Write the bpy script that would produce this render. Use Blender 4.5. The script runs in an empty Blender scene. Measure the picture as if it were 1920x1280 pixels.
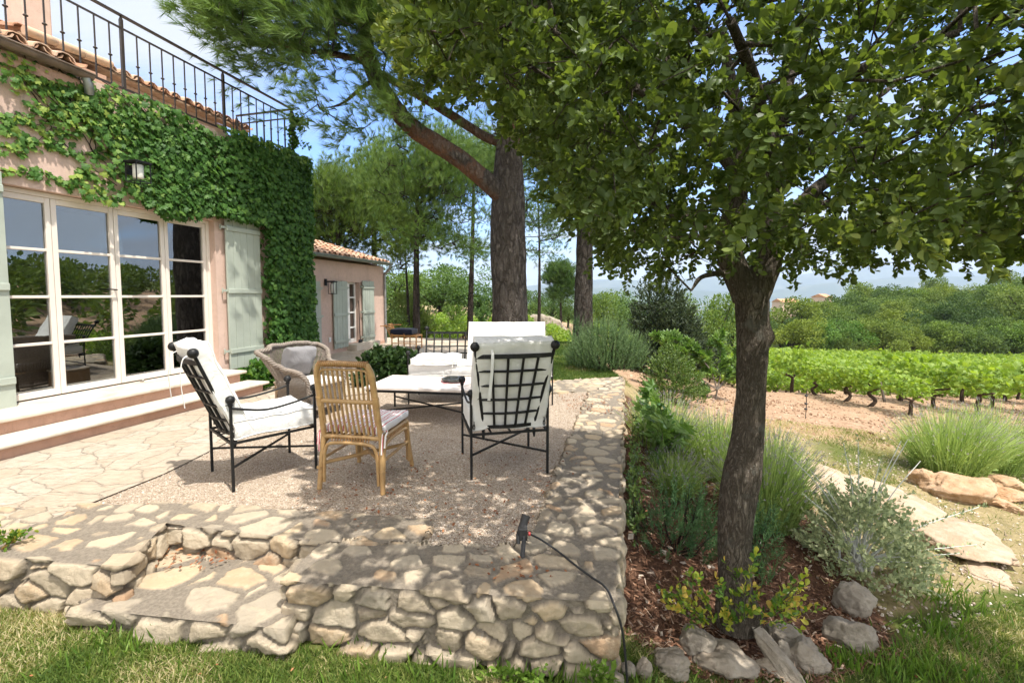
import bpy, math, random
import numpy as np
from mathutils import Vector, Matrix, noise as mnoise
from mathutils.kdtree import KDTree

SC = bpy.context.scene
COL = SC.collection
rad = math.radians
RNG = np.random.default_rng(7)
random.seed(7)

# ---------------------------------------------------------------- camera numbers (used to survey the place from the photograph)
CF, CP, CPY, CH = 853.0, rad(3.49), 604.0, 1.5
def ray(px, py):
    xc = (px - 960) / CF; yc = (CPY - py) / CF
    return np.array([xc, math.cos(CP) + yc * math.sin(CP), -math.sin(CP) + yc * math.cos(CP)])
def G(px, py, z=0.0):
    d = ray(px, py); t = (z - CH) / d[2]
    return np.array([d[0] * t, d[1] * t, z])
def P(px, py, Y):
    d = ray(px, py); t = Y / d[1]
    return np.array([d[0] * t, Y, CH + d[2] * t])

# ---------------------------------------------------------------- object helpers
def link(o, parent=None):
    COL.objects.link(o)
    if parent is not None:
        o.parent = parent
    return o
def tag(o, label=None, cat=None, group=None, kind=None):
    if label: o['label'] = label
    if cat: o['category'] = cat
    if group: o['group'] = group
    if kind: o['kind'] = kind
    return o
def thing(name, label, cat, loc=(0, 0, 0), rz=0.0, group=None):
    o = bpy.data.objects.new(name, None)
    o.empty_display_size = 0.1
    link(o); o.location = loc; o.rotation_euler = (0, 0, rz)
    return tag(o, label, cat, group)
def copy_tree(o, parent=None):
    c = o.copy(); link(c, parent)
    if parent is not None:
        c.parent = parent; c.matrix_parent_inverse = o.matrix_parent_inverse.copy()
    for ch in list(o.children):
        copy_tree(ch, c)
    return c

def np_mesh(name, V, loops, starts, mats, smooth=False, attrs=None, mat_idx=None):
    me = bpy.data.meshes.new(name)
    V = np.asarray(V, dtype=np.float32)
    me.vertices.add(len(V)); me.vertices.foreach_set('co', V.ravel())
    loops = np.asarray(loops, dtype=np.int32); starts = np.asarray(starts, dtype=np.int32)
    me.loops.add(len(loops)); me.loops.foreach_set('vertex_index', loops)
    me.polygons.add(len(starts)); me.polygons.foreach_set('loop_start', starts)
    if mat_idx is not None:
        me.polygons.foreach_set('material_index', np.asarray(mat_idx, dtype=np.int32))
    me.polygons.foreach_set('use_smooth', np.full(len(starts), bool(smooth)))
    if attrs:
        for k, a in attrs.items():
            a = np.asarray(a, dtype=np.float32)
            if a.ndim == 1:
                at = me.attributes.new(k, 'FLOAT', 'POINT'); at.data.foreach_set('value', a)
            else:
                at = me.attributes.new(k, 'FLOAT_COLOR', 'POINT')
                if a.shape[1] == 3: a = np.concatenate([a, np.ones((len(a), 1), np.float32)], 1)
                at.data.foreach_set('color', a.ravel())
    for m in (mats if isinstance(mats, (list, tuple)) else [mats]):
        me.materials.append(m)
    me.update(calc_edges=True)
    me.validate()
    return me
def np_obj(name, V, loops, starts, mats, parent=None, **kw):
    return link(bpy.data.objects.new(name, np_mesh(name, V, loops, starts, mats, **kw)), parent)

class MB:
    """collects shapes, then builds ONE mesh object"""
    def __init__(s): s.v = []; s.f = []; s.m = []; s.s = []
    def add(s, V, F, mat=0, smooth=False):
        b = len(s.v)
        s.v.extend([tuple(map(float, p)) for p in V])
        for f in F:
            s.f.append(tuple(b + i for i in f)); s.m.append(mat); s.s.append(smooth)
        return s
    def box(s, c, size, R=None, mat=0):
        hx, hy, hz = size[0] / 2, size[1] / 2, size[2] / 2
        V = np.array([[x, y, z] for z in (-hz, hz) for y in (-hy, hy) for x in (-hx, hx)])
        if R is not None: V = V @ np.array(R).T
        V = V + np.array(c)
        return s.add(V, [(0, 2, 3, 1), (4, 5, 7, 6), (0, 1, 5, 4), (2, 6, 7, 3), (0, 4, 6, 2), (1, 3, 7, 5)], mat)
    def bar(s, a, b, w, h=None, up=(0, 0, 1), mat=0):
        a = np.array(a, float); b = np.array(b, float); h = h or w
        d = b - a; L = np.linalg.norm(d); d /= L
        u = np.array(up, float)
        if abs(d @ u) > .98: u = np.array([0, 1.0, 0])
        x = np.cross(d, u); x /= np.linalg.norm(x); z = np.cross(x, d)
        R = np.stack([x, d, z], 1)
        return s.box((a + b) / 2, (w, L, h), R, mat)
    def tube(s, pts, r, n=8, mat=0, caps=True, closed=False, smooth=True):
        pts = np.array(pts, float); k = len(pts)
        r = np.full(k, r) if np.isscalar(r) else np.array(r, float)
        if closed: T = np.roll(pts, -1, 0) - np.roll(pts, 1, 0)
        else:
            T = np.empty_like(pts); T[1:-1] = pts[2:] - pts[:-2]; T[0] = pts[1] - pts[0]; T[-1] = pts[-1] - pts[-2]
        T /= np.linalg.norm(T, axis=1, keepdims=True) + 1e-12
        u = np.array([0, 0, 1.0]) if abs(T[0][2]) < .9 else np.array([1.0, 0, 0])
        V = []
        x = np.cross(T[0], u); x /= np.linalg.norm(x)
        ang = np.arange(n) * 2 * math.pi / n
        for i in range(k):
            x = x - T[i] * (x @ T[i]); x /= np.linalg.norm(x) + 1e-12
            y = np.cross(T[i], x)
            V.append(pts[i] + r[i] * (np.cos(ang)[:, None] * x + np.sin(ang)[:, None] * y))
        V = np.concatenate(V)
        F = []
        for i in range(k if closed else k - 1):
            j = (i + 1) % k
            for q in range(n):
                F.append((i * n + q, i * n + (q + 1) % n, j * n + (q + 1) % n, j * n + q))
        s.add(V, F, mat, smooth)
        if caps and not closed:
            s.add(V[:n], [tuple(range(n))[::-1]], mat); s.add(V[-n:], [tuple(range(n))], mat)
        return s
    def lathe(s, prof, c=(0, 0, 0), n=16, mat=0, smooth=True, cap=True):
        V = []; F = []; k = len(prof)
        for (r, z) in prof:
            for q in range(n):
                a = q * 2 * math.pi / n
                V.append((c[0] + r * math.cos(a), c[1] + r * math.sin(a), c[2] + z))
        for i in range(k - 1):
            for q in range(n):
                F.append((i * n + q, i * n + (q + 1) % n, (i + 1) * n + (q + 1) % n, (i + 1) * n + q))
        if cap:
            F.append(tuple(range(n))[::-1]); F.append(tuple((k - 1) * n + q for q in range(n)))
        return s.add(V, F, mat, smooth)
    def ball(s, c, r, n=14, m=9, mat=0, sc=(1, 1, 1)):
        prof = [(max(1e-4, r * math.sin(math.pi * i / m)), -r * math.cos(math.pi * i / m)) for i in range(m + 1)]
        b = len(s.v); s.lathe(prof, (0, 0, 0), n, mat)
        for i in range(b, len(s.v)):
            x, y, z = s.v[i]; s.v[i] = (x * sc[0] + c[0], y * sc[1] + c[1], z * sc[2] + c[2])
        return s
    def cushion(s, c, size, R=None, n=12, mat=0, puff=.18, edge=.5, seed=0, crease=.006, sq=6, pipe=0):
        """soft rounded slab: size = (w, d, thickness)"""
        w, d, t = size; V = []; F = []
        idx = {}
        def pt(u, v, sgn):
            eu = 1 - abs(u) ** sq; ev = 1 - abs(v) ** sq
            th = (t / 2) * (1 - edge * (1 - (max(eu, 0) * max(ev, 0)) ** .3)) * (1 + puff * (1 - u * u) * (1 - v * v))
            nz = mnoise.noise(Vector((u * 2.2 + seed * 7.1, v * 2.2, seed * 3.3 + sgn))) * crease * 2 + mnoise.noise(Vector((u * 6 + seed, v * 6, sgn * 9.))) * crease
            return (u * w / 2, v * d / 2, sgn * th + nz)
        for sg in (1, -1):
            for i in range(n + 1):
                for j in range(n + 1):
                    u = math.sin((i / n * 2 - 1) * math.pi / 2); v = math.sin((j / n * 2 - 1) * math.pi / 2)
                    idx[(sg, i, j)] = len(V); V.append(pt(u, v, sg))
        for i in range(n):
            for j in range(n):
                F.append((idx[(1, i, j)], idx[(1, i + 1, j)], idx[(1, i + 1, j + 1)], idx[(1, i, j + 1)]))
                F.append((idx[(-1, i, j)], idx[(-1, i, j + 1)], idx[(-1, i + 1, j + 1)], idx[(-1, i + 1, j)]))
        per = [(i, 0) for i in range(n)] + [(n, j) for j in range(n)] + [(i, n) for i in range(n, 0, -1)] + [(0, j) for j in range(n, 0, -1)]
        for k in range(len(per)):
            a = per[k]; b = per[(k + 1) % len(per)]
            F.append((idx[(-1,) + a], idx[(-1,) + b], idx[(1,) + b], idx[(1,) + a]))
        V = np.array(V)
        if R is not None: V = V @ np.array(R).T
        V = V + np.array(c)
        if pipe:
            for sg in (1, -1): s.tube(V[[idx[(sg,) + a_] for a_ in per]], pipe, 5, mat, closed=True)
        return s.add(V, F, mat, True)
    def grid(s, fn, nu, nv, mat=0, smooth=True):
        V = [fn(i / nu, j / nv) for i in range(nu + 1) for j in range(nv + 1)]
        F = [(i * (nv + 1) + j, (i + 1) * (nv + 1) + j, (i + 1) * (nv + 1) + j + 1, i * (nv + 1) + j + 1) for i in range(nu) for j in range(nv)]
        return s.add(V, F, mat, smooth)
    def xform(s, M, start=0):
        M = np.array(M)
        V = np.array(s.v[start:]); V = V @ M[:3, :3].T + M[:3, 3]
        s.v[start:] = [tuple(p) for p in V]
        return s
    def build(s, name, mats, parent=None, bevel=0, seg=2):
        me = bpy.data.meshes.new(name)
        me.from_pydata(s.v, [], s.f)
        for m in (mats if isinstance(mats, (list, tuple)) else [mats]): me.materials.append(m)
        me.polygons.foreach_set('material_index', s.m)
        me.polygons.foreach_set('use_smooth', s.s)
        me.update()
        o = link(bpy.data.objects.new(name, me), parent)
        if bevel:
            b = o.modifiers.new('bevel', 'BEVEL'); b.width = bevel; b.segments = seg; b.limit_method = 'ANGLE'; b.angle_limit = rad(40)
        return o

def rotz(a): return np.array([[math.cos(a), -math.sin(a), 0], [math.sin(a), math.cos(a), 0], [0, 0, 1.0]])
def rotx(a): return np.array([[1, 0, 0], [0, math.cos(a), -math.sin(a)], [0, math.sin(a), math.cos(a)]])
def roty(a): return np.array([[math.cos(a), 0, math.sin(a)], [0, 1, 0], [-math.sin(a), 0, math.cos(a)]])
def unit(v):
    v = np.asarray(v, float); return v / (np.linalg.norm(v, axis=-1, keepdims=True) + 1e-12)
def smooth(a, b, x):
    t = np.clip((np.asarray(x, float) - a) / (b - a), 0, 1); return t * t * (3 - 2 * t)
def bez(pts, n=12):
    """Catmull-Rom through pts"""
    p = np.array(pts, float); p = np.vstack([2 * p[0] - p[1], p, 2 * p[-1] - p[-2]]); out = []
    for i in range(1, len(p) - 2):
        for k in range(n):
            t = k / n
            out.append(.5 * (2 * p[i] + (p[i + 1] - p[i - 1]) * t + (2 * p[i - 1] - 5 * p[i] + 4 * p[i + 1] - p[i + 2]) * t * t + (3 * p[i] - p[i - 1] - 3 * p[i + 1] + p[i + 2]) * t ** 3))
    out.append(p[-2]); return np.array(out)

# value noise on arrays
_perm = RNG.random((64, 64, 64)).astype(np.float32)
def vnoise(X):
    X = np.asarray(X, float); i = np.floor(X).astype(int); f = X - i; f = f * f * (3 - 2 * f)
    r = 0
    for dx in (0, 1):
        for dy in (0, 1):
            for dz in (0, 1):
                w = (f[..., 0] if dx else 1 - f[..., 0]) * (f[..., 1] if dy else 1 - f[..., 1]) * (f[..., 2] if dz else 1 - f[..., 2])
                r = r + w * _perm[(i[..., 0] + dx) % 64, (i[..., 1] + dy) % 64, (i[..., 2] + dz) % 64]
    return r
def fbm(X, o=4):
    X = np.asarray(X, float); r = 0; a = .5; t = 0
    for k in range(o):
        r = r + a * vnoise(X * 2 ** k + 13.7 * k); t += a; a *= .5
    return r / t

# ---------------------------------------------------------------- scattering small faces as one mesh
def frames(axis, up_bias=0.3, rng=RNG, normal=None):
    """leaf frames: y = leaf axis, z = leaf normal"""
    a = unit(axis); n = rng.normal(size=a.shape) if normal is None else np.array(normal, float) + rng.normal(size=a.shape) * .35
    if normal is None: n[:, 2] += up_bias * 3
    n = unit(n - a * (n * a).sum(1, keepdims=True)); x = np.cross(a, n)
    return np.stack([x, a, n], 2)
def scatter(tV, tF, pos, fr, sc, rnd=None, extra=None):
    """instances of a small template -> arrays for np_obj"""
    tV = np.asarray(tV, float); N = len(pos); k = len(tV)
    sc = np.asarray(sc, float)
    if sc.ndim == 0: sc = np.full(N, float(sc))
    S = sc[:, None, None] if sc.ndim == 1 else sc[:, None, :]
    V = np.einsum('nij,nkj->nki', fr, tV[None] * S) + np.asarray(pos)[:, None, :]
    fl = np.concatenate([np.array(f) for f in tF]); tot = np.array([len(f) for f in tF])
    loops = (fl[None] + (np.arange(N) * k)[:, None]).ravel()
    st = np.concatenate([[0], np.cumsum(np.tile(tot, N))[:-1]])
    r = RNG.random(N) if rnd is None else rnd
    return V.reshape(-1, 3), loops, st, np.repeat(r, k)
def join(parts):
    V = []; L = []; S = []; R = []; nv = 0; nl = 0
    for (v, l, s, r) in parts:
        V.append(v); L.append(l + nv); S.append(s + nl); R.append(r); nv += len(v); nl += len(l)
    return np.concatenate(V), np.concatenate(L), np.concatenate(S), np.concatenate(R)
def leaf_obj(name, parts, mat, parent=None, smooth=False):
    if isinstance(parts, tuple): parts = [parts]
    v, l, s, r = join(parts)
    return np_obj(name, v, l, s, mat, parent, attrs={'rnd': r}, smooth=smooth)

# leaf templates, unit length along y
LEAF_OVAL = ([(0, 0, 0), (-.2, .25, .05), (0, .3, 0), (.2, .25, .05), (-.27, .62, .06), (0, .65, -.02), (.27, .62, .06), (0, 1, -.06)],
             [(0, 2, 1), (0, 3, 2), (1, 2, 5, 4), (2, 3, 6, 5), (4, 5, 7), (5, 6, 7)])
LEAF_OAK = ([(0, 0, 0), (-.13, .2, .03), (0, .22, 0), (.13, .2, .03), (-.30, .55, .07), (0, .55, -.02), (.30, .55, .07), (-.27, .8, .05), (0, .85, -.03), (.27, .8, .05), (0, 1, -.05)],
            [(0, 2, 1), (0, 3, 2), (1, 2, 5, 4), (2, 3, 6, 5), (4, 5, 8, 7), (5, 6, 9, 8), (7, 8, 10), (8, 9, 10)])
LEAF_QUAD = ([(-.0, 0, 0), (.32, .5, .06), (0, 1, 0), (-.32, .5, .06)], [(0, 1, 2, 3)])
NEEDLE = ([(-.03, 0, 0), (.03, 0, 0), (0, 1, 0)], [(0, 1, 2)])
def ivy_leaf():
    pts = [(0, 0, 0), (.30, -.08, .02), (.52, .18, -.02), (.33, .42, .02), (.40, .72, -.05), (.14, .70, .0), (0, 1.0, -.08), (-.14, .70, .0), (-.40, .72, -.05), (-.33, .42, .02), (-.52, .18, -.02), (-.30, -.08, .02), (0, .4, .05)]
    return pts, [(12, i, i + 1) for i in range(0, 11)] + [(12, 11, 0)]
LEAF_IVY = ivy_leaf()
def fig_leaf():
    lobes = [(-1.25, .75), (-.6, .98), (0, 1.05), (.6, .98), (1.25, .75)]
    P_ = [(0, 0, 0)]
    for i, (a, l) in enumerate(lobes):
        if i == 0: P_.append((math.sin(-1.9) * .35, math.cos(-1.9) * .35 + .1, 0))
        for da, ll in ((-.14, .8), (0, 1), (.14, .8)):
            P_.append((math.sin(a + da) * l * ll * .75, math.cos(a + da) * l * ll * .75 + .12, -.1 * ll))
        am = a + .31
        if i < 4: P_.append((math.sin(am) * .36, math.cos(am) * .36 + .12, .02))
    P_.append((math.sin(1.9) * .35, math.cos(1.9) * .35 + .1, 0))
    n = len(P_); P_.append((0, .2, .04))
    return P_, [(n, i, (i + 1) % n) for i in range(n)]
LEAF_FIG = fig_leaf()
# ---------------------------------------------------------------- materials
class NT:
    def __init__(s, name):
        s.m = bpy.data.materials.new(name); s.m.use_nodes = True; s.t = s.m.node_tree; s.t.nodes.clear()
        s.out = s.n('ShaderNodeOutputMaterial')
    def n(s, typ, **kw):
        x = s.t.nodes.new(typ)
        for k, v in kw.items():
            if k in x.inputs: x.inputs[k].default_value = v
            else: setattr(x, k, v)
        return x
    def l(s, a, b): s.t.links.new(a, b)
    def inp(s, node, name, src):
        if hasattr(src, 'is_output'): s.l(src, node.inputs[name])
        else: node.inputs[name].default_value = src
    def coord(s, kind='Object', scale=(1, 1, 1)):
        c = s.n('ShaderNodeTexCoord'); m = s.n('ShaderNodeMapping'); m.inputs['Scale'].default_value = scale
        s.l(c.outputs[kind], m.inputs['Vector']); return m.outputs[0]
    def noise(s, co, scale, detail=4, rough=.55, dist=0):
        x = s.n('ShaderNodeTexNoise'); s.l(co, x.inputs['Vector'])
        x.inputs['Scale'].default_value = scale; x.inputs['Detail'].default_value = detail; x.inputs['Roughness'].default_value = rough; x.inputs['Distortion'].default_value = dist
        return x.outputs['Fac']
    def ramp(s, fac, stops, interp='LINEAR'):
        r = s.n('ShaderNodeValToRGB'); r.color_ramp.interpolation = interp
        el = r.color_ramp.elements
        while len(el) < len(stops): el.new(.5)
        for e, (p, c) in zip(el, stops):
            e.position = p; e.color = (*c, 1) if len(c) == 3 else c
        s.l(fac, r.inputs['Fac']); return r.outputs['Color']
    def vramp(s, fac, a, b):
        r = s.n('ShaderNodeMapRange'); s.l(fac, r.inputs['Value']); r.inputs['From Min'].default_value = a; r.inputs['From Max'].default_value = b; return r.outputs[0]
    def mix(s, fac, a, b, mode='MIX'):
        x = s.n('ShaderNodeMix', data_type='RGBA', blend_type=mode)
        for sock, val in ((x.inputs[0], fac), (x.inputs[6], a), (x.inputs[7], b)):
            if hasattr(val, 'is_output'): s.l(val, sock)
            elif isinstance(val, (int, float)): sock.default_value = val
            else: sock.default_value = (*val, 1)
        return x.outputs[2]
    def math(s, op, a, b=0.5):
        x = s.n('ShaderNodeMath', operation=op)
        for i, v in enumerate((a, b)):
            if hasattr(v, 'is_output'): s.l(v, x.inputs[i])
            else: x.inputs[i].default_value = v
        return x.outputs[0]
    def bump(s, h, strength=.5, dist=.01):
        b = s.n('ShaderNodeBump'); b.inputs['Strength'].default_value = strength; b.inputs['Distance'].default_value = dist
        s.l(h, b.inputs['Height']); return b.outputs[0]
    def attr(s, name, out='Fac'):
        return s.n('ShaderNodeAttribute', attribute_name=name).outputs[out]
    def pbr(s, col, rough=.6, normal=None, spec=.5, metal=0, **kw):
        b = s.n('ShaderNodeBsdfPrincipled')
        s.inp(b, 'Base Color', col if hasattr(col, 'is_output') else (*col, 1)); s.inp(b, 'Roughness', rough)
        b.inputs['Specular IOR Level'].default_value = spec; b.inputs['Metallic'].default_value = metal
        if normal is not None: s.l(normal, b.inputs['Normal'])
        for k, v in kw.items(): b.inputs[k].default_value = v
        return b.outputs[0]
    def done(s, sh): s.l(sh, s.out.inputs['Surface']); return s.m

def mat_leaf(name, dark, light, trans=.35, rough=.45, spec=.35, tcol=None, pos=(0.0, 1.0), stops=None, kinds=None):
    t = NT(name); r = t.attr('rnd')
    col = t.ramp(r, stops) if stops else t.ramp(r, [(pos[0], dark), (pos[1], light)])
    if kinds:
        oi = t.n('ShaderNodeObjectInfo'); col = t.mix(1.0, col, t.ramp(oi.outputs['Random'], kinds), 'MULTIPLY')
    b = t.pbr(col, rough, spec=spec)
    tr = t.n('ShaderNodeBsdfTranslucent')
    tc = t.mix(1.0, col, tcol or (1.25, 1.35, .55), 'MULTIPLY'); t.l(tc, tr.inputs['Color'])
    mx = t.n('ShaderNodeMixShader'); mx.inputs[0].default_value = trans
    t.l(b, mx.inputs[1]); t.l(tr.outputs[0], mx.inputs[2])
    return t.done(mx.outputs[0])
def mat_plain(name, col, rough=.5, spec=.5, metal=0, var=.0, vscale=20, bump=0, bscale=60, bdist=.003):
    t = NT(name); co = t.coord()
    c = col
    if var:
        n = t.noise(co, vscale, 5, .6)
        c = t.ramp(n, [(.3, tuple(x * (1 - var) for x in col)), (.7, tuple(min(1, x * (1 + var)) for x in col))])
    nb = t.bump(t.noise(co, bscale, 6, .65), bump, bdist) if bump else None
    return t.done(t.pbr(c, rough, nb, spec, metal))
M = {}
M['iron'] = mat_plain('black_iron', (.010, .010, .010), .5, .3, 0, .25, 30, .15, 90, .001)
M['rail'] = mat_plain('railing_iron', (.035, .026, .022), .5, .4, 0, .35, 12, .2, 60, .001)
M['white_cloth'] = None
def mat_cloth(name, col, wscale=900, var=.05):
    t = NT(name); co = t.coord()
    w = t.noise(co, 420, 2, .5); big = t.noise(co, 6, 6, .7)
    c = t.ramp(big, [(.3, tuple(x * (1 - var) for x in col)), (.7, col)])
    h = t.math('ADD', t.math('MULTIPLY', w, .2), t.math('ADD', t.noise(co, 9, 6, .65, 1.2), t.math('MULTIPLY', t.noise(co, 3.5, 4, .5, 2.0), 1.5)))
    return t.done(t.pbr(c, .9, t.bump(h, .6, .016), .2, **{'Sheen Weight': .2}))
M['white_cloth'] = mat_cloth('white_cotton', (.78, .765, .73), var=.14)
M['grey_cloth'] = mat_cloth('grey_cotton', (.22, .21, .21))
M['beige_cloth'] = mat_cloth('beige_cotton', (.62, .58, .53))
M['navy_cloth'] = mat_cloth('navy_cotton', (.012, .016, .035))
def mat_stripe():
    t = NT('striped_cotton'); co = t.coord()
    sp = t.n('ShaderNodeSeparateXYZ'); t.l(co, sp.inputs[0])
    def band(freq, lo, off):
        m = t.math('FRACT', t.math('ADD', t.math('MULTIPLY', sp.outputs[0], freq), off)); return t.math('LESS_THAN', m, lo)
    a = band(11.5, .1, .0); b = band(11.5, .06, .24); c2 = band(11.5, .1, .48)
    st = t.math('MAXIMUM', t.math('MAXIMUM', a, b), c2)
    col = t.mix(st, (.74, .70, .67), (.50, .10, .12))
    return t.done(t.pbr(col, .9, t.bump(t.noise(co, 25, 5, .6), .3, .006), .2))
M['stripe'] = mat_stripe()
def mat_rattan(name, c1, c2):
    t = NT(name); co = t.coord(); n = t.noise(co, 26, 5, .6); n2 = t.noise(co, 4, 3, .5)
    col = t.mix(t.math('MULTIPLY', n2, .8), t.ramp(n, [(.25, c1), (.7, c2)]), c1)
    return t.done(t.pbr(col, .38, t.bump(t.noise(co, 60, 4, .6), .25, .002), .45))
M['rattan'] = mat_rattan('honey_rattan', (.33, .19, .075), (.53, .36, .17))
M['bamboo'] = mat_rattan('orange_bamboo', (.40, .17, .05), (.58, .30, .10))
M['binding'] = mat_rattan('rattan_binding', (.24, .11, .035), (.40, .22, .08))
def mat_wicker(name, c1, c2, c3):
    t = NT(name); co = t.coord(); n = t.noise(co, 38, 4, .7); n2 = t.noise(co, 5, 3, .5)
    col = t.mix(t.vramp(n2, .35, .65), t.ramp(n, [(.25, c1), (.75, c2)]), c3)
    return t.done(t.pbr(col, .7, t.bump(t.noise(co, 90, 3, .6), .3, .002), .25))
M['wicker'] = mat_wicker('grey_wicker', (.12, .095, .078), (.34, .295, .25), (.25, .205, .165))
M['wicker_tan'] = mat_wicker('tan_wicker', (.30, .19, .105), (.50, .36, .235), (.44, .30, .18))
M['wood_pale'] = mat_plain('pale_wood', (.36, .29, .21), .6, .3, 0, .25, 14, .2, 40)
def mat_stucco(name, c1, c2, c3):
    t = NT(name); co = t.coord(); a = t.noise(co, 1.1, 6, .65); b = t.noise(co, 9, 4, .6); f = t.noise(co, 120, 5, .7)
    col = t.mix(t.vramp(b, .45, .8), t.ramp(a, [(.3, c1), (.7, c2)]), c3)
    st = t.noise(t.coord('Object', (2.6, 2.6, .35)), 2.0, 6, .7); col = t.mix(t.math('MULTIPLY', t.vramp(st, .52, .8), .55), col, tuple(x * .68 for x in c1))
    cr = t.noise(co, 1.7, 8, .62, 1.5); crk = t.math('LESS_THAN', t.math('ABSOLUTE', t.math('SUBTRACT', cr, .5)), .0022); col = t.mix(t.math('MULTIPLY', crk, .5), col, tuple(x * .5 for x in c1))
    return t.done(t.pbr(col, .9, t.bump(t.math('ADD', f, t.math('MULTIPLY', b, 1.5)), .5, .008), .15))
M['stucco'] = mat_stucco('pink_stucco', (.56, .40, .325), (.64, .47, .39), (.53, .385, .315))
M['stucco_riser'] = mat_stucco('orange_pink_stucco', (.46, .28, .20), (.54, .34, .25), (.43, .27, .20))
def mat_paint(name, col, var=.12, rough=.5, wear=(.6, .6, .56)):
    t = NT(name); co = t.coord(); a = t.noise(co, 3, 5, .6); g = t.n('ShaderNodeTexNoise')
    m = t.coord('Object', (14, 14, 1.2)); grain = t.noise(m, 6, 4, .6)
    c = t.ramp(a, [(.3, tuple(x * (1 - var) for x in col)), (.7, tuple(x * (1 + var * .5) for x in col))])
    c = t.mix(t.vramp(t.noise(co, 18, 6, .75), .66, .8), c, wear)
    return t.done(t.pbr(c, rough, t.bump(grain, .25, .003), .35))
M['shutter'] = mat_paint('sage_paint', (.385, .42, .355))
M['frame'] = mat_paint('cream_frame_paint', (.74, .66, .58), .06, .4)
M['frame_white'] = mat_paint('white_frame_paint', (.80, .79, .75), .04, .4)
def mat_stone_dressed(name, c1, c2, scale=3):
    t = NT(name); co = t.coord(); a = t.noise(co, scale, 7, .65); b = t.noise(co, 60, 5, .7)
    col = t.ramp(a, [(.3, c1), (.5, c2), (.72, tuple(x * 1.12 for x in c2))])
    return t.done(t.pbr(col, .75, t.bump(t.math('ADD', t.math('MULTIPLY', a, 2), b), .3, .006), .25))
M['step_stone'] = mat_stone_dressed('pale_limestone', (.44, .37, .28), (.58, .51, .42))
M['table_stone'] = mat_stone_dressed('pinkish_table_stone', (.52, .44, .39), (.64, .57, .52), 5)
def mat_tile():
    t = NT('clay_tile'); co = t.coord(); r = t.attr('rnd'); a = t.noise(co, 6, 5, .65); b = t.noise(co, 40, 4, .7)
    c = t.ramp(r, [(0, (.36, .17, .10)), (.35, (.47, .27, .17)), (.7, (.56, .38, .26)), (1, (.50, .33, .24))])
    c = t.mix(t.vramp(a, .5, .75), c, (.30, .24, .19)); c = t.mix(t.vramp(b, .62, .8), c, (.60, .52, .42))
    return t.done(t.pbr(c, .85, t.bump(b, .4, .006), .15))
M['tile'] = mat_tile()
M['tile_under'] = mat_plain('tile_underside', (.33, .22, .15), .9, .1, 0, .3, 8, .3, 40)
M['zinc'] = mat_plain('weathered_zinc', (.30, .31, .30), .45, .5, .6, .3, 8, .1, 40)
M['copper'] = mat_plain('brown_gutter', (.17, .125, .095), .5, .45, .3, .35, 6, .1, 40)
M['green_gutter'] = mat_plain('green_gutter', (.16, .19, .17), .5, .45, .2, .3, 6, .1, 40)
def mat_glass(name, refl=.20, tint=(.42, .45, .43)):
    t = NT(name); lw = t.n('ShaderNodeLayerWeight'); lw.inputs['Blend'].default_value = .42
    g = t.n('ShaderNodeBsdfGlossy'); g.inputs['Roughness'].default_value = .0; g.inputs['Color'].default_value = (.86, .9, .92, 1)
    co = t.coord(); t.l(t.bump(t.noise(co, 1.6, 1, .4), .35, .006), g.inputs['Normal'])
    tr = t.n('ShaderNodeBsdfTransparent'); tr.inputs['Color'].default_value = (*tint, 1)
    f = t.math('ADD', t.math('MULTIPLY', lw.outputs['Fresnel'], .8), refl)
    mx = t.n('ShaderNodeMixShader'); t.l(f, mx.inputs[0]); t.l(tr.outputs[0], mx.inputs[1]); t.l(g.outputs[0], mx.inputs[2])
    return t.done(mx.outputs[0])
M['glass'] = mat_glass('window_glass')
M['lamp_glass'] = mat_plain('frosted_lamp_glass', (.72, .70, .62), .35, .5)
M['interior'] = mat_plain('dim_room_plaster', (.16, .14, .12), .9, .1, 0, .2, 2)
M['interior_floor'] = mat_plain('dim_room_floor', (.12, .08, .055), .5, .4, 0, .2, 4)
M['dark_wood'] = mat_plain('dark_wood', (.05, .03, .018), .5, .4, 0, .4, 9)
M['curtain'] = mat_cloth('linen_curtain', (.62, .60, .56))
M['chrome'] = mat_plain('dull_steel', (.35, .34, .32), .35, .5, .9)
M['rubber'] = mat_plain('black_rubber', (.018, .018, .019), .55, .4, 0, .2, 30)
M['red_plastic'] = mat_plain('red_ring', (.45, .03, .03), .4)
M['socket'] = mat_plain('white_plastic', (.7, .7, .68), .4)
M['paper'] = mat_plain('magazine_cover', (.50, .22, .24), .5, .4, 0, .4, 14)
M['card'] = mat_plain('white_card', (.75, .75, .72), .7)
M['dark_glass'] = mat_plain('smoked_glass', (.03, .032, .03), .08, .6)

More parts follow.
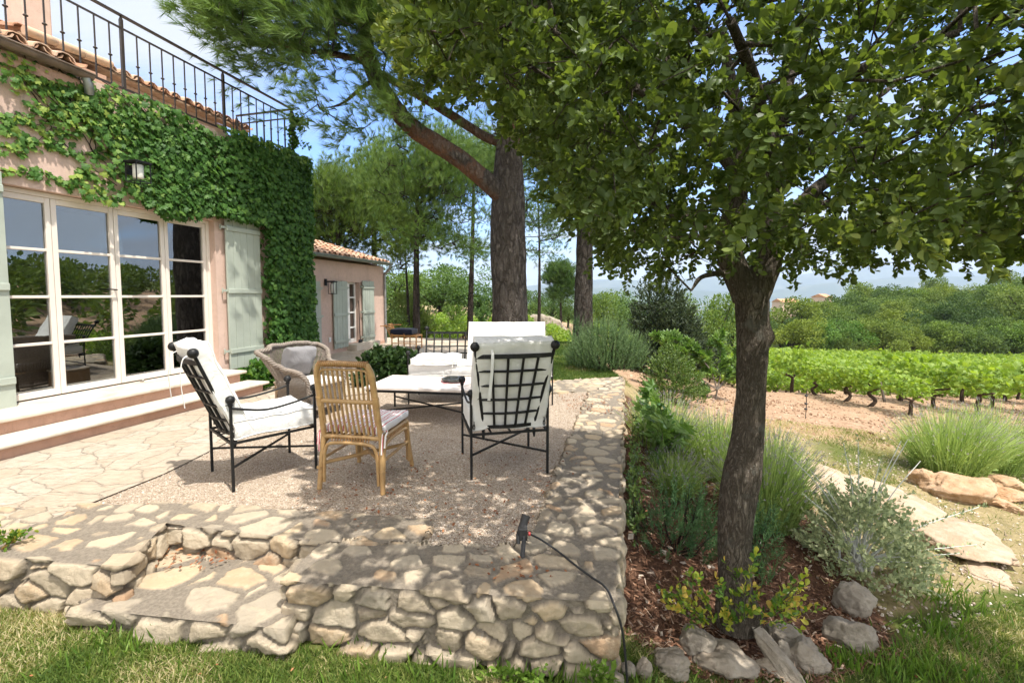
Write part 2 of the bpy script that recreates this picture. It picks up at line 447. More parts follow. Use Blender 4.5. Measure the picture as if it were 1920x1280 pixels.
def mat_masonry(name, top=False):
    """stones carry their own tone in 'tone' and the joint mask in 'joint'"""
    t = NT(name); co = t.coord(); tone = t.attr('tone'); joint = t.attr('joint')
    a = t.noise(co, 11, 7, .68); b = t.noise(co, 55, 6, .7); f = t.noise(co, 220, 4, .7)
    base = t.ramp(tone, [(0, (.31, .25, .18)), (.2, (.45, .375, .275)), (.45, (.51, .425, .31)), (.62, (.37, .32, .25)), (.78, (.53, .41, .27)), (.9, (.44, .325, .21)), (1, (.40, .26, .16))])
    c = t.mix(t.vramp(a, .48, .72), base, (.52, .43, .31))
    c = t.mix(t.vramp(t.noise(co, 5, 6, .7), .55, .75), c, (.30, .25, .19))
    c = t.mix(t.vramp(b, .62, .82), c, (.26, .21, .165))
    mort = t.ramp(b, [(.3, (.165, .14, .11)), (.7, (.30, .255, .20))])
    mort = t.mix(t.vramp(f, .6, .8), mort, (.38, .34, .28))
    col = t.mix(joint, c, mort)
    h = t.math('ADD', t.math('MULTIPLY', a, 2.2), t.math('ADD', b, t.math('MULTIPLY', f, .5)))
    return t.done(t.pbr(col, .92, t.bump(h, .8, .012), .12))
M['masonry'] = mat_masonry('limestone_masonry')
def mat_rock(name, c1, c2, c3):
    t = NT(name); co = t.coord(); a = t.noise(co, 6, 7, .68); b = t.noise(co, 30, 6, .7); f = t.noise(co, 150, 4, .7)
    oi = t.n('ShaderNodeObjectInfo')
    base = t.mix(oi.outputs['Random'], c1, c2)
    c = t.mix(t.vramp(a, .45, .7), base, c3); c = t.mix(t.vramp(b, .6, .8), c, tuple(x * .55 for x in c1))
    h = t.math('ADD', t.math('MULTIPLY', a, 2), t.math('ADD', b, t.math('MULTIPLY', f, .4)))
    return t.done(t.pbr(c, .92, t.bump(h, .8, .02), .12))
M['rock'] = mat_rock('grey_rock', (.25, .22, .18), (.31, .255, .195), (.40, .35, .285))
M['rock_orange'] = mat_rock('ochre_rock', (.40, .235, .125), (.44, .29, .175), (.52, .38, .26))
M['slab'] = mat_rock('pale_slab', (.42, .30, .20), (.46, .35, .25), (.52, .42, .32))

def mat_flags():
    t = NT('crazy_paving'); co = t.coord()
    w = t.n('ShaderNodeTexNoise'); t.l(co, w.inputs['Vector']); w.inputs['Scale'].default_value = 2.6; w.inputs['Detail'].default_value = 7
    ad = t.n('ShaderNodeVectorMath', operation='MULTIPLY_ADD'); t.l(w.outputs['Color'], ad.inputs[0]); ad.inputs[1].default_value = (.34, .34, 0); t.l(co, ad.inputs[2])
    v = t.n('ShaderNodeTexVoronoi', feature='DISTANCE_TO_EDGE'); v.inputs['Scale'].default_value = 3.0; t.l(ad.outputs[0], v.inputs['Vector'])
    vc = t.n('ShaderNodeTexVoronoi', feature='F1'); vc.inputs['Scale'].default_value = 3.0; t.l(ad.outputs[0], vc.inputs['Vector'])
    d = v.outputs['Distance']
    a = t.noise(co, 5, 7, .7); b = t.noise(co, 45, 6, .7)
    st = t.mix(t.vramp(a, .35, .7), (.45, .39, .31), (.58, .52, .43))
    sep = t.n('ShaderNodeSeparateColor'); t.l(vc.outputs['Color'], sep.inputs[0])
    st = t.mix(t.math('MULTIPLY', sep.outputs[0], .7), st, (.46, .35, .25))
    st = t.mix(t.vramp(t.noise(co, 9, 6, .75), .52, .7), st, (.33, .275, .21))
    jw = t.vramp(t.math('ADD', d, t.math('MULTIPLY', t.math('SUBTRACT', b, .5), .02)), .003, .012)
    st = t.mix(t.vramp(b, .62, .8), st, (.40, .35, .29))
    col = t.mix(jw, t.ramp(b, [(.3, (.26, .215, .165)), (.7, (.40, .345, .275))]), st)
    ly = t.noise(t.coord('Object', (3, 11, 3)), 2.2, 7, .75, 1.0); col = t.mix(t.math('MULTIPLY', t.vramp(ly, .52, .66), .6), col, (.34, .285, .22))
    h = t.math('ADD', t.math('MULTIPLY', t.vramp(d, .0, .03), 1.2), t.math('ADD', t.math('MULTIPLY', a, 1.2), t.math('ADD', t.math('MULTIPLY', ly, 2.0), t.math('MULTIPLY', b, .8))))
    return t.done(t.pbr(col, .88, t.bump(h, .8, .018), .15))
M['flags'] = mat_flags()
def mat_gravel():
    t = NT('fine_gravel'); co = t.coord()
    v = t.n('ShaderNodeTexVoronoi', feature='F1'); v.inputs['Scale'].default_value = 95; t.l(co, v.inputs['Vector'])
    sep = t.n('ShaderNodeSeparateColor'); t.l(v.outputs['Color'], sep.inputs[0])
    c = t.ramp(sep.outputs[0], [(0, (.33, .25, .18)), (.35, (.47, .37, .275)), (.7, (.56, .455, .35)), (1, (.66, .57, .46))])
    a = t.noise(co, 2.2, 6, .7)
    c = t.mix(t.math('MULTIPLY', t.vramp(a, .5, .75), .45), c, (.33, .24, .18))
    h = t.math('ADD', t.math('MULTIPLY', v.outputs['Distance'], -2.0), t.math('MULTIPLY', t.noise(co, 14, 4, .6), 1.0))
    return t.done(t.pbr(c, .95, t.bump(h, .9, .012), .1))
M['gravel'] = mat_gravel()
M['pebble'] = None
def mat_rnd(name, stops, rough=.9, spec=.15):
    t = NT(name); c = t.ramp(t.attr('rnd'), stops); return t.done(t.pbr(c, rough, spec=spec))
M['pebble'] = mat_rnd('gravel_stones', [(0, (.30, .23, .18)), (.5, (.48, .40, .32)), (1, (.68, .60, .52))])
M['chips'] = mat_rnd('bark_chips', [(0, (.07, .035, .022)), (.45, (.17, .085, .05)), (.8, (.28, .16, .10)), (.95, (.44, .31, .22)), (1, (.55, .44, .35))])
M['litter'] = mat_rnd('dry_leaves', [(0, (.14, .05, .025)), (.6, (.27, .11, .05)), (1, (.38, .2, .1))])
M['needles_dry'] = mat_rnd('dry_needles', [(0, (.16, .075, .04)), (1, (.36, .2, .12))])
def mat_ground():
    """zones (lawn, earth, mulch, dry field) come from the vertex colour 'zone': r lawn, g earth, b mulch, rest dry grass"""
    t = NT('ground_soil'); co = t.coord()
    sep = t.n('ShaderNodeSeparateColor'); t.l(t.attr('zone', 'Color'), sep.inputs[0])
    n1 = t.noise(co, .55, 6, .65); n2 = t.noise(co, 4.5, 6, .7); n3 = t.noise(co, 38, 5, .7)
    dry = t.ramp(n2, [(.3, (.19, .16, .075)), (.55, (.34, .27, .145)), (.75, (.42, .33, .2))])
    lawn = t.ramp(n2, [(.3, (.045, .075, .016)), (.55, (.105, .125, .032)), (.75, (.19, .175, .065))])
    earth = t.ramp(n2, [(.28, (.25, .155, .095)), (.5, (.37, .245, .155)), (.72, (.46, .33, .22))])
    earth = t.mix(t.vramp(n3, .55, .78), earth, (.54, .40, .29))
    mulch = t.ramp(n3, [(.3, (.065, .034, .022)), (.6, (.15, .08, .05)), (.8, (.27, .16, .1))])
    def edge(x): return t.vramp(t.math('ADD', x, t.math('MULTIPLY', t.math('SUBTRACT', n2, .5), .9)), .35, .65)
    c = t.mix(edge(sep.outputs[1]), dry, earth); c = t.mix(edge(sep.outputs[0]), c, lawn); c = t.mix(edge(sep.outputs[2]), c, mulch)
    h = t.math('ADD', t.math('MULTIPLY', n2, 3), n3)
    return t.done(t.pbr(c, .95, t.bump(h, .7, .04), .08))
M['ground'] = mat_ground()
def mat_hill():
    t = NT('far_hills'); co = t.coord(); a = t.noise(co, .0035, 7, .65); b = t.noise(co, .02, 5, .7)
    c = t.ramp(a, [(.35, (.028, .05, .026)), (.55, (.055, .08, .035)), (.75, (.16, .15, .09))])
    c = t.mix(t.vramp(b, .55, .75), c, (.035, .055, .028))
    return t.done(t.pbr(c, .95, None, .05))
M['hill'] = mat_hill()
def mat_plain_fields():
    t = NT('valley_fields'); co = t.coord()
    v = t.n('ShaderNodeTexVoronoi', feature='F1'); v.inputs['Scale'].default_value = .006; t.l(co, v.inputs['Vector'])
    sep = t.n('ShaderNodeSeparateColor'); t.l(v.outputs['Color'], sep.inputs[0])
    c = t.ramp(sep.outputs[0], [(0, (.03, .055, .025)), (.4, (.06, .09, .035)), (.7, (.17, .16, .085)), (1, (.30, .25, .16))])
    c = t.mix(t.vramp(t.noise(co, .02, 5, .7), .45, .6), c, (.03, .052, .024))
    return t.done(t.pbr(c, .95, None, .05))
M['valley'] = mat_plain_fields()
def mat_bark(name, c1, c2, c3, sc=(16, 16, 3.4), ridge=.9, dist=.03, lichen=None, red=None, plate=.0):
    t = NT(name); co = t.coord('Object', sc)
    n1 = t.noise(co, 1.0, 7, .62, .9); n2 = t.noise(co, 2.3, 6, .65, .6)
    rid = t.math('ABSOLUTE', t.math('SUBTRACT', n1, .5)); rid2 = t.math('ABSOLUTE', t.math('SUBTRACT', n2, .5))
    d = t.math('MULTIPLY', t.vramp(rid, .0, .10), t.math('ADD', t.math('MULTIPLY', t.vramp(rid2, 0, .09), .5), .5))
    n = t.noise(t.coord(), 22, 6, .7)
    if plate:
        cp = t.coord('Object', (sc[0] * .55, sc[1] * .55, sc[2] * .75)); w = t.n('ShaderNodeTexNoise'); t.l(cp, w.inputs['Vector']); w.inputs['Scale'].default_value = 1.6; w.inputs['Detail'].default_value = 5
        ad = t.n('ShaderNodeVectorMath', operation='MULTIPLY_ADD'); t.l(w.outputs['Color'], ad.inputs[0]); ad.inputs[1].default_value = (1.5, 1.5, 1.2); t.l(cp, ad.inputs[2])
        v = t.n('ShaderNodeTexVoronoi', feature='DISTANCE_TO_EDGE'); t.l(ad.outputs[0], v.inputs['Vector']); v.inputs['Scale'].default_value = 1.0
        d = t.math('MULTIPLY', t.math('ADD', t.math('MULTIPLY', t.vramp(v.outputs['Distance'], .04, .24), plate), 1 - plate), t.math('ADD', t.math('MULTIPLY', d, .6), .4))
    c = t.mix(d, c1, t.ramp(n, [(.3, c2), (.7, c3)]))
    c = t.mix(t.vramp(t.noise(t.coord(), 3.5, 4, .6), .45, .8), c, tuple(x * .55 for x in c2))
    if red: c = t.mix(t.math('MULTIPLY', t.attr('red'), .9), c, red)
    if lichen:
        c = t.mix(t.vramp(t.noise(t.coord(), 30, 6, .8), .60, .68), c, lichen); c = t.mix(t.vramp(t.noise(t.coord(), 8, 3, .6), .58, .75), c, tuple(x * .55 for x in lichen))
    h = t.math('ADD', t.math('MULTIPLY', d, 1.6), t.math('MULTIPLY', n, .8))
    return t.done(t.pbr(c, .92, t.bump(h, ridge, dist), .12))
M['bark_pine'] = mat_bark('pine_bark', (.035, .028, .023), (.20, .17, .145), (.40, .35, .305), (15, 15, 3.4), 1.0, .07, plate=.88, red=(.36, .15, .07))
M['bark_oak'] = mat_bark('oak_bark', (.06, .048, .036), (.19, .155, .12), (.32, .27, .22), (34, 34, 9), .9, .014, lichen=(.30, .29, .25))
M['bark_dark'] = mat_bark('dark_bark', (.025, .02, .016), (.07, .055, .045), (.13, .10, .085), (10, 10, 2.5), .8, .03)
M['vine_bark'] = mat_plain('vine_bark', (.07, .05, .038), .95, .1, 0, .5, 14, .6, 40, .01)
M['grey_twig'] = mat_plain('grey_twig', (.15, .13, .11), .9, .1, 0, .3, 14)
M['pale_twig'] = mat_plain('pale_twig', (.62, .62, .57), .9, .1, 0, .2, 14)
# foliage
M['oak_leaf'] = mat_leaf('oak_leaf', 0, 0, .42, .45, .28, (1.45, 1.4, .5), stops=[(0, (.068, .105, .034)), (.6, (.125, .178, .050)), (.85, (.20, .25, .07)), (1, (.29, .33, .11))])
M['pine_needle'] = mat_leaf('pine_needle', (0.068, 0.133, 0.042), (0.197, 0.290, 0.077), .3, .5, .25, (1.3, 1.4, .5))
M['pine_far'] = mat_leaf('pine_needle_bright', (0.066, 0.122, 0.034), (0.198, 0.271, 0.072), .35, .5, .2, (1.3, 1.4, .5))
M['pine_young'] = mat_leaf('pine_needle_young', (.10, .155, .035), (.20, .26, .07), .4, .5, .2)
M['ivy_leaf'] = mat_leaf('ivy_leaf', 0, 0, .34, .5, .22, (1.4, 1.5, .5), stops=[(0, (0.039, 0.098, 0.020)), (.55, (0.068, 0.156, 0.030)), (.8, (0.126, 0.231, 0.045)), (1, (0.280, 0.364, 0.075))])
M['vine_leaf'] = mat_leaf('vine_leaf', (0.132, 0.225, 0.031), (0.306, 0.409, 0.065), .42, .5, .3, (1.35, 1.4, .5))
M['broad_leaf'] = mat_leaf('broad_leaf', (0.057, 0.113, 0.034), (0.159, 0.237, 0.064), .3, .55, .2, kinds=[(0, (.75, .82, .85)), (.5, (1, 1, 1)), (1, (1.25, 1.15, .85))])
M['hill_leaf'] = mat_leaf('hill_leaf', (0.063, 0.106, 0.028), (0.180, 0.243, 0.056), .25, .6, .15, kinds=[(0, (0.427, 0.522, 0.570)), (.3, (.9, .95, 1)), (.7, (1.35, 1.2, .85)), (1, (.8, 1.05, .9))])
M['bush_leaf'] = mat_leaf('bush_leaf', (.12, .17, .045), (.24, .29, .09), .35, .5, .25)
M['shrub_leaf'] = mat_leaf('shrub_leaf', (0.052, 0.098, 0.025), (0.155, 0.218, 0.057), .3, .45, .35)
M['dark_shrub'] = mat_leaf('dark_shrub_leaf', (0.021, 0.052, 0.017), (0.065, 0.111, 0.033), .25, .4, .4)
M['juniper'] = mat_leaf('dark_oak_leaf', (0.029, 0.047, 0.026), (0.081, 0.107, 0.055), .2, .5, .3)
M['lavender_stem'] = mat_leaf('lavender_stem', 0, 0, .25, .6, .2, (1.2, 1.3, .7), stops=[(0, (0.204, 0.291, 0.088)), (.55, (0.371, 0.473, 0.151)), (.93, (0.576, 0.654, 0.239)), (.95, (0.260, 0.218, 0.278)), (1, (0.409, 0.364, 0.417))])
M['rosemary'] = mat_leaf('rosemary_leaf', (0.060, 0.118, 0.046), (0.171, 0.251, 0.099), .2, .5, .25, (1.2, 1.3, .6))
M['rosemary_dark'] = mat_leaf('rosemary_dark_leaf', (0.044, 0.113, 0.044), (0.127, 0.226, 0.083), .2, .5, .25, (1.2, 1.3, .6))
M['silver'] = mat_leaf('silver_leaf', 0, 0, .15, .6, .2, (1, 1.05, .9), stops=[(0, (0.228, 0.290, 0.150)), (.6, (0.422, 0.467, 0.248)), (1, (0.660, 0.675, 0.379))])
M['fig_leaf'] = mat_leaf('fig_leaf', (0.062, 0.138, 0.030), (0.179, 0.276, 0.069), .35, .4, .4)
M['grass'] = mat_leaf('grass_blade', 0, 0, .35, .55, .2, (1.2, 1.3, .5), stops=[(0, (0.060, 0.108, 0.022)), (.5, (0.126, 0.186, 0.038)), (.75, (0.216, 0.252, 0.066)), (.88, (0.384, 0.336, 0.168)), (1, (0.552, 0.468, 0.288))])
M['grass_lush'] = mat_leaf('lush_grass_blade', (.07, .14, .02), (.19, .29, .05), .4, .5, .25)
M['sprout'] = mat_leaf('oak_sprout_leaf', 0, 0, .4, .4, .35, (1.3, 1.35, .5), stops=[(0, (.05, .12, .02)), (.5, (.13, .22, .03)), (.8, (.36, .40, .05)), (1, (.52, .36, .08))])
M['tile_far'] = mat_plain('far_clay_roof', (.46, .25, .15), .9, .1, 0, .2, .6)
M['clod'] = mat_rnd('soil_clods', [(0, (.22, .13, .08)), (.6, (.36, .24, .155)), (1, (.50, .40, .30))])
# ---------------------------------------------------------------- terrain
def edge_x(Y): return .53 + .2515 * (np.clip(Y, 2.1, 8.2) - 2.13)
def ground_z(X, Y):
    X = np.asarray(X, float); Y = np.asarray(Y, float)
    u = X - edge_x(Y); w = smooth(.0, .42, u / np.maximum(Y, 1))
    drop = .40 * smooth(-.1, .6, u) + .12 * np.clip(u, 0, 6) + .03 * np.clip(u - 6, 0, 60)
    front = .27 + .05 * np.clip(X + 2, 0, 3.0)                                     # front lawn below the terrace
    back = .06 + .92 * smooth(14.6, 18.0, Y) * smooth(-8, -3, X)
    z = -np.where(Y < 5, front, back) * (1 - .0) - drop * np.where(Y < 5, .82, 1)
    zb = -back - drop; zf = -front - drop * .55
    z = zf + (zb - zf) * smooth(2.4, 5.0, Y)
    z = z - .075 * w * np.clip(Y - 8, 0, 52)
    # wooded hill on the right and falling land beyond
    r = X / np.maximum(Y, 1)
    hill = smooth(.46, .9, r) * .082 * np.clip(Y - 60, 0, 75) + np.where(Y > 2, 1, smooth(-60, 2, Y)) * 9.5 * smooth(58, 120, X) * smooth(.9, 1.6, r)
    z = z + hill
    z = z - .095 * np.clip(Y - 140 , 0, 1100) - .08 * np.clip(np.abs(X) - 420, 0, 1000)
    return np.maximum(z, -108) + .0
def gz(x, y): return float(ground_z(np.array([x]), np.array([y]))[0])
def axis_pts(lo, hi, dense_lo, dense_hi, step, grow=1.09, mx=160):
    a = list(np.arange(dense_lo, dense_hi, step)); s = step; x = dense_hi
    while x < hi: a.append(x); s = min(s * grow, mx); x += s
    a.append(hi); s = step; x = dense_lo - step; b = []
    while x > lo: b.append(x); s = min(s * grow, mx); x -= s
    b.append(lo); return np.array(b[::-1] + a)
gx = axis_pts(-7000, 7000, -4, 12, .16); gy = axis_pts(-300, 11000, .8, 13, .16)
XX, YY = np.meshgrid(gx, gy, indexing='ij')
ZZ = ground_z(XX, YY)
near = np.exp(-((YY - 5) / 25) ** 2)
q = np.stack([XX, YY, np.zeros_like(XX)], -1)
ZZ = ZZ + (fbm(q * 1.3, 4) - .5) * .07 * near * smooth(.25, .6, np.where(YY > 2.2, XX - edge_x(YY), .6)) + (fbm(q * .05, 3) - .5) * 1.0 * smooth(60, 140, YY)
# keep the ground below the terrace
inside = (YY > 2.45) & (YY < 15.5) & (XX < edge_x(YY) - .06) & ~((YY > 7.4) & (XX > .2))
ZZ = np.where(inside & (YY < 8.4), np.minimum(ZZ, -.3), ZZ)
ZZ = np.where((XX < -.9 ) & (YY > 7) & (YY < 16), np.minimum(ZZ, -.06), ZZ)
nx, ny = len(gx), len(gy)
ii = (np.arange(nx - 1)[:, None] * ny + np.arange(ny - 1)[None]).ravel()
quads = np.stack([ii, ii + ny, ii + ny + 1, ii + 1], 1)
u_ = XX - edge_x(YY)
lawn = np.maximum.reduce([
    (1 - smooth(2.2, 2.6, YY)) * 1.0,
    smooth(0, .2, u_) * (1 - smooth(2.55 + .0 * XX, 2.9, YY - .32 * np.clip(XX - 1.6, 0, 4))),
    smooth(7.9, 8.3, YY) * (1 - smooth(1.7, 2.4, XX)) * (1 - smooth(16, 18, YY)),
    .62 * smooth(2.2, 3.2, u_) * smooth(5.2, 6.2, YY) * (1 - smooth(6.9, 8.1, YY + .12 * XX - .4)),
    .75 * smooth(22, 30, YY) * (1 - smooth(34, 44, YY)) * (1 - smooth(4, 9, XX)),
    .8 * smooth(58, 70, YY) * (1 - smooth(900, 1000, YY))])
earth = smooth(6.9, 8.3, YY + .12 * XX - .4) * smooth(.35, 1.0, u_) * (1 - smooth(62, 66, YY)) * smooth(-.05, .1, u_ / np.maximum(YY, 1))
earth = np.maximum(earth, smooth(17, 18, YY) * (1 - smooth(30, 32, YY)) * smooth(-8, -6, XX) * (1 - smooth(5, 8, XX)) * .8)
mulch = smooth(-.15, .05, u_) * (1 - smooth(1.55, 2.0, u_ - .10 * (YY - 2.5))) * smooth(2.35, 2.6, YY - .38 * np.clip(XX - 1.7, 0, 3)) * (1 - smooth(6.6, 8.0, YY))
zone = np.stack([lawn, earth, mulch], -1).reshape(-1, 3)
ground = np_obj('ground', np.stack([XX, YY, ZZ], -1).reshape(-1, 3), quads.ravel(), np.arange(len(quads)) * 4, [M['ground'], M['valley']], smooth=True,
                attrs={'zone': zone}, mat_idx=(YY[:-1, :-1] > 260).ravel().astype(int) | (np.abs(XX[:-1, :-1]) > 500).ravel().astype(int))
tag(ground, kind='structure')

# gravel yard and crazy paving (terrace floor)
def poly_sheet(name, pts, z, mat, sub=.25, wav=.0):
    from mathutils.geometry import tessellate_polygon
    tris = tessellate_polygon([[Vector((x, y, 0)) for x, y in pts]])
    F = []
    for t in tris:
        (ax, ay), (bx, by), (cx, cy) = [pts[i] for i in t]
        F.append(tuple(t) if (bx - ax) * (cy - ay) - (by - ay) * (cx - ax) > 0 else tuple(t)[::-1])
    me = bpy.data.meshes.new(name); me.from_pydata([(x, y, z) for x, y in pts], [], F); me.update(); me.materials.append(mat)
    return link(bpy.data.objects.new(name, me))
gravel = poly_sheet('gravel_yard', [(-3.2, 2.75), (-1.4, 2.9), (-.62, 2.62), (-.55, 2.5), (.3, 2.42), (.98, 5.0), (1.75, 7.5), (.6, 7.35), (-1.2, 7.6), (-3.2, 7.6)], 0, M['gravel'])
tag(gravel, kind='structure')
paving = poly_sheet('paving', [(-6.6, 2.2), (-3.25, 2.55), (-3.06, 2.97), (-2.9, 3.7), (-2.86, 5.1), (-2.5, 6.6), (-1.2, 7.45), (.2, 7.9), (-.3, 9.5), (-.6, 12.5), (-1.2, 15.2), (-9, 16.5), (-9, 6)], .012, M['flags'])
tag(paving, kind='structure')

# ---------------------------------------------------------------- stone walls: solid bodies whose surface is worked into stones and joints
def stone_field(V, N, cell=(.185, .16, .10), seed=3, rot=0.0):
    """3D cells through the wall: returns joint distance and stone id for every vertex"""
    R = rotz(rot); W = (V @ R)
    wp = np.stack([fbm(W * 5 + 3.1, 3), fbm(W * 5 + 17.7, 3), fbm(W * 5 + 31.3, 3)], -1) - .5
    W = W + wp * np.array([.09, .09, .05]); S = W / np.array(cell)
    lo = np.floor(S.min(0)).astype(int) - 2; hi = np.ceil(S.max(0)).astype(int) + 2
    rng = np.random.default_rng(seed)
    gi = np.stack(np.meshgrid(*[np.arange(a, b) for a, b in zip(lo, hi)], indexing='ij'), -1).reshape(-1, 3).astype(float)
    gi[:, 0] += .5 * (gi[:, 2] % 2) + .33 * (gi[:, 1] % 2)
    pts = gi + .5 + (rng.random(gi.shape) - .5) * np.array([.92, .80, .62])
    keep = rng.random(len(pts)) > .27; pts = pts[keep]
    kd = KDTree(len(pts))
    for i, p in enumerate(pts): kd.insert(p, i)
    kd.balance()
    d1 = np.empty(len(S)); idx = np.empty(len(S), int); PN = 2.7
    for i, p in enumerate(S):
        r = kd.find_n(p, 5); q_ = np.array([x[0] for x in r]) - p; dd = (np.abs(q_) ** PN).sum(1) ** (1 / PN); o_ = np.argsort(dd)
        idx[i] = r[o_[0]][1]; d1[i] = (dd[o_[1]] - dd[o_[0]]) * .5
    tone = rng.random(len(pts)); tilt = rng.normal(size=(len(pts), 3)); hgt = rng.random(len(pts))
    off = S - pts[idx]
    return d1, tone[idx], (off * tilt[idx]).sum(1), hgt[idx]
def stone_wall(name, patches, label, cat, seed=3, rot=0, res=.0095, cell=(.185, .16, .10), top_amp=.013, side_amp=.044, joint_side=.045, joint_top=.085, parent=None):
    """patches: list of (corner a, edge vector u, edge vector v) rectangles/bilinear quads (p00,p10,p11,p01)"""
    Vs = []; Fs = []; b = 0
    for (p00, p10, p11, p01) in patches:
        p00, p10, p11, p01 = [np.array(p, float) for p in (p00, p10, p11, p01)]
        nu = max(2, int(round(np.linalg.norm(p10 - p00) / res))); nv = max(2, int(round(np.linalg.norm(p01 - p00) / res)))
        u = np.linspace(0, 1, nu + 1)[:, None, None]; v = np.linspace(0, 1, nv + 1)[None, :, None]
        g = (p00 * (1 - u) * (1 - v) + p10 * u * (1 - v) + p11 * u * v + p01 * (1 - u) * v).reshape(-1, 3)
        i = (np.arange(nu)[:, None] * (nv + 1) + np.arange(nv)[None]).ravel() + b
        Fs.append(np.stack([i, i + nv + 1, i + nv + 2, i + 1], 1)); Vs.append(g); b += len(g)
    V = np.concatenate(Vs); F = np.concatenate(Fs)
    # face normals -> smooth normals over welded edges
    fn = np.cross(V[F[:, 1]] - V[F[:, 0]], V[F[:, 3]] - V[F[:, 0]]); fn = unit(fn)
    key = np.round(V / (res * .5)).astype(np.int64); _, inv = np.unique(key, axis=0, return_inverse=True); inv = inv.ravel()
    acc = np.zeros((inv.max() + 1, 3))
    for k in range(4): np.add.at(acc, inv[F[:, k]], fn)
    N = unit(acc)[inv]
    first = np.zeros((inv.max() + 1, 3)); first[inv] = V; V = first[inv]
    d, tone, tilt, hgt = stone_field(V, N, cell, seed, rot)
    topw = np.clip(N[:, 2], 0, 1) ** 2
    n1 = fbm(V * 14, 4) - .5; n2 = fbm(V * 48 + 5, 3) - .5
    jw = joint_side + (joint_top - joint_side) * topw + .09 * (fbm(V * 3.5 + 9, 3) - .42) * (.25 + topw)
    jw = np.maximum(jw + (fbm(V * 30 + 2, 3) - .5) * .07, .02)
    m = smooth(jw * .84, jw * 1.0 + .01, d)                      # 0 in the joint, 1 on the stone
    bulge = smooth(0, .17, d)
    amp = side_amp + (top_amp - side_amp) * topw
    h = amp * (m * (.80 + .20 * bulge) * (.55 + .75 * hgt) + m * tilt * .34 * (1 - .5 * topw)) + n1 * (.014 + m * .016) * (1 - .55 * topw) + (np.abs(n2) - .1) * -.012 * (1 - .4 * topw) - amp * .25
    # soften sharp arrises
    V = V + N * h[:, None]
    # mortar core just under the faces
    cv = []; 
    for pt in patches:
        pt = [np.array(p_, float) for p_ in pt]; nn = unit(np.cross(pt[1] - pt[0], pt[3] - pt[0])); cc_ = sum(pt) / 4; L1 = np.linalg.norm(pt[1] - pt[0]); L2 = np.linalg.norm(pt[3] - pt[0]); e1_ = (pt[1] - pt[0]) / L1 * min(.035, L1 * .2); e2_ = (pt[3] - pt[0]) / L2 * min(.035, L2 * .2)
        cv += [p_ + k_ - nn * (side_amp * .25 + .016) for p_, k_ in zip(pt, (e1_ + e2_, e2_ - e1_, -e1_ - e2_, e1_ - e2_))]
    nV = len(V); cv = np.array(cv); V = np.concatenate([V, cv]); F = np.concatenate([F, np.arange(len(cv)).reshape(-1, 4) + nV]); tone = np.concatenate([tone, np.full(len(cv), .5)]); m = np.concatenate([m, np.zeros(len(cv))])
    o = np_obj(name, V, F.ravel(), np.arange(len(F)) * 4, M['masonry'], parent, smooth=True, attrs={'tone': tone, 'joint': 1 - m})
    return tag(o, label, cat, kind='thing')
ZT = .012
fl, fr_ = (-1.19, 2.285), (.505, 2.115)         # front wall ends (front, top)
il, ir = (-1.10, 2.72), (.09, 2.60)
def q3(p, z): return (p[0], p[1], z)
ofar = (2.02, 8.22); ifar = (1.30, 7.35)
rin = (.09, 2.60)
patches = [
    (q3(fl, -.72), q3(fr_, -.72), q3(fr_, ZT), q3(fl, ZT)),                    # front face
    (q3(fl, ZT), q3(fr_, ZT), q3(rin, ZT), q3((-1.17, 2.66), ZT)),             # top
    (q3(fr_, -.72), q3(ofar, -.9), q3(ofar, ZT), q3(fr_, ZT)),                 # outer side
    (q3(fr_, ZT), q3(ofar, ZT), q3(ifar, ZT), q3(rin, ZT)),                    # top of the long side
    (q3((-1.17, 2.66), -.72), q3(fl, -.72), q3(fl, ZT), q3((-1.17, 2.66), ZT)), # left end in the step recess
    (q3(rin, ZT), q3(ifar, ZT), q3(ifar, -.25), q3(rin, -.25)),
    (q3((-1.17, 2.66), ZT), q3(rin, ZT), q3(rin, -.25), q3((-1.17, 2.66), -.25)),
]
w1 = stone_wall('stone_wall', patches, 'low dry limestone retaining wall along the front and right edge of the gravel terrace', 'stone wall', seed=11, rot=-.2, res=.0092)
# far end wall
patches = [((.35, 6.72, ZT), (1.30, 6.98, ZT), (2.02, 8.20, ZT), (.30, 7.62, ZT)),
           ((.35, 6.72, -.3), (1.30, 6.98, -.3), (1.30, 6.98, ZT), (.35, 6.72, ZT)),
           ((.30, 7.62, -.4), (.35, 6.72, -.4), (.35, 6.72, ZT), (.30, 7.62, ZT)),
           ((2.02, 8.20, -.5), (.30, 7.62, -.5), (.30, 7.62, ZT), (2.02, 8.20, ZT))]
patches = [tuple(tuple(np.array(p) + np.array((0, 0, .004))) for p in q_) for q_ in patches]
stone_wall('stone_wall', patches, 'short pale stone wall closing the far end of the gravel, before the lawn', 'stone wall', seed=5, rot=.3, res=.02)
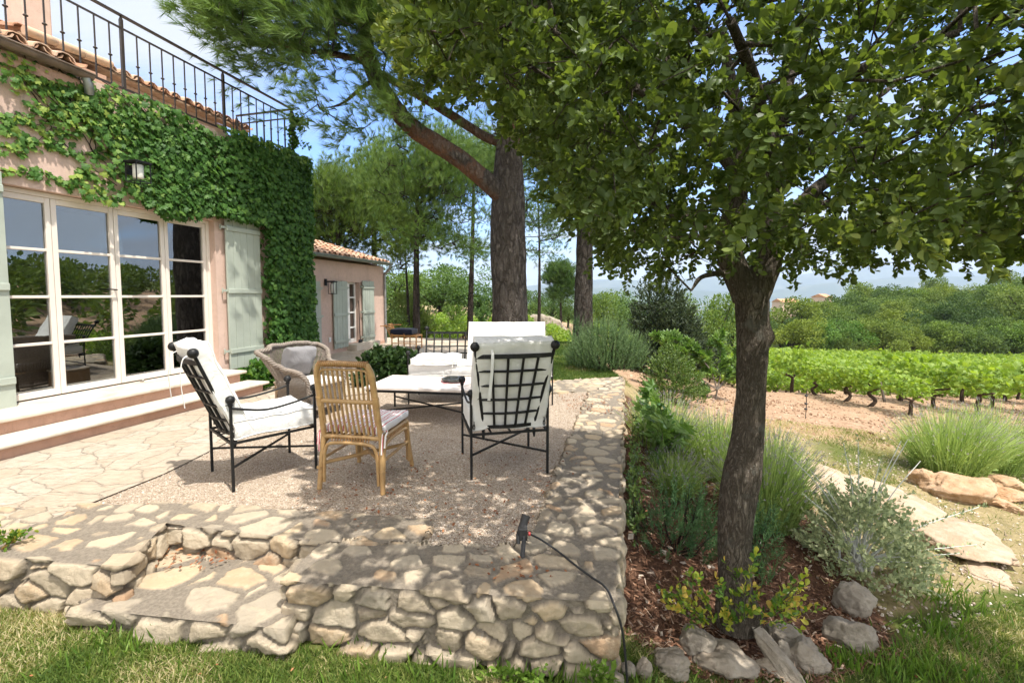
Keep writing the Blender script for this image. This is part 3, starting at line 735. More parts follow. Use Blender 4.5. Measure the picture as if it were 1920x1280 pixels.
# landing, pier and the step in the recess
pl, pr = (-3.6, 2.60), (-2.13, 2.40); nl, nr = (-2.25, 2.87), (-1.17, 2.66)
patches = [
    (q3(pl, -.6), q3(pr, -.6), q3(pr, ZT), q3(pl, ZT)),
    (q3(pl, ZT), q3(pr, ZT), q3(nl, ZT), q3((-3.6, 3.0851), ZT)),
    (q3(pr, -.6), q3(nl, -.6), q3(nl, ZT), q3(pr, ZT)),
    (q3(nl, -.6), q3(nr, -.6), q3(nr, ZT), q3(nl, ZT)),
    (q3(nl, ZT), q3(nr, ZT), q3((-1.16, 3.02), ZT), q3((-2.4, 3.17), ZT)),
    (q3(nr, ZT), q3((-.55, 2.636), ZT), q3((-.52, 2.93), ZT), q3((-1.16, 3.02), ZT)),
    (q3((-3.6, 3.0851), ZT), q3(nl, ZT), q3((-2.4, 3.17), ZT), q3((-3.3, 3.12), ZT)),
    (q3(nr, -.2), q3((-.55, 2.636), -.2), q3((-.55, 2.636), ZT), q3(nr, ZT)),
    (q3((-.55, 2.636), -.2), q3((-.52, 2.93), -.2), q3((-.52, 2.93), ZT), q3((-.55, 2.636), ZT)),
]
patches = [tuple(tuple(np.array(p) + np.array((0, 0, .003))) for p in q_) for q_ in patches]
stone_wall('stone_landing', patches, 'rough stone landing and pier at the top of the garden step, beside the front wall', 'stone wall', seed=23, rot=-.15, res=.0092)
ts = -.155
a, b_, c_, d_ = (-2.33, 2.315), (-1.13, 2.16), (-1.16, 2.795), (-2.3, 2.95)
patches = [(q3(a, -.6), q3(b_, -.6), q3(b_, ts), q3(a, ts)), (q3(a, ts), q3(b_, ts), q3(c_, ts), q3(d_, ts)),
           (q3(d_, -.6), q3(a, -.6), q3(a, ts), q3(d_, ts)), (q3(b_, -.6), q3(c_, -.6), q3(c_, ts), q3(b_, ts))]
stone_wall('stone_step', patches, 'single broad stone step set in the recess of the front wall', 'garden step', seed=37, rot=-.12, res=.0092, cell=(.25, .22, .12), joint_top=.07)

def lawn_any(x, y): return ((x < .5) & (y < 2.45 - .125 * (x + 3.2)) & ~((x > -2.4) & (x < -1.1) & (y > 2.2 - .13 * (x + 2.33)))) | ((x > .7) & (y < 2.4 + .38 * np.clip(x - 1.7, 0, 4)))
# ---------------------------------------------------------------- loose stuff on the gravel
def inpoly(x, y, poly):
    x = np.asarray(x); y = np.asarray(y); c = np.zeros(x.shape, bool); n = len(poly)
    for i in range(n):
        x0, y0 = poly[i]; x1, y1 = poly[(i + 1) % n]
        c ^= ((y0 > y) != (y1 > y)) & (x < (x1 - x0) * (y - y0) / (y1 - y0 + 1e-12) + x0)
    return c
GRAVEL = [(-3.05, 3.0), (-2.45, 3.2), (-.62, 3.0), (-.5, 2.64), (.05, 2.6), (1.28, 7.0), (.6, 7.0), (-1.2, 7.3), (-2.6, 6.4), (-2.86, 5.1), (-2.9, 3.7)]
def spread(n, x0, x1, y0, y1, fn, pw=1.0, rng=RNG):
    x = x0 + (x1 - x0) * rng.random(n); y = y0 + (y1 - y0) * rng.random(n) ** pw
    k = fn(x, y); return x[k], y[k]
OCT = ([(1, 0, 0), (-1, 0, 0), (0, 1, 0), (0, -1, 0), (0, 0, .7), (0, 0, -.7)], [(0, 2, 4), (2, 1, 4), (1, 3, 4), (3, 0, 4), (2, 0, 5), (1, 2, 5), (3, 1, 5), (0, 3, 5)])
x, y = spread(42000, -3.1, 1.4, 2.6, 7.2, lambda x, y: inpoly(x, y, GRAVEL), 1.5)
n = len(x); s_ = RNG.uniform(.0025, .0065, n) * (1 + .8 * (RNG.random(n) > .96))
leaf_obj('gravel_stones', scatter(*OCT, np.stack([x, y, np.full(n, .002)], 1), frames(RNG.normal(size=(n, 3))), s_), M['pebble']); tag(bpy.data.objects['gravel_stones'], kind='stuff')
x2, y2 = spread(900, -1.6, .6, 2.3, 4.6, lambda x, y: inpoly(x, y, GRAVEL) | (fbm(np.stack([x * 2, y * 2, x * 0], -1), 2) > .55), 1.3)
x3, y3 = spread(70, -2.2, -1.75, 2.62, 2.84, lambda x, y: x == x); x4, y4 = spread(30, -3.2, 1, 3, 7, lambda x, y: x == x); xg, yg = spread(160, -3.4, 4, 1.5, 3.2, lambda x, y: lawn_any(x, y))
x5, y5 = spread(260, .7, 1.3, 5.6, 6.7, lambda x, y: x == x)
lx = np.concatenate([x2, x3, x4, x5, xg]); ly = np.concatenate([y2, y3, y4, y5, yg]); lz = np.concatenate([np.full(len(x2), .018), np.full(len(x3), ts + .03), np.full(len(x4), .02), np.full(len(x5), .022), ground_z(xg, yg) + .035])
ax = RNG.normal(size=(len(lx), 3)); ax[:, 2] *= .25
leaf_obj('leaf_litter', scatter(*LEAF_OVAL, np.stack([lx, ly, lz], 1), frames(ax, 1.0), RNG.uniform(.012, .034, len(lx))), M['litter']); tag(bpy.data.objects['leaf_litter'], kind='stuff')

# mulch chips and dry needles in the bed
def bed(x, y):
    u = x - edge_x(y); return (u > .03) & (u < 1.75 + .10 * (y - 2.5)) & (y > 2.42 + .38 * np.clip(x - 1.7, 0, 3)) & (y < 6.8)
x, y = spread(26000, .5, 4.2, 2.3, 6.8, bed, 1.6); n = len(x)
CHIP = ([(-.16, 0, 0), (.16, 0, 0), (.20, 1, .02), (-.12, 1, .0), (-.13, .05, .10), (.14, .03, .10), (.15, .95, .12), (-.10, .93, .10)], [(4, 5, 6, 7), (0, 1, 5, 4), (1, 2, 6, 5), (2, 3, 7, 6), (3, 0, 4, 7)])
ax = RNG.normal(size=(n, 3)); ax[:, 2] *= .22
z = ground_z(x, y) + RNG.uniform(.0, .03, n)
leaf_obj('bark_mulch', [scatter(*CHIP, np.stack([x, y, z], 1)[: int(n * .55)], frames(ax[: int(n * .55)], 1.5), np.stack([RNG.uniform(.015, .05, int(n * .55))] * 3, 1)),
                        scatter(*NEEDLE, np.stack([x, y, z + .012], 1)[int(n * .55):], frames(ax[int(n * .55):], 1.5), RNG.uniform(.05, .11, n - int(n * .55)))], M['chips']); tag(bpy.data.objects['bark_mulch'], kind='stuff')

# grass
BLADE = ([(-.05, 0, 0), (.05, 0, 0), (.042, .55, .06), (-.042, .55, .06), (0, 1, .2)], [(0, 1, 2, 3), (3, 2, 4)])
def grass(name, xs, ys, hmin, hmax, mat, lean=.55, rnd=None, zoff=-.005):
    n = len(xs); ax = RNG.normal(size=(n, 3)) * lean; ax[:, 2] = 1
    return leaf_obj(name, scatter(*BLADE, np.stack([xs, ys, ground_z(xs, ys) + zoff], 1), frames(ax, 0), RNG.uniform(hmin, hmax, n), rnd=rnd), mat)
def patchy(x, y, base=.45, f=2.5):
    return np.clip(RNG.random(len(x)) * .75 + (fbm(np.stack([x * f, y * f, x * 0], -1), 4) - base) * 1.6, 0, 1)
def lawn_front(x, y): return (y < 2.50 - .125 * (x + 3.2)) & ~((x > -2.4) & (x < -1.1) & (y > 2.33 - .13 * (x + 2.33)))
x, y = spread(120000, -3.6, .56, 1.2, 2.6, lawn_front); g1 = (x, y)
def lawn_right(x, y):
    return (y < 2.50 + .38 * np.clip(x - 1.7, 0, 4) + .10 * (fbm(np.stack([x * 4, y * 4, x * 0], -1), 3) - .5)) & (x > .5)
x, y = spread(200000, .5, 5.2, 1.3, 4.1, lawn_right); xs = np.concatenate([g1[0], x]); ys = np.concatenate([g1[1], y])
o = grass('lawn_grass', xs, ys, .022, .055, M['grass'], .8, patchy(xs, ys, .37)); tag(o, kind='stuff')
x, y = spread(60000, .2, 3.0, 7.9, 15, lambda x, y: (x < 2.1 + .0 * y) & (x > -.5 + .0 * y))
x6, y6 = spread(45000, 2.5, 11, 5.2, 8.2, lambda x, y: ((x - edge_x(y)) > 2.2) & (fbm(np.stack([x * .9, y * .9, x * 0], -1), 3) > .40))
xs = np.concatenate([x, x6]); ys = np.concatenate([y, y6]); r = np.concatenate([patchy(x, y, .62), np.clip(patchy(x6, y6, .3) + .12, 0, 1)])
o = grass('lawn_grass', xs, ys, .03, .085, M['grass'], .8, r); tag(o, kind='stuff')
# longer tufts against the stones
tx = []; ty = []
for (cx, cy, rr, k) in [(2.02, 2.62, .12, 160), (2.3, 2.55, .25, 260), (2.6, 2.6, .3, 240), (1.7, 2.28, .2, 200), (1.2, 2.16, .3, 260), (.75, 2.1, .2, 120), (2.9, 2.9, .3, 240), (3.3, 3.3, .4, 250), (-1.9, 2.2, .4, 160), (-.6, 2.12, .5, 260), (.2, 2.07, .3, 200), (3.0, 2.4, .4, 260)]:
    tx.append(cx + RNG.normal(size=k) * rr * .5); ty.append(cy + RNG.normal(size=k) * rr * .3)
tx = np.concatenate(tx); ty = np.concatenate(ty)
o = grass('tall_grass', tx, ty, .05, .12, M['grass_lush'], .35); tag(o, kind='stuff')
x, y = spread(9000, 2.2, 18, 6.6, 17, lambda x, y: (x - edge_x(y) > .9) & (y + .12 * x > 7.6), 1.4); n = len(x)
leaf_obj('soil_clods', scatter(*OCT, np.stack([x, y, ground_z(x, y) + .006], 1), frames(RNG.normal(size=(n, 3))), RNG.uniform(.008, .035, n) * (1 + (RNG.random(n) > .95))), M['clod']); tag(bpy.data.objects['soil_clods'], kind='stuff')
x, y = spread(9000, 2.0, 7.5, 2.9, 6.6, lambda x, y: (x - edge_x(y) > 1.5) & (y > 2.5 + .36 * np.clip(x - 1.7, 0, 4))); n = len(x)
o = grass('dry_grass', x, y, .02, .08, M['grass'], .9, np.clip(.55 + .45 * RNG.random(n) - .3 * (RNG.random(n) > .8), 0, 1)); tag(o, kind='stuff')
x, y = spread(5000, 2.0, 7.5, 2.9, 6.6, lambda x, y: (x - edge_x(y) > 1.5) & (y > 2.5 + .36 * np.clip(x - 1.7, 0, 4)), 1.2); n = len(x)
leaf_obj('ground_pebbles', scatter(*OCT, np.stack([x, y, ground_z(x, y) + .004], 1), frames(RNG.normal(size=(n, 3))), RNG.uniform(.004, .018, n)), M['pebble']); tag(bpy.data.objects['ground_pebbles'], kind='stuff')
x, y = spread(3200, 9, 62, 11, 58, lambda x, y: x < 1.2 * y)
o = grass('dry_weeds', x, y, .04, .12, M['grass'], .7, np.clip(RNG.random(len(x)) * .6 + .4, 0, 1)); tag(o, kind='stuff')

# ---------------------------------------------------------------- mountains, sky, haze
def ridge(name, Y, x0, x1, prof, depth, mat, seed, zbase=-110):
    xs = np.linspace(x0, x1, 180); rows = np.linspace(0, 1, 14)
    h = np.interp(xs, [p[0] for p in prof], [p[1] for p in prof])
    X_, R_ = np.meshgrid(xs, rows, indexing='ij'); H_ = np.repeat(h[:, None], 14, 1)
    nz = fbm(np.stack([X_ * .0016 + seed, R_ * 3.5, R_ * 0], -1), 5) - .5
    prof_r = np.where(R_ < .55, smooth(0, .55, R_), 1 - .5 * (R_ - .55))
    Z_ = zbase + (H_ - zbase) * np.clip(prof_r + nz * .35 * smooth(0, .3, R_) * (1 - smooth(.4, .55, R_) * .85), 0, 1.04)
    Yy = Y - depth * .55 + R_ * depth + nz * 300
    i = (np.arange(179)[:, None] * 14 + np.arange(13)[None]).ravel()
    Q = np.stack([i, i + 14, i + 15, i + 1], 1)
    o = np_obj(name, np.stack([X_, Yy, Z_], -1).reshape(-1, 3), Q.ravel(), np.arange(len(Q)) * 4, mat, smooth=True)
    return tag(o, kind='structure')
def pz(py, Y): return CH + (552 - py) / 853 * Y
def px_x(px, Y): return (px - 960) / 853 * Y
Ym = 9000
ridge('mountains', Ym, px_x(-400, Ym), px_x(2500, Ym), [(px_x(a, Ym), pz(b, Ym)) for a, b in [(-400, 520), (400, 512), (800, 530), (960, 540), (1010, 534), (1120, 524), (1230, 526), (1320, 520), (1400, 518), (1480, 520), (1560, 503), (1640, 496), (1720, 500), (1800, 512), (1900, 498), (2100, 480), (2500, 505)]], 3000, M['hill'], 3)
Yn = 6500
ridge('hills', Yn, px_x(-400, Yn), px_x(2500, Yn), [(px_x(a, Yn), pz(b, Yn)) for a, b in [(-400, 545), (600, 545), (1000, 548), (1100, 540), (1230, 538), (1330, 546), (1450, 545), (1540, 532), (1680, 520), (1900, 516), (2500, 520)]], 1800, M['hill'], 9)

SUN_DIR = unit(np.array([.31, -.33, 1.02]))        # towards the sun
elev = math.asin(SUN_DIR[2]); azim = math.atan2(SUN_DIR[0], SUN_DIR[1])
W = bpy.data.worlds.new('World'); SC.world = W; W.use_nodes = True
nt = W.node_tree; nt.nodes.clear()
def wn(t, **k):
    x = nt.nodes.new(t)
    for a, b in k.items(): setattr(x, a, b)
    return x
sky = wn('ShaderNodeTexSky', sky_type='NISHITA', sun_disc=False, sun_elevation=elev, sun_rotation=azim, altitude=1200, air_density=1.0, dust_density=.25, ozone_density=4.0)
tc = wn('ShaderNodeTexCoord'); sep = wn('ShaderNodeSeparateXYZ'); nt.links.new(tc.outputs['Generated'], sep.inputs[0])
def wm(op, a, b=0., c=None):
    x = wn('ShaderNodeMath', operation=op)
    for i, v in enumerate([a, b] + ([c] if c is not None else [])):
        if hasattr(v, 'is_output'): nt.links.new(v, x.inputs[i])
        else: x.inputs[i].default_value = v
    return x.outputs[0]
# project the sky direction on a high flat layer so clouds foreshorten towards the horizon
zc = wm('MAXIMUM', wm('ADD', sep.outputs[2], .12), .03)
cu = wm('DIVIDE', sep.outputs[0], zc); cv = wm('DIVIDE', sep.outputs[1], zc)
cmb = wn('ShaderNodeCombineXYZ'); nt.links.new(cu, cmb.inputs[0]); nt.links.new(cv, cmb.inputs[1])
mp = wn('ShaderNodeMapping'); mp.inputs['Rotation'].default_value = (0, 0, .5); mp.inputs['Scale'].default_value = (.55, 1.5, 1); nt.links.new(cmb.outputs[0], mp.inputs[0])
n1 = wn('ShaderNodeTexNoise'); n1.inputs['Scale'].default_value = 1.15; n1.inputs['Detail'].default_value = 9; n1.inputs['Roughness'].default_value = .62; n1.inputs['Distortion'].default_value = .5; nt.links.new(mp.outputs[0], n1.inputs['Vector'])
# more cloud to the left and low over the mountains, a clear blue gap between the house and the pine
left = wn('ShaderNodeMapRange'); nt.links.new(sep.outputs[0], left.inputs['Value']); left.inputs['From Min'].default_value = -.30; left.inputs['From Max'].default_value = -.52; left.inputs['To Max'].default_value = .36
high = wn('ShaderNodeMapRange'); nt.links.new(sep.outputs[2], high.inputs['Value']); high.inputs['From Min'].default_value = .18; high.inputs['From Max'].default_value = .40
low = wn('ShaderNodeMapRange'); nt.links.new(sep.outputs[2], low.inputs['Value']); low.inputs['From Min'].default_value = .26; low.inputs['From Max'].default_value = .02; low.inputs['To Max'].default_value = .28
dens = wm('ADD', n1.outputs['Fac'], wm('ADD', wm('MULTIPLY', left.outputs[0], high.outputs[0]), low.outputs[0]))
right = wn('ShaderNodeMapRange'); nt.links.new(sep.outputs[0], right.inputs['Value']); right.inputs['From Min'].default_value = .0; right.inputs['From Max'].default_value = .5; right.inputs['To Max'].default_value = .12
dens = wm('ADD', dens, right.outputs[0])
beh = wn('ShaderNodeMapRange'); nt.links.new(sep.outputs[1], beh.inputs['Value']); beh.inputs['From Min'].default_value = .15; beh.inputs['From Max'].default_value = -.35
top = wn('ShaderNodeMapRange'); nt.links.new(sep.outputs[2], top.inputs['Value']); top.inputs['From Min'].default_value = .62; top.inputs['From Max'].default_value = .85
fill = wm('MAXIMUM', beh.outputs[0], top.outputs[0])  # extra bright clouds behind the camera and overhead, added as fill light
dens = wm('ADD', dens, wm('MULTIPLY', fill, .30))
cf = wn('ShaderNodeMapRange'); nt.links.new(dens, cf.inputs['Value']); cf.inputs['From Min'].default_value = .50; cf.inputs['From Max'].default_value = .86; cf.interpolation_type = 'SMOOTHSTEP'
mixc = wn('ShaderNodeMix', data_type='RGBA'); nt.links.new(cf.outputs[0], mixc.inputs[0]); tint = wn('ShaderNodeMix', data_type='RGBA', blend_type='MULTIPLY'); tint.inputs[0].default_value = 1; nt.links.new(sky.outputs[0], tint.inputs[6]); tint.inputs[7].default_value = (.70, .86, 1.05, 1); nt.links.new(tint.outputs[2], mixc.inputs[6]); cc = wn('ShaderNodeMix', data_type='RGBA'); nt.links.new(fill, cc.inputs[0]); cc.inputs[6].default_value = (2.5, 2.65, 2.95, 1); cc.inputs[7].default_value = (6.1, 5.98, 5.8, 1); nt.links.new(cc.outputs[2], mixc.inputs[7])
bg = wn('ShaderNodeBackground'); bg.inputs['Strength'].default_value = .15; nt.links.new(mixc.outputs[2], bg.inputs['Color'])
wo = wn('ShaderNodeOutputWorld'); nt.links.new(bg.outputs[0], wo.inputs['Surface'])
sun = bpy.data.lights.new('sun', 'SUN'); sun.energy = 3.3; sun.angle = rad(.53); sun.color = (1.0, .955, .88)
so = link(bpy.data.objects.new('sun', sun)); so.rotation_euler = Vector(SUN_DIR).to_track_quat('Z', 'Y').to_euler(); so.location = (4, -6, 12)

hz = MB(); hz.box((0, 4500, 260), (17000, 13000, 740)); hb = hz.build('haze', [], None); tag(hb, kind='stuff')
hm = bpy.data.materials.new('haze_air'); hm.use_nodes = True; hm.node_tree.nodes.clear()
ho = hm.node_tree.nodes.new('ShaderNodeOutputMaterial'); hv = hm.node_tree.nodes.new('ShaderNodeVolumePrincipled')
hv.inputs['Color'].default_value = (.66, .80, 1.0, 1); hv.inputs['Density'].default_value = 1.2e-4; hv.inputs['Anisotropy'].default_value = .0
hm.node_tree.links.new(hv.outputs[0], ho.inputs['Volume']); hb.data.materials.append(hm)
# ---------------------------------------------------------------- the farmhouse (local axes: x out of the facade, y along it away from the camera)
HA = rad(14.45); HX = -6.66
house = thing('farmhouse', 'pink stucco farmhouse with a wide glazed door, ivy on its facade and a roof terrace', 'house', (HX, 0, 0), -HA)
def hw(p, s, z):                                   # house local -> world
    return np.array([HX + p * math.cos(HA) + s * math.sin(HA), -p * math.sin(HA) + s * math.cos(HA), z])
S0, S1, D0, D1, DT = -3.0, 9.32, 4.74, 7.46, 2.65
WP = .15                                           # outer face of the wall
ZW = 4.07
# wall in butted pieces round the door opening, with a reveal
m = MB()
def slab(m, x0, x1, y0, y1, z0, z1, mat=0): m.box(((x0 + x1) / 2, (y0 + y1) / 2, (z0 + z1) / 2), (abs(x1 - x0), abs(y1 - y0), abs(z1 - z0)), None, mat)
slab(m, -.25, WP, S0, D0, -.3, ZW); slab(m, -.25, WP, D1, S1, -.3, ZW); slab(m, -.25, WP, D0, D1, DT, ZW); slab(m, -.25, WP - .02, D0, D1, -.3, .27)
slab(m, -6.0, -.25, S1 - .35, S1, -.3, ZW)
o = m.build('wall', M['stucco'], house)
m = MB(); slab(m, -6.0, -.05, S0, S1, ZW - .25, ZW - .002); m.build('terrace_deck', M['step_stone'], house)
# steps
for (x1, z0, z1, sa, sb) in ((.64, -.2, .275, 1.0, 7.36), (1.00, -.2, .115, .5, 7.42)):
    m = MB(); slab(m, WP, x1, sa, sb, z0, z1); m.build('step_riser', M['stucco_riser'], house)
m = MB(); slab(m, -.02, .70, .96, 7.44, .28, .325); m.build('threshold', M['step_stone'], house, .014, 3)
m = MB(); slab(m, .642, 1.06, .46, 7.50, .118, .160); m.build('step_tread', M['step_stone'], house, .016, 3)
# french door: fixed frame, four glazed leaves, each with panes
DZ0, DZ1 = .33, DT - .005
m = MB()
slab(m, -.05, .05, D0 + .002, D0 + .05, DZ0, DZ1); slab(m, -.05, .05, D1 - .05, D1 - .002, DZ0, DZ1); slab(m, -.05, .05, D0 + .05, D1 - .05, DZ1 - .05, DZ1)
m.build('door_frame', M['frame'], house, .004)
lw = (D1 - D0 - .1) / 4
for k in range(4):
    y0 = D0 + .05 + k * lw; y1 = y0 + lw
    st = .055; e = .003
    leaf = MB()
    slab(leaf, -.03, .03, y0 + e, y0 + st, DZ0 + .012, DZ1 - .052); slab(leaf, -.03, .03, y1 - st, y1 - e, DZ0 + .012, DZ1 - .052)
    slab(leaf, -.03, .03, y0 + st, y1 - st, DZ0 + .012, DZ0 + .085); slab(leaf, -.03, .03, y0 + st, y1 - st, DZ1 - .115, DZ1 - .052)
    za, zb = DZ0 + .085, DZ1 - .115
    for q_ in range(1, 4):
        zc_ = za + (zb - za) * q_ / 4; slab(leaf, -.024, .026, y0 + st, y1 - st, zc_ - .016, zc_ + .016)
    lo = leaf.build('door_leaf', M['frame'], house, .005)
    g = MB(); g.box((.0, (y0 + y1) / 2, (za + zb) / 2), (.006, lw - 2 * st + .01, zb - za + .01)); g.build('glass', M['glass'], lo)
    if k == 1:
        h = MB(); h.tube([(.03, y1 - .028, 1.56), (.075, y1 - .028, 1.56)], .008, 8); h.tube([(.075, y1 - .03, 1.56), (.078, y1 - .10, 1.565), (.074, y1 - .135, 1.57)], [.009, .008, .007], 8); h.build('handle', M['iron'], lo)
    if k == 2:
        h = MB(); h.box((.10, y0 + .2, .335), (.05, .02, .02)); h.ball((.12, y0 + .2, .345), .017, 10, 6); h.build('door_stop', M['chrome'], house)
# room behind the glass
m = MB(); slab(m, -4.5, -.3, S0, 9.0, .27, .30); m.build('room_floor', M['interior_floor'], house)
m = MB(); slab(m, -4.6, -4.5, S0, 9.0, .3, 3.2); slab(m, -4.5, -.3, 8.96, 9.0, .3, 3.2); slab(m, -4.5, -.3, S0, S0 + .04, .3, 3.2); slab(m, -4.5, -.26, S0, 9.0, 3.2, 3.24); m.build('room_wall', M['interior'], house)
# curtain hanging behind the far leaf
cur = MB()
def cf_(u, v):
    y = 7.02 + .36 * u * (1 - .25 * math.sin(v * 2.6)) ; return (-.14 - .03 * math.sin(u * 34) - .05 * math.sin(v * 3), y, .36 + 2.3 * v)
cur.grid(cf_, 70, 14)
c = cur.build('curtain', M['curtain'], None); c.location = (HX, 0, 0); c.rotation_euler = (0, 0, -HA)
tag(c, 'white linen curtain gathered behind the far right pane of the glazed door', 'curtain')
# indoor silhouettes: an armchair and a table in the dark room
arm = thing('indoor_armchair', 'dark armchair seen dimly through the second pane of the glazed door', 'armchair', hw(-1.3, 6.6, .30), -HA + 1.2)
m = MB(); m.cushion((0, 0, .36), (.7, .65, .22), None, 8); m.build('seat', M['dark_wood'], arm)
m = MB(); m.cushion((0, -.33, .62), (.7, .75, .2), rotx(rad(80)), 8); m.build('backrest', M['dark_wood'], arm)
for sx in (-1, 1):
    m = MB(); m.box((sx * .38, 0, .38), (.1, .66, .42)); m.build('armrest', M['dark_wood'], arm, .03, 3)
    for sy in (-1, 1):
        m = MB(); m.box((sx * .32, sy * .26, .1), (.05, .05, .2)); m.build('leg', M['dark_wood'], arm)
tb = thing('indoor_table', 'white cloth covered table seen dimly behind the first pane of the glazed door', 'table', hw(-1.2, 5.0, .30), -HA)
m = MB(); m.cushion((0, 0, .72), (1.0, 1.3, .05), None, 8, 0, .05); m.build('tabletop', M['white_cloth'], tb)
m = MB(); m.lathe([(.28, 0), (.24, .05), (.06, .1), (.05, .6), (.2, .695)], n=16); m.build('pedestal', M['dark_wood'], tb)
# shutters
def shutter(parent, w, h, y0, z0, x, name='shutter', hinge='near', boards=5, ledges=(.12, .52, .93), mat=None, tilt=0):
    m = MB(); bw = w / boards
    for i in range(boards):
        dz = .006 * math.sin(i * 2.3)
        m.box((x + .0015 * (i % 2), y0 + bw * (i + .5), z0 + h / 2 + dz), (.026, bw - .004, h), None)
    sh = m.build(name, mat or M['shutter'], parent, .003)
    for f in ledges:
        l = MB(); l.box((x + .026, y0 + w / 2, z0 + h * f), (.022, w - .01, .075)); l.build('ledge', M['shutter'], sh, .006)
        g = MB(); yy = y0 - .035 if hinge == 'near' else y0 + w + .035
        g.box((x + .012, yy, z0 + h * f + .01), (.012, .10, .035)); g.tube([(x - .02, yy - .03, z0 + h * f - .03), (x - .02, yy - .03, z0 + h * f + .05)], .012, 8); g.build('hinge', M['shutter'], sh)
    return sh
shutter(house, .69, 2.44, 7.60, .285, WP + .055)
shutter(house, .69, 2.44, 4.255, .31, WP + .055, hinge='near')
# gutter, roof edge, chimney and the tiled roof behind the terrace
m = MB(); m.box((WP + .02, 1.3, 3.93), (.06, 8.8, .13)); m.build('cornice', M['stucco_riser'], house)
def half_pipe(m, y0, y1, x, z, r, n=8, lip=.012, th=.008):
    prof = [(r * math.cos(a), r * math.sin(a)) for a in np.linspace(math.pi, 2 * math.pi, n)]
    inner = [((r - th) * math.cos(a), (r - th) * math.sin(a)) for a in np.linspace(2 * math.pi, math.pi, n)]
    ring = prof + inner; k = len(ring); V = []
    for y in (y0, y1): V += [(x + a, y, z + b) for a, b in ring]
    m.add(V, [(i, (i + 1) % k, k + (i + 1) % k, k + i) for i in range(k)], 0, True); m.tube([(x + r, y0, z), (x + r, y1, z)], lip, 8)
m = MB(); half_pipe(m, -3, 5.78, WP + .12, 4.07, .065)
for s_ in np.arange(-2.6, 5.7, .62): m.box((WP + .05, s_, 4.02), (.16, .03, .012))
m.build('gutter', M['copper'], house)
m = MB(); m.tube(bez([(WP + .12, 5.72, 4.02), (WP + .11, 5.75, 3.94), (WP + .07, 5.78, 3.87)], 6), .045, 12); m.build('spout', M['zinc'], house)
def tile_roof(name, parent, x_eave, z_eave, y0, y1, run, slope, sp=.21, tl=.36, r=.088, up=-1, seed=1, origin=None):
    """canal tiles: rows of overlapping half barrels climbing from the eave (x decreasing)"""
    rng = np.random.default_rng(seed); V = []; F = []; rn = []
    ny_ = int((y1 - y0) / sp); nt_ = int(run / tl) + 1; na = 6
    for i in range(ny_):
        y = y0 + sp * (i + .5)
        for j in range(nt_):
            for cover in (1, 0):
                rr = r * (1 + rng.normal() * .03); yy = y + (0 if cover else sp / 2) + rng.normal() * .006; b = len(V)
                q0 = j * tl + rng.normal() * .012; q1 = q0 + tl + .05; col = rng.random()
                for (q_, dz, rk) in ((q0, .022, rr * 1.08), (q1, -.0, rr * .9)):
                    for th in (0, .014):
                        for a in np.linspace(0, math.pi, na):
                            z = z_eave + q_ * slope + dz + (math.sin(a) * (rk - th) * .85 if cover else .045 - math.sin(a) * (rk - th) * .7)
                            V.append((x_eave + up * q_, yy + math.cos(a) * (rk - th), z)); rn.append(col)
                n2 = 2 * na
                for a in range(na - 1):
                    F.append((b + a, b + a + 1, b + n2 + a + 1, b + n2 + a)); F.append((b + na + a, b + n2 + na + a, b + n2 + na + a + 1, b + na + a + 1)); F.append((b + a, b + na + a, b + na + a + 1, b + a + 1))
    F = np.array(F)
    o = np_obj(name, V, F.ravel(), np.arange(len(F)) * 4, M['tile'], parent, smooth=False, attrs={'rnd': np.array(rn)})
    return o
tile_roof('roof', house, WP + .16, 4.09, -3.0, 5.75, 1.0, .30, seed=2)
m = MB(); V = [(WP + .02, -3, 4.085), (WP + .02, 5.7, 4.085), (-2.2, 5.7, 4.74), (-2.2, -3, 4.74)]; m.add(V, [(0, 1, 2, 3)]); m.build('roof_board', M['tile_under'], house)
RB = -1.45                                           # wall of the tiled part behind the narrow terrace
rb = tile_roof('roof', house, RB + .22, 4.90, 5.9, 9.72, 2.4, .28, seed=4)
m = MB(); slab(m, -4.5, RB, 5.96, 9.30, ZW, 4.86); m.build('attic_wall', M['stucco'], house)
m = MB(); slab(m, RB, RB + .20, 5.98, 9.70, 4.865, 4.895); m.build('eave_board', M['tile_under'], house)
# the light verge tiles over a short cheek wall
m = MB()
for i, s_ in enumerate(np.arange(5.98, 6.9, .34)): m.tube([(RB + .30 - i * .02, s_, 4.90 + i * .02), (RB + .28 - i * .02, s_ + .38, 4.90 + i * .02 + .03)], [.062, .055], 10)
rr = m.build('verge', M['tile'], house); rr.data.attributes.new('rnd', 'FLOAT', 'POINT').data.foreach_set('value', np.full(len(rr.data.vertices), .72, np.float32))
m = MB(); m.add([(RB + .26, 5.97, ZW), (RB + .26, 6.95, ZW), (RB + .26, 6.95, 4.76), (RB + .26, 5.97, 4.72), (RB + .003, 5.97, ZW), (RB + .003, 6.95, ZW), (RB + .003, 6.95, 4.76), (RB + .003, 5.97, 4.72)], [(0, 1, 2, 3), (4, 7, 6, 5), (0, 3, 7, 4), (1, 5, 6, 2), (3, 2, 6, 7)]); m.build('cheek_wall', M['stucco_riser'], house)
m = MB(); slab(m, -1.76, -1.435, 6.14, 6.46, 4.3, 7.6); ch = m.build('chimney', M['stucco'], house, .02)
m = MB(); slab(m, -1.82, -1.37, 6.08, 6.52, 7.6, 7.72); m.build('cap', M['step_stone'], ch)

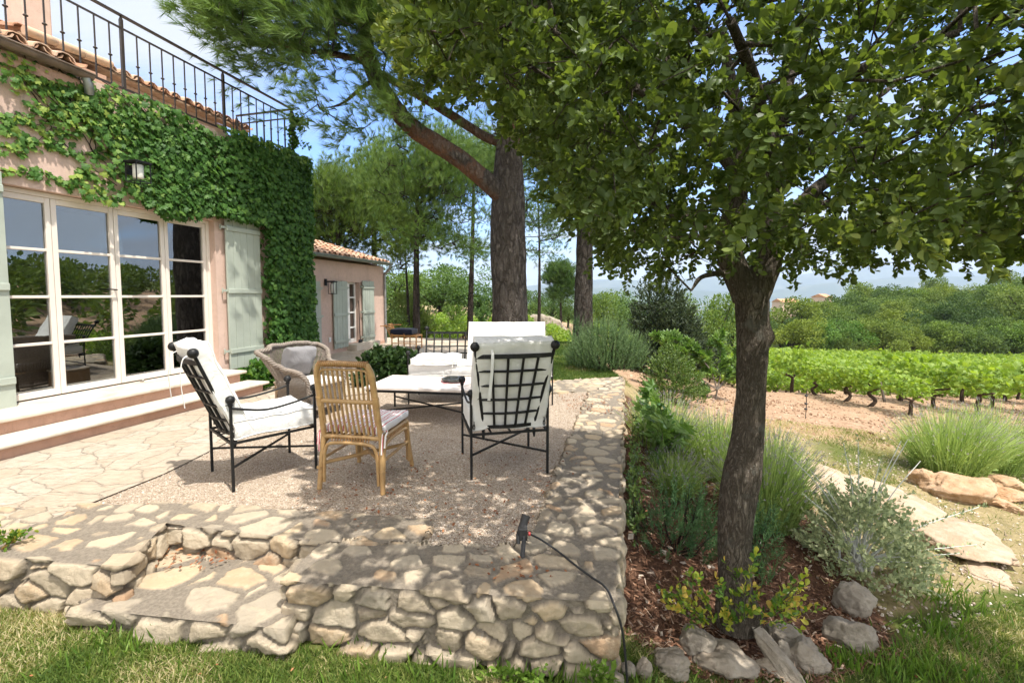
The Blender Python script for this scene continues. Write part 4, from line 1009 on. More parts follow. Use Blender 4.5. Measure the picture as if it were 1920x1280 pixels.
# balcony railing
rail = thing('terrace_railing', 'dark iron railing with ringed balusters round the roof terrace', 'railing', (HX, 0, 0), -HA)
RX = WP - .02; ZR0, ZR1, ZR2 = 4.13, 4.88, 5.04
cs = 9.28
m = MB(); m.bar((RX, -1, ZR2), (RX, cs + .02, ZR2), .045, .022); m.bar((RX, cs, ZR2), (RX - 1.3, cs, ZR2), .045, .022); m.build('handrail', M['rail'], rail)
m = MB(); m.bar((RX, -1, ZR1), (RX, cs, ZR1), .012, .025); m.bar((RX, cs, ZR1), (RX - 1.3, cs, ZR1), .012, .025); m.build('upper_rail', M['rail'], rail)
m = MB(); m.bar((RX, -1, ZR0), (RX, cs, ZR0), .012, .028); m.bar((RX, cs, ZR0), (RX - 1.3, cs, ZR0), .012, .028); m.build('lower_rail', M['rail'], rail)
posts = [(RX, .9), (RX, 3.75), (RX, 6.24), (RX, 7.74), (RX, cs), (RX - 1.3, cs)]
for (x, s_) in posts:
    m = MB(); m.box((x, s_, (4.0 + ZR2 - .06) / 2), (.034, .034, ZR2 - .06 - 4.0)); m.add([(x - .017, s_ - .017, ZR2 - .06), (x + .017, s_ - .017, ZR2 - .06), (x + .017, s_ + .017, ZR2 - .06), (x - .017, s_ + .017, ZR2 - .06), (x - .006, s_ - .006, ZR2 - .012), (x + .006, s_ - .006, ZR2 - .012), (x + .006, s_ + .006, ZR2 - .012), (x - .006, s_ + .006, ZR2 - .012)], [(0, 1, 5, 4), (1, 2, 6, 5), (2, 3, 7, 6), (3, 0, 4, 7)]); m.build('post', M['rail'], rail)
bal = None
pos = []
for s_ in np.arange(3.95, cs - .05, .165):
    if min(abs(s_ - p[1]) for p in posts) > .07: pos.append((RX, s_))
for x in np.arange(RX - .17, RX - 1.25, -.165): pos.append((x, cs))
for (x, s_) in pos:
    if bal is None:
        m = MB(); m.box((0, 0, (ZR0 + ZR1) / 2), (.013, .013, ZR1 - ZR0)); bal = m.build('baluster', M['rail'], rail)
        k = MB(); k.ball((0, 0, (ZR0 + ZR1) / 2 - .02), .024, 10, 6, 0, (1, 1, .55)); k.build('knob', M['rail'], bal); bal.location = (x, s_, 0)
    else:
        c = copy_tree(bal, rail); c.location = (x, s_, 0)

# wall lanterns
def lantern(name, label, loc, rz, s=1.0, group=None, parentless=True):
    t = thing(name, label, 'wall lamp', loc, rz, group)
    w, d, h = .20 * s, .20 * s, .27 * s; x0 = .10 * s
    m = MB()
    for a in (0, 1):
        for b in (0, 1): m.box((x0 + a * d, -w / 2 + b * w, 0), (.012 * s, .012 * s, h))
    for z in (-h / 2, h / 2):
        for b in (0, 1): m.box((x0 + d / 2, -w / 2 + b * w, z), (d + .012, .012 * s, .012 * s)); m.box((x0 + b * d, 0, z), (.012 * s, w + .012, .012 * s))
    m.build('cage', M['iron'], t)
    m = MB(); m.box((x0 + d / 2, 0, h / 2 + .01), (d + .03, w + .03, .018)); m.build('lid', M['iron'], t)
    m = MB(); m.box((.02, 0, h * .2), (.03, .08 * s, .14 * s)); m.box((x0 / 2 + .02, 0, h * .38), (x0, .025, .025)); m.build('bracket', M['iron'], t)
    m = MB(); m.lathe([(.062 * s, -.095 * s), (.065 * s, -.09 * s), (.065 * s, .095 * s), (.055 * s, .10 * s)], (x0 + d / 2, 0, .015), 18); m.build('lamp_shade', M['lamp_glass'], t)
    return t
lantern('wall_lantern', 'square black lantern with white glass on the ivy above the glazed door', hw(WP + .30, 6.0, 2.98), -HA, .84)

# ---------------------------------------------------------------- second house
H2X = -7.05
ga = thing('guest_house', 'low pink guest house with tiled roof and green gutter beyond the ivy corner', 'house', (H2X, 0, 0), -rad(12.6))
A2 = rad(12.6)
def gw(p, s, z): return np.array([H2X + p * math.cos(A2) + s * math.sin(A2), -p * math.sin(A2) + s * math.cos(A2), z])
def s_at(px, p):   # along-wall position that projects to photo column px
    k = (px - 960) / 853
    # X = H2X + p c + s sn ; Y = -p sn + s c ; X = k Y
    return (k * (-p * math.sin(A2)) - H2X - p * math.cos(A2)) / (math.sin(A2) - k * math.cos(A2))
e1 = s_at(720.5, 0)
def zpx(py, px, p=0):
    s_ = s_at(px, p); Y = -p * math.sin(A2) + s_ * math.cos(A2); return P(px, py, Y)[2]
ze = zpx(500, 716)
wy0, wy1 = s_at(651, 0), s_at(675, 0); wz0, wz1 = zpx(643, 660), zpx(529, 660)
m = MB()
slab(m, -.3, 0, 8.6, wy0, -.4, ze); slab(m, -.3, 0, wy1, e1, -.4, ze); slab(m, -.3, 0, wy0, wy1, wz1, ze); slab(m, -.3, 0, wy0, wy1, -.4, wz0); slab(m, -6, -.3, e1 - .3, e1, -.4, ze); slab(m, -6, -.3, 8.6, 8.9, -.4, ze)
slab(m, -.302, .004, 8.6, wy0, -.4, .0)
wl = m.build('wall', M['stucco'], ga)
m = MB(); m.add([(-6, e1 - .004, ze), (-.02, e1 - .004, ze), (-3.0, e1 - .004, ze + .88), (-6, e1 - .3, ze), (-.02, e1 - .3, ze), (-3.0, e1 - .3, ze + .88)], [(0, 1, 2), (3, 5, 4), (0, 2, 5, 3), (1, 4, 5, 2)]); m.build('gable', M['stucco'], ga)
m = MB(); slab(m, .008, .03, wy1 + .6, e1 - .06, -.3, .10); m.build('plinth', M['stucco_riser'], ga)
# window with white frame
m = MB(); fw = .05
x = -.16; slab(m, x - .03, x + .03, wy0, wy0 + fw, wz0, wz1); slab(m, x - .03, x + .03, wy1 - fw, wy1, wz0, wz1); slab(m, x - .03, x + .03, wy0 + fw, wy1 - fw, wz0, wz0 + .1); slab(m, x - .03, x + .03, wy0 + fw, wy1 - fw, wz1 - fw, wz1)
mid = wy0 + (wy1 - wy0) * .42; slab(m, x - .03, x + .04, mid - .05, mid + .05, wz0 + .1, wz1 - fw)
for f in (.25, .5, .75): 
    for (a, b) in ((wy0 + fw, mid - .05), (mid + .05, wy1 - fw)): slab(m, x - .02, x + .03, a, b, wz0 + (wz1 - wz0) * f - .02, wz0 + (wz1 - wz0) * f + .02)
wi = m.build('window', M['frame_white'], ga); g = MB(); slab(g, x - .004, x + .004, wy0 + fw, wy1 - fw, wz0 + .1, wz1 - fw); g.build('glass', M['glass'], wi)
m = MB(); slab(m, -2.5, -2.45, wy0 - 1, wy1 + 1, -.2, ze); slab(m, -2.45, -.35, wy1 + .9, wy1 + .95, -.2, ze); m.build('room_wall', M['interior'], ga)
m = MB(); m.grid(lambda u, v: (-.3 + .03 * math.sin(u * 30), mid + .1 + (wy1 - mid - .2) * u * (.55 + .45 * v), wz0 + .1 + (wz1 - wz0 - .2) * v), 30, 6); m.build('curtain', M['grey_cloth'], ga)
m = MB(); slab(m, -.1, .30, wy0 - .05, wy1 + .55, -.02, wz0 - .01); m.build('door_step', M['step_stone'], ga, .012); 
for (pa, pb, hg) in ((573, 601, 'far'), (625, 651, 'far'), (680, 701, 'near')):
    a_, b_ = s_at(pa, .05), s_at(pb, .05); zt = zpx(527, (pa + pb) / 2, .05); zb = zpx(652, 638, .05)
    shutter(ga, b_ - a_, zt - zb, a_, zb, .055, hinge=hg, boards=5, ledges=(.10, .5, .90))
tile_roof('roof', ga, .22, ze + .10, 8.4, e1 - .02, 3.5, .285, sp=.215, seed=8)
tile_roof('roof', ga, -6.3, ze + .10, 8.4, e1 - .02, 3.2, .285, sp=.215, up=1, seed=9)
m = MB(); m.add([(.26, 8.4, ze + .075), (.26, e1 - .03, ze + .075), (-3.1, e1 - .03, ze + 1.03), (-3.1, 8.4, ze + 1.03)], [(0, 1, 2, 3)]); m.add([(-6.26, 8.4, ze + .075), (-6.26, e1 - .03, ze + .075), (-3.1, e1 - .03, ze + 1.03), (-3.1, 8.4, ze + 1.03)], [(0, 3, 2, 1)]); m.build('roof_board', M['tile_under'], ga)
m = MB(); half_pipe(m, 8.4, e1 - .03, .28, ze + .10, .07); m.build('gutter', M['green_gutter'], ga)
m = MB(); m.tube(bez([(.28, e1 - .10, ze + .04), (.24, e1 - .10, ze - .08), (.06, e1 - .02, ze - .22), (.055, e1 - .03, ze - .4), (.055, e1 - .03, .0)], 6), .035, 10); m.build('downpipe', M['zinc'], ga)
m = MB(); ys_ = s_at(616, 0); slab(m, 0, .03, ys_ - .04, ys_ + .04, .32, .44); m.build('socket', M['socket'], ga, .006)
# bracket lantern on the guest house
yl = s_at(610, 0); zl = zpx(529, 610)
t = thing('wall_lantern', 'small black bracket lantern between the shutters of the guest house', 'wall lamp', gw(.01, yl, zl), -A2)
m = MB(); m.box((.02, 0, 0), (.03, .07, .16)); m.tube([(.02, 0, .02), (.26, 0, .02)], .014, 8); m.build('bracket', M['iron'], t)
m = MB(); m.box((.20, 0, .01), (.17, .16, .03)); 
for a in (-1, 1):
    for b in (-1, 1): m.box((.20 + a * .07, b * .065, -.14), (.01, .01, .28))
m.box((.20, 0, -.285), (.15, .14, .012)); m.build('cage', M['iron'], t)
m = MB(); m.lathe([(.045, -.13), (.05, 0), (.045, .1)], (.20, 0, -.14), 12); m.build('lamp_shade', M['lamp_glass'], t)
# broom leaning in the window opening
br = thing('broom', 'thin dark broom handle leaning in the guest house window', 'broom', gw(.06, wy1 - .12, wz0 - .01), -A2)
m = MB(); m.tube([(0, 0, .02), (-.06, .06, 1.15)], .012, 8); m.build('handle', M['dark_wood'], br); m = MB(); m.box((.01, -.01, .04), (.05, .14, .09)); m.build('brush', M['rubber'], br, .01)
# ---------------------------------------------------------------- wrought iron seats.  local: +y is the front, z up
def ribbon(m, pts, w, t=.003, mat=0):
    pts = bez(pts, 6)
    for a, b in zip(pts[:-1], pts[1:]): m.bar(a, b, w, t, (0, 1, .2), mat)
def chain(m, a, b, n, sag=.0, r=.0035, L=.024):
    a = np.array(a, float); b = np.array(b, float)
    for i in range(n):
        t = (i + .5) / n; c = a + (b - a) * t; c[2] -= sag * 4 * t * (1 - t)
        d = unit(b - a); s1 = np.array([1.0, 0, 0]) if i % 2 else np.array([0, 1.0, 0])
        s1 = unit(s1 - d * (s1 @ d) + 1e-6)
        hl = np.linalg.norm(b - a) / n * .68; hw_ = .008
        pts = [c + d * hl * math.cos(q) * 1.0 + s1 * hw_ * math.sin(q) for q in np.linspace(0, 2 * math.pi, 9)[:-1]]
        m.tube(pts, r, 5, closed=True)
def iron_seat(name, label, cat, loc, rz, w=.64, d=.66, group=None, cols=5, rows=5, flare=(.215, .305), top=1.10, back_cushions=((0, 1.0),), sofa=False, lean=.22, seat_h=.37, shear=None):
    t = thing(name, label, cat, loc, rz, group)
    hw2, hd = w / 2, d / 2
    ah = .66
    corners = {'fl': (-hw2, hd), 'fr': (hw2, hd), 'bl': (-hw2, -hd), 'br': (hw2, -hd)}
    for k, (x, y) in corners.items():
        m = MB(); m.box((x, y, ah / 2), (.020, .020, ah)); m.lathe([(.012, 0), (.014, .004), (.02, .018), (.012, .028)], (x, y, ah - .01), 10)
        lg = m.build('leg', M['iron'], t, .003)
        b = MB(); b.ball((x, y, ah + .045), .033, 16, 10); b.build('ball_finial', M['iron'], lg)
    # arms: a sagging bar between the posts
    for sx in (-1, 1):
        m = MB(); pts = [(sx * hw2, hd - .0, ah - .015), (sx * hw2, hd * .45, ah - .052), (sx * hw2, -hd * .25, ah - .072), (sx * hw2, -hd, ah - .02)]
        m.tube(bez(pts, 8), .0095, 8); m.build('armrest', M['iron'], t)
    m = MB(); r_ = .018
    for z in (seat_h,):
        m.bar((-hw2, hd, z), (hw2, hd, z), r_); m.bar((-hw2, -hd, z), (hw2, -hd, z), r_)
        for sx in (-1, 1): m.bar((sx * hw2, -hd, z), (sx * hw2, hd, z), r_)
    ns = max(4, int(w / .15))
    for i in range(1, ns): m.bar((-hw2 + w * i / ns, -hd - .012, seat_h + .012), (-hw2 + w * i / ns, hd + .012, seat_h + .012), .016, .006)
    m.build('seat_frame', M['iron'], t)
    m = MB(); zc = .185
    if sofa:
        for sx in (-1, 1): m.bar((sx * hw2, -hd, zc), (sx * hw2, hd, zc), .014)
        m.bar((-hw2, -hd, zc), (hw2, -hd, zc + .01), .014); m.bar((-hw2, .05, zc + .004), (hw2, .05, zc + .004), .014)
    else:
        m.bar((-hw2, hd, zc), (hw2, -hd, zc), .015); m.bar((hw2, hd, zc + .016), (-hw2, -hd, zc + .016), .015)
    m.build('stretcher', M['iron'], t)
    # back grid
    z0, z1 = seat_h + .05, top - .06; y0, y1 = -hd + .045, -hd + .045 - lean
    bow = .045 if not sofa else .02
    def bp(u, v):       # u -1..1 across, v 0..1 up
        hwid = flare[0] + (flare[1] - flare[0]) * v
        return np.array([u * hwid, y0 + (y1 - y0) * v - bow * (1 - u * u), z0 + (z1 - z0) * v])
    m = MB()
    for u in np.linspace(-1, 1, cols + 1):
        if abs(u) > .99: continue
        m.tube([bp(u, v) for v in np.linspace(0, 1, 7)], .0105, 6)
    for v in np.linspace(0, 1, rows + 1):
        if 0 < v < 1: m.tube([bp(u, v) for u in np.linspace(-1, 1, 11)], .0105, 6)
    m.build('back_grid', M['iron'], t)
    m = MB()
    for v, w_ in ((0, .026), (1, .034)):
        p = [bp(u, v) for u in np.linspace(-1, 1, 11)]
        for a, b in zip(p[:-1], p[1:]): m.bar(a, b, .016, w_)
    for sx in (-1, 1):
        p = [bp(sx, v) for v in np.linspace(0, 1.08, 8)]; m.tube(p, .0125, 8)
        m.tube([bp(sx, 0), bp(sx, 0) + np.array([0, .0, -.07]), bp(sx, 0) + np.array([0, -.01, -.11])], [.012, .014, .009], 8)
    bf = m.build('back_frame', M['iron'], t)
    for sx in (-1, 1):
        b = MB(); b.ball(bp(sx, 1.13), .037, 16, 10); b.build('ball_finial', M['iron'], bf)
        c = MB(); e = bp(sx, .42)
        if not sofa:
            chain(c, (sx * hw2, -hd, ah + .02), e, 5, .01); q_ = np.array((sx * (hw2 - .025), -hd + .02, ah)); chain(c, q_, q_ - np.array((0, 0, .25)), 8)
            c.build('chain', M['iron'], t)
    # seat cushion
    m = MB(); th = .155
    m.cushion((0, .02, seat_h + .02 + th / 2), (w - .015, d - .01, th), None, 20, 0, .10, .16, seed=len(label), crease=.008, sq=26, pipe=.0045); m.build('seat_cushion', M['white_cloth'], t)
    ang = math.atan2(z1 - z0, y1 - y0)          # direction of the back in the y-z plane
    nrm = np.array([0, math.sin(ang), -math.cos(ang)]); nrm = nrm if nrm[1] > 0 else -nrm
    return t, bp, nrm, (z0, z1, y0, y1)
def back_cushion(t, c, size, lean_vec, seed=0, mat='white_cloth', roll=0):
    up = unit(np.array(lean_vec)); x = np.array([1.0, 0, 0]); n = np.cross(x, up)
    R = np.stack([x, up, n], 1)
    m = MB(); m.cushion(c, size, R, 20, 0, .14, .2, seed, .009, 22, .0045); return m.build('back_cushion', M[mat], t)
def finish_chair(t, bp, nrm, seed, w=.56, ties=(-1, 1)):
    c0 = bp(0, 0); c1 = bp(0, 1); up = unit(c1 - c0); L = np.linalg.norm(c1 - c0)
    c = (c0 + c1) / 2 + nrm * .10 + up * .03
    bc = back_cushion(t, c, (w, L + .13, .13), up, seed)
    for sx in ties:
        m = MB(); p = bp(sx * .62, 1.0) + nrm * .02 + up * .05
        ribbon(m, [p, p - nrm * .055 - up * .02, p - nrm * .06 + np.array([.01 * sx, -.005, -.16]), p - nrm * .05 + np.array([.03 * sx, .0, -.36])], .022)
        m.build('tie', M['white_cloth'], bc)
    # a vertical tie down the middle of the cushion back
# left armchair, turned towards the table
A_, B_, C_, D_ = np.array((-2.533, 3.788)), np.array((-2.125, 3.361)), np.array((-1.696, 3.836)), np.array((-2.1, 4.232))
cen = (A_ + B_ + C_ + D_) / 4; fw_ = unit((C_ + D_ - A_ - B_)); wid = (np.linalg.norm(A_ - B_) + np.linalg.norm(C_ - D_)) / 2; dep = (np.linalg.norm(B_ - C_) + np.linalg.norm(A_ - D_)) / 2
t, bp, nrm, _ = iron_seat('armchair', 'black iron armchair with white cushions seen from the side, nearest the glazed door', 'armchair', (cen[0], cen[1], .004), math.atan2(-fw_[0], fw_[1]), wid, dep, 'black iron garden armchairs', top=1.065, lean=.24)
finish_chair(t, bp, nrm, 3)
A_, B_, C_, D_ = np.array((-.332, 3.599)), np.array((.297, 3.753)), np.array((.16, 4.321)), np.array((-.462, 4.203))
cen = (A_ + B_ + C_ + D_) / 4; fw_ = unit((C_ + D_ - A_ - B_)); wid = (np.linalg.norm(A_ - B_) + np.linalg.norm(C_ - D_)) / 2
t, bp, nrm, _ = iron_seat('armchair', 'black iron armchair seen from behind, white cushion through its square back grid, before the sofa', 'armchair', (cen[0], cen[1], .004), math.atan2(-fw_[0], fw_[1]) , wid, .62, 'black iron garden armchairs', top=1.085, lean=.22)
finish_chair(t, bp, nrm, 8, .625, (-1,))
# sofa facing the camera
sL, sR = np.array((-1.415, 6.142)), np.array((.55, 6.10)); sd = .62
sx_ = unit(sR - sL); cen = (sL + sR) / 2 + np.array([-sx_[1], sx_[0]]) * sd / 2
t, bp, nrm, _ = iron_seat('garden_sofa', 'long black iron sofa with white cushions behind the table, facing the camera', 'sofa', (cen[0], cen[1], .004), math.atan2(sx_[1], sx_[0]) + math.pi, 1.96, sd, None, cols=15, rows=5, flare=(.86, .895), top=.97, sofa=True, lean=.24)
c0 = bp(0, 0); c1 = bp(0, 1); up = unit(c1 - c0); L = np.linalg.norm(c1 - c0)
for i, x_ in enumerate((-.62, -.06)):
    bc = back_cushion(t, (c0 + c1) / 2 + nrm * .13 + up * .04 + np.array([x_, 0, 0]), (.575, L + .12, .14), up, 20 + i)
    m = MB()
    for q_ in (.18,): 
        p = (c0 + c1) / 2 + nrm * .207 + up * (L / 2 + .08) + np.array([x_ + q_, 0, 0]); ribbon(m, [p, p + nrm * .006 - up * .08, p + nrm * .008 - up * .2 + np.array([-.05, 0, 0])], .006, .003)
    m.build('tie', M['white_cloth'], bc)
m = MB(); m.cushion((.63, .05, .585), (.63, .60, .10), rotz(.03), 20, 0, .22, .3, 31, .012, 14, .0045); bc = m.build('back_cushion', M['white_cloth'], t)
bc['label'] = 'white back cushion lying flat on the seat'
m = MB(); p = np.array([.36, .34, .665]); ribbon(m, [p + np.array([0, -.1, .02]), p, p + np.array([.0, .012, -.06]), p + np.array([.01, .014, -.15])], .012, .003); m.build('tie', M['white_cloth'], bc)

# coffee table
tl, tr_, tbk = np.array((-1.729, 5.248)), np.array((-.50, 5.06)), np.array((-1.60, 6.06))
ux = unit(tr_ - tl); cen = tl + ux * .66 + np.array([-ux[1], ux[0]]) * .41
ct = thing('coffee_table', 'low table with a pinkish stone slab on a thin black iron frame, between the seats', 'table', (cen[0], cen[1], .004), math.atan2(ux[1], ux[0]))
m = MB(); m.box((0, 0, .405), (1.32, .82, .03)); m.build('tabletop', M['table_stone'], ct, .005, 2)
m = MB()
for sy in (-1, 1): m.bar((-.63, sy * .39, .375), (.63, sy * .39, .375), .022, .028)
for sx in (-1, 1): m.bar((sx * .63, -.39, .375), (sx * .63, .39, .375), .022, .028)
m.build('frame', M['iron'], ct)
for sx in (-1, 1):
    for sy in (-1, 1):
        m = MB(); m.box((sx * .62, sy * .38, .18), (.02, .02, .36)); m.build('leg', M['iron'], ct)
m = MB(); m.bar((-.62, -.38, .12), (.62, .38, .12), .016); m.bar((-.62, .38, .137), (.62, -.38, .137), .016); m.build('stretcher', M['iron'], ct)
tz = .4245
p = G(849, 716, tz)
mg = MB(); mg.box((0, 0, .004), (.21, .27, .008)); o = mg.build('magazine', M['paper'], None); o.location = (p[0], p[1], tz); o.rotation_euler = (0, 0, -1.25); tag(o, 'reddish magazine lying under the dark ashtray on the low table', 'magazine')
m = MB(); m.lathe([(.10, 0), (.135, .008), (.145, .04), (.132, .042), (.11, .016), (.0005, .014)], n=28, cap=False); m.lathe([(.0005, .0), (.10, 0)], n=28, cap=False)
o = m.build('ashtray', M['dark_glass'], None); o.location = (p[0] + .01, p[1] + .01, tz + .009); tag(o, 'round smoked glass ashtray on the magazine on the low table', 'ashtray')
p = G(820, 713, tz)
mb = thing('matchbox', 'small white box of matches beside the ashtray on the low table', 'matchbox', (p[0], p[1], tz), .25)
m = MB(); m.box((0, 0, .02), (.10, .055, .036)); m.build('sleeve', M['card'], mb, .002)
m = MB(); m.box((.054, 0, .02), (.012, .05, .03)); m.build('tray', M['dark_wood'], mb)

# ---------------------------------------------------------------- rattan side chair seen from behind
BL, BR, FR, FL = np.array((-1.499, 3.417)), np.array((-.975, 3.324)), np.array((-.868, 3.897)), np.array((-1.36, 3.985))
cen = (BL + BR + FR + FL) / 4; ux = unit(BR - BL + FR - FL)
rc = thing('rattan_chair', 'honey coloured rattan chair with a red striped seat cushion, seen from behind', 'chair', (cen[0], cen[1], .004), math.atan2(ux[1], ux[0]))
bw, fw2, hd = .262, .245, .29
sh = .43
def back_at(u, z):   # leaning back plane
    k = max(0, z - .40); w_ = .235 - .012 * (k / .5); return np.array([u * w_, -.245 - k * .20, z])
TOPZ = .985
hoop = [back_at(-1, .42), back_at(-1, .6), back_at(-1, .8), back_at(-.995, TOPZ - .085), back_at(-.93, TOPZ - .03), back_at(-.78, TOPZ), back_at(0, TOPZ + .006), back_at(.78, TOPZ), back_at(.93, TOPZ - .03), back_at(.995, TOPZ - .085), back_at(1, .8), back_at(1, .6), back_at(1, .42)]
m = MB(); m.tube(bez(hoop, 7), .021, 12); m.build('back_hoop', M['rattan'], rc)
inn = [back_at(u * .90, z - .032) for u, z in ((-1, .55), (-1, .75), (-1, TOPZ - .09), (-.85, TOPZ - .015), (0, TOPZ - .008), (.85, TOPZ - .015), (1, TOPZ - .09), (1, .75), (1, .55))]
m = MB(); m.tube(bez(inn, 7), .009, 8); m.build('inner_hoop', M['rattan'], rc)
for i in range(10):
    u = -.80 + 1.6 * i / 9
    m = MB(); a = back_at(u * .98, TOPZ - .03) + np.array([0, .012, 0]); b = np.array([u * .21, -.235, .43]); c = (a + b) / 2 + np.array([0, -.008, 0])
    m.tube(bez([a, c, b], 6), .0095, 8); m.build('spindle', M['rattan'], rc)
m = MB(); m.tube([back_at(-1.0, .70), back_at(-.5, .698), back_at(0, .697), back_at(.5, .698), back_at(1.0, .70)], .017, 10)
for u in (-1, 1): m.tube([back_at(u, .665), back_at(u, .735)], .026, 10)
m.build('mid_rail', M['rattan'], rc)
m = MB()
for k in range(26):                                    # cane binding round the top
    u = -.86 + 1.72 * k / 25; c = back_at(u, TOPZ + .004)
    pts = [c + np.array([.004 * math.sin(q), .0225 * math.cos(q), .0225 * math.sin(q)]) for q in np.linspace(0, 2 * math.pi, 11)[:-1]]; m.tube(pts, .0038, 5, closed=True)
m.build('binding', M['binding'], rc)
for (x0, y0, x1, y1) in ((-.262, -.285, -.236, -.245), (.262, -.285, .236, -.245)):
    m = MB(); m.tube(bez([(x0, y0, 0), ((x0 + x1) / 2, (y0 + y1) / 2, .22), (x1, y1, .43)], 6), [.0195] * 6 + [.021] * 7, 12)
    m.tube([(x0 * .985, y0 * .985, .165), (x0 * .98, y0 * .98, .18)], .0235, 10); lg = m.build('leg', M['rattan'], rc)
for sx in (-1, 1):
    m = MB(); m.tube(bez([(sx * .25, .30, 0), (sx * .235, .27, .2), (sx * .225, .25, .405)], 6), .0185, 12); m.build('leg', M['rattan'], rc)
m = MB()
for (a, b) in (((-.235, -.25, sh - .02), (.235, -.25, sh - .02)), ((-.225, .25, sh - .02), (.225, .25, sh - .02)), ((-.235, -.25, sh - .02), (-.225, .25, sh - .02)), ((.235, -.25, sh - .02), (.225, .25, sh - .02))): m.tube([a, b], .017, 10)
for i in range(9): m.tube([(-.2 + .05 * i, -.25, sh - .015), (-.2 + .05 * i, .25, sh - .015)], .008, 6)
m.build('seat_frame', M['rattan'], rc)
m = MB()
def arch(p0, p1, zt):
    p0 = np.array(p0); p1 = np.array(p1); d = p1 - p0
    q_ = lambda f, z: np.array([*(p0 + d * f), z])
    m.tube(bez([q_(.055, .06), q_(.065, .20), q_(.085, zt - .07), q_(.17, zt - .012), q_(.5, zt), q_(.83, zt - .012), q_(.915, zt - .07), q_(.935, .20), q_(.945, .06)], 6), .0125, 10)
cr = [(-.252, -.278), (.252, -.278), (.243, .285), (-.243, .285)]
for i in range(4): arch(cr[i], cr[(i + 1) % 4], sh - .055)
m.build('arched_brace', M['rattan'], rc)
for (a, b) in ((cr[0], cr[1]), (cr[1], cr[2]), (cr[3], cr[0])):
    m = MB()
    for k in range(14):                                   # lacing between seat rail and arch
        f = .2 + .6 * k / 13; p = np.array(a) + (np.array(b) - np.array(a)) * f; m.tube([(p[0], p[1], sh - .045), (p[0] * .98, p[1] * .98, sh - .015)], .005, 5)
    m.build('lacing', M['binding'], rc)
m = MB(); zc = .2
m.tube([(-.252, -.27, zc), (.238, .275, zc + .01)], .0145, 10); m.tube([(.252, -.27, zc + .018), (-.238, .275, zc + .024)], .0145, 10); m.tube([(.245, -.24, zc + .035), (.237, .24, zc + .035)], .012, 8); m.tube([(-.245, -.24, zc + .035), (-.237, .24, zc + .035)], .012, 8); m.tube([(-.04, -.01, zc + .005), (.04, .015, zc + .02)], .02, 10); m.build('stretcher', M['rattan'], rc)
m = MB(); m.cushion((0, .02, sh + .037), (.47, .50, .065), None, 14, 0, .35, .35, 5); cu = m.build('seat_cushion', M['stripe'], rc)
for sx in (-1, 1):
    m = MB(); p = np.array([sx * .225, -.235, sh + .03])
    ribbon(m, [p, p + np.array([sx * .03, -.03, -.01]), p + np.array([sx * .035, -.045, -.06]), p + np.array([sx * .03, -.05, -.16])], .012, .004); m.build('tie', M['stripe'], cu); m = MB()
    ribbon(m, [p, p + np.array([sx * .045, .02, .0]), p + np.array([sx * .05, -.02, -.03]), p + np.array([sx * .05, -.04, -.11])], .012, .004); m.build('tie', M['stripe'], cu)

# ---------------------------------------------------------------- grey wicker armchair
def weave(m, path, z0, z1, out=None, rows=None, pitch=.0165, r=.0062, amp=.006, step=.017, mat=0, taper=None):
    """horizontal canes woven in and out of uprights; path(t, z) -> xyz, t in 0..1"""
    L = 0; tt = np.linspace(0, 1, 60); pp = np.array([path(t, (z0 + z1) / 2) for t in tt]); L = np.linalg.norm(np.diff(pp, axis=0), axis=1).sum()
    n = int(L / step); ts = np.linspace(0, 1, n)
    zs = np.arange(z0, z1, pitch)
    for i, z in enumerate(zs):
        pts = []
        for k, t in enumerate(ts):
            if taper is not None and z > taper(t): 
                if len(pts) > 2: m.tube(np.array(pts), r, 5, mat, caps=False)
                pts = []; continue
            c = np.array(path(t, z)); d = np.array(path(min(1, t + .004), z)) - np.array(path(max(0, t - .004), z)); nn = unit(np.array([d[1], -d[0], 0]))
            pts.append(c + nn * amp * (1 if (k + i) % 2 else -1))
        if len(pts) > 2: m.tube(np.array(pts), r, 5, mat, caps=False)
def braid(m, pts, R, r, strands=4, turns=24, mat=0):
    pts = np.array(pts); d = np.diff(pts, axis=0); s_ = np.concatenate([[0], np.cumsum(np.linalg.norm(d, axis=1))]); n = 260
    q_ = np.stack([np.interp(np.linspace(0, s_[-1], n), s_, pts[:, k]) for k in range(3)], 1)
    T = unit(np.gradient(q_, axis=0)); up = np.array([0, 0, 1.0]); X = unit(np.cross(T, up)); Y = np.cross(X, T)
    for k in range(strands):
        a = np.linspace(0, turns * 2 * math.pi, n) + k * 2 * math.pi / strands
        m.tube(q_ + R * (np.cos(a)[:, None] * X + .8 * np.sin(a)[:, None] * Y), r, 6, mat, caps=False)
FLc, FRc = np.array((-2.27, 5.20)), np.array((-2.03, 5.90))
ux = unit(FLc - FRc); fr3 = np.array([ux[1], -ux[0]]); fr3 = fr3 if fr3[0] > 0 else -fr3       # front direction
wcw, wcd = .72, .72
cen = (FLc + FRc) / 2 - fr3 * wcd / 2
wc = thing('wicker_armchair', 'grey wicker armchair with a wavy high back and grey pillow', 'armchair', (cen[0], cen[1], .004), math.atan2(-fr3[0], fr3[1]))
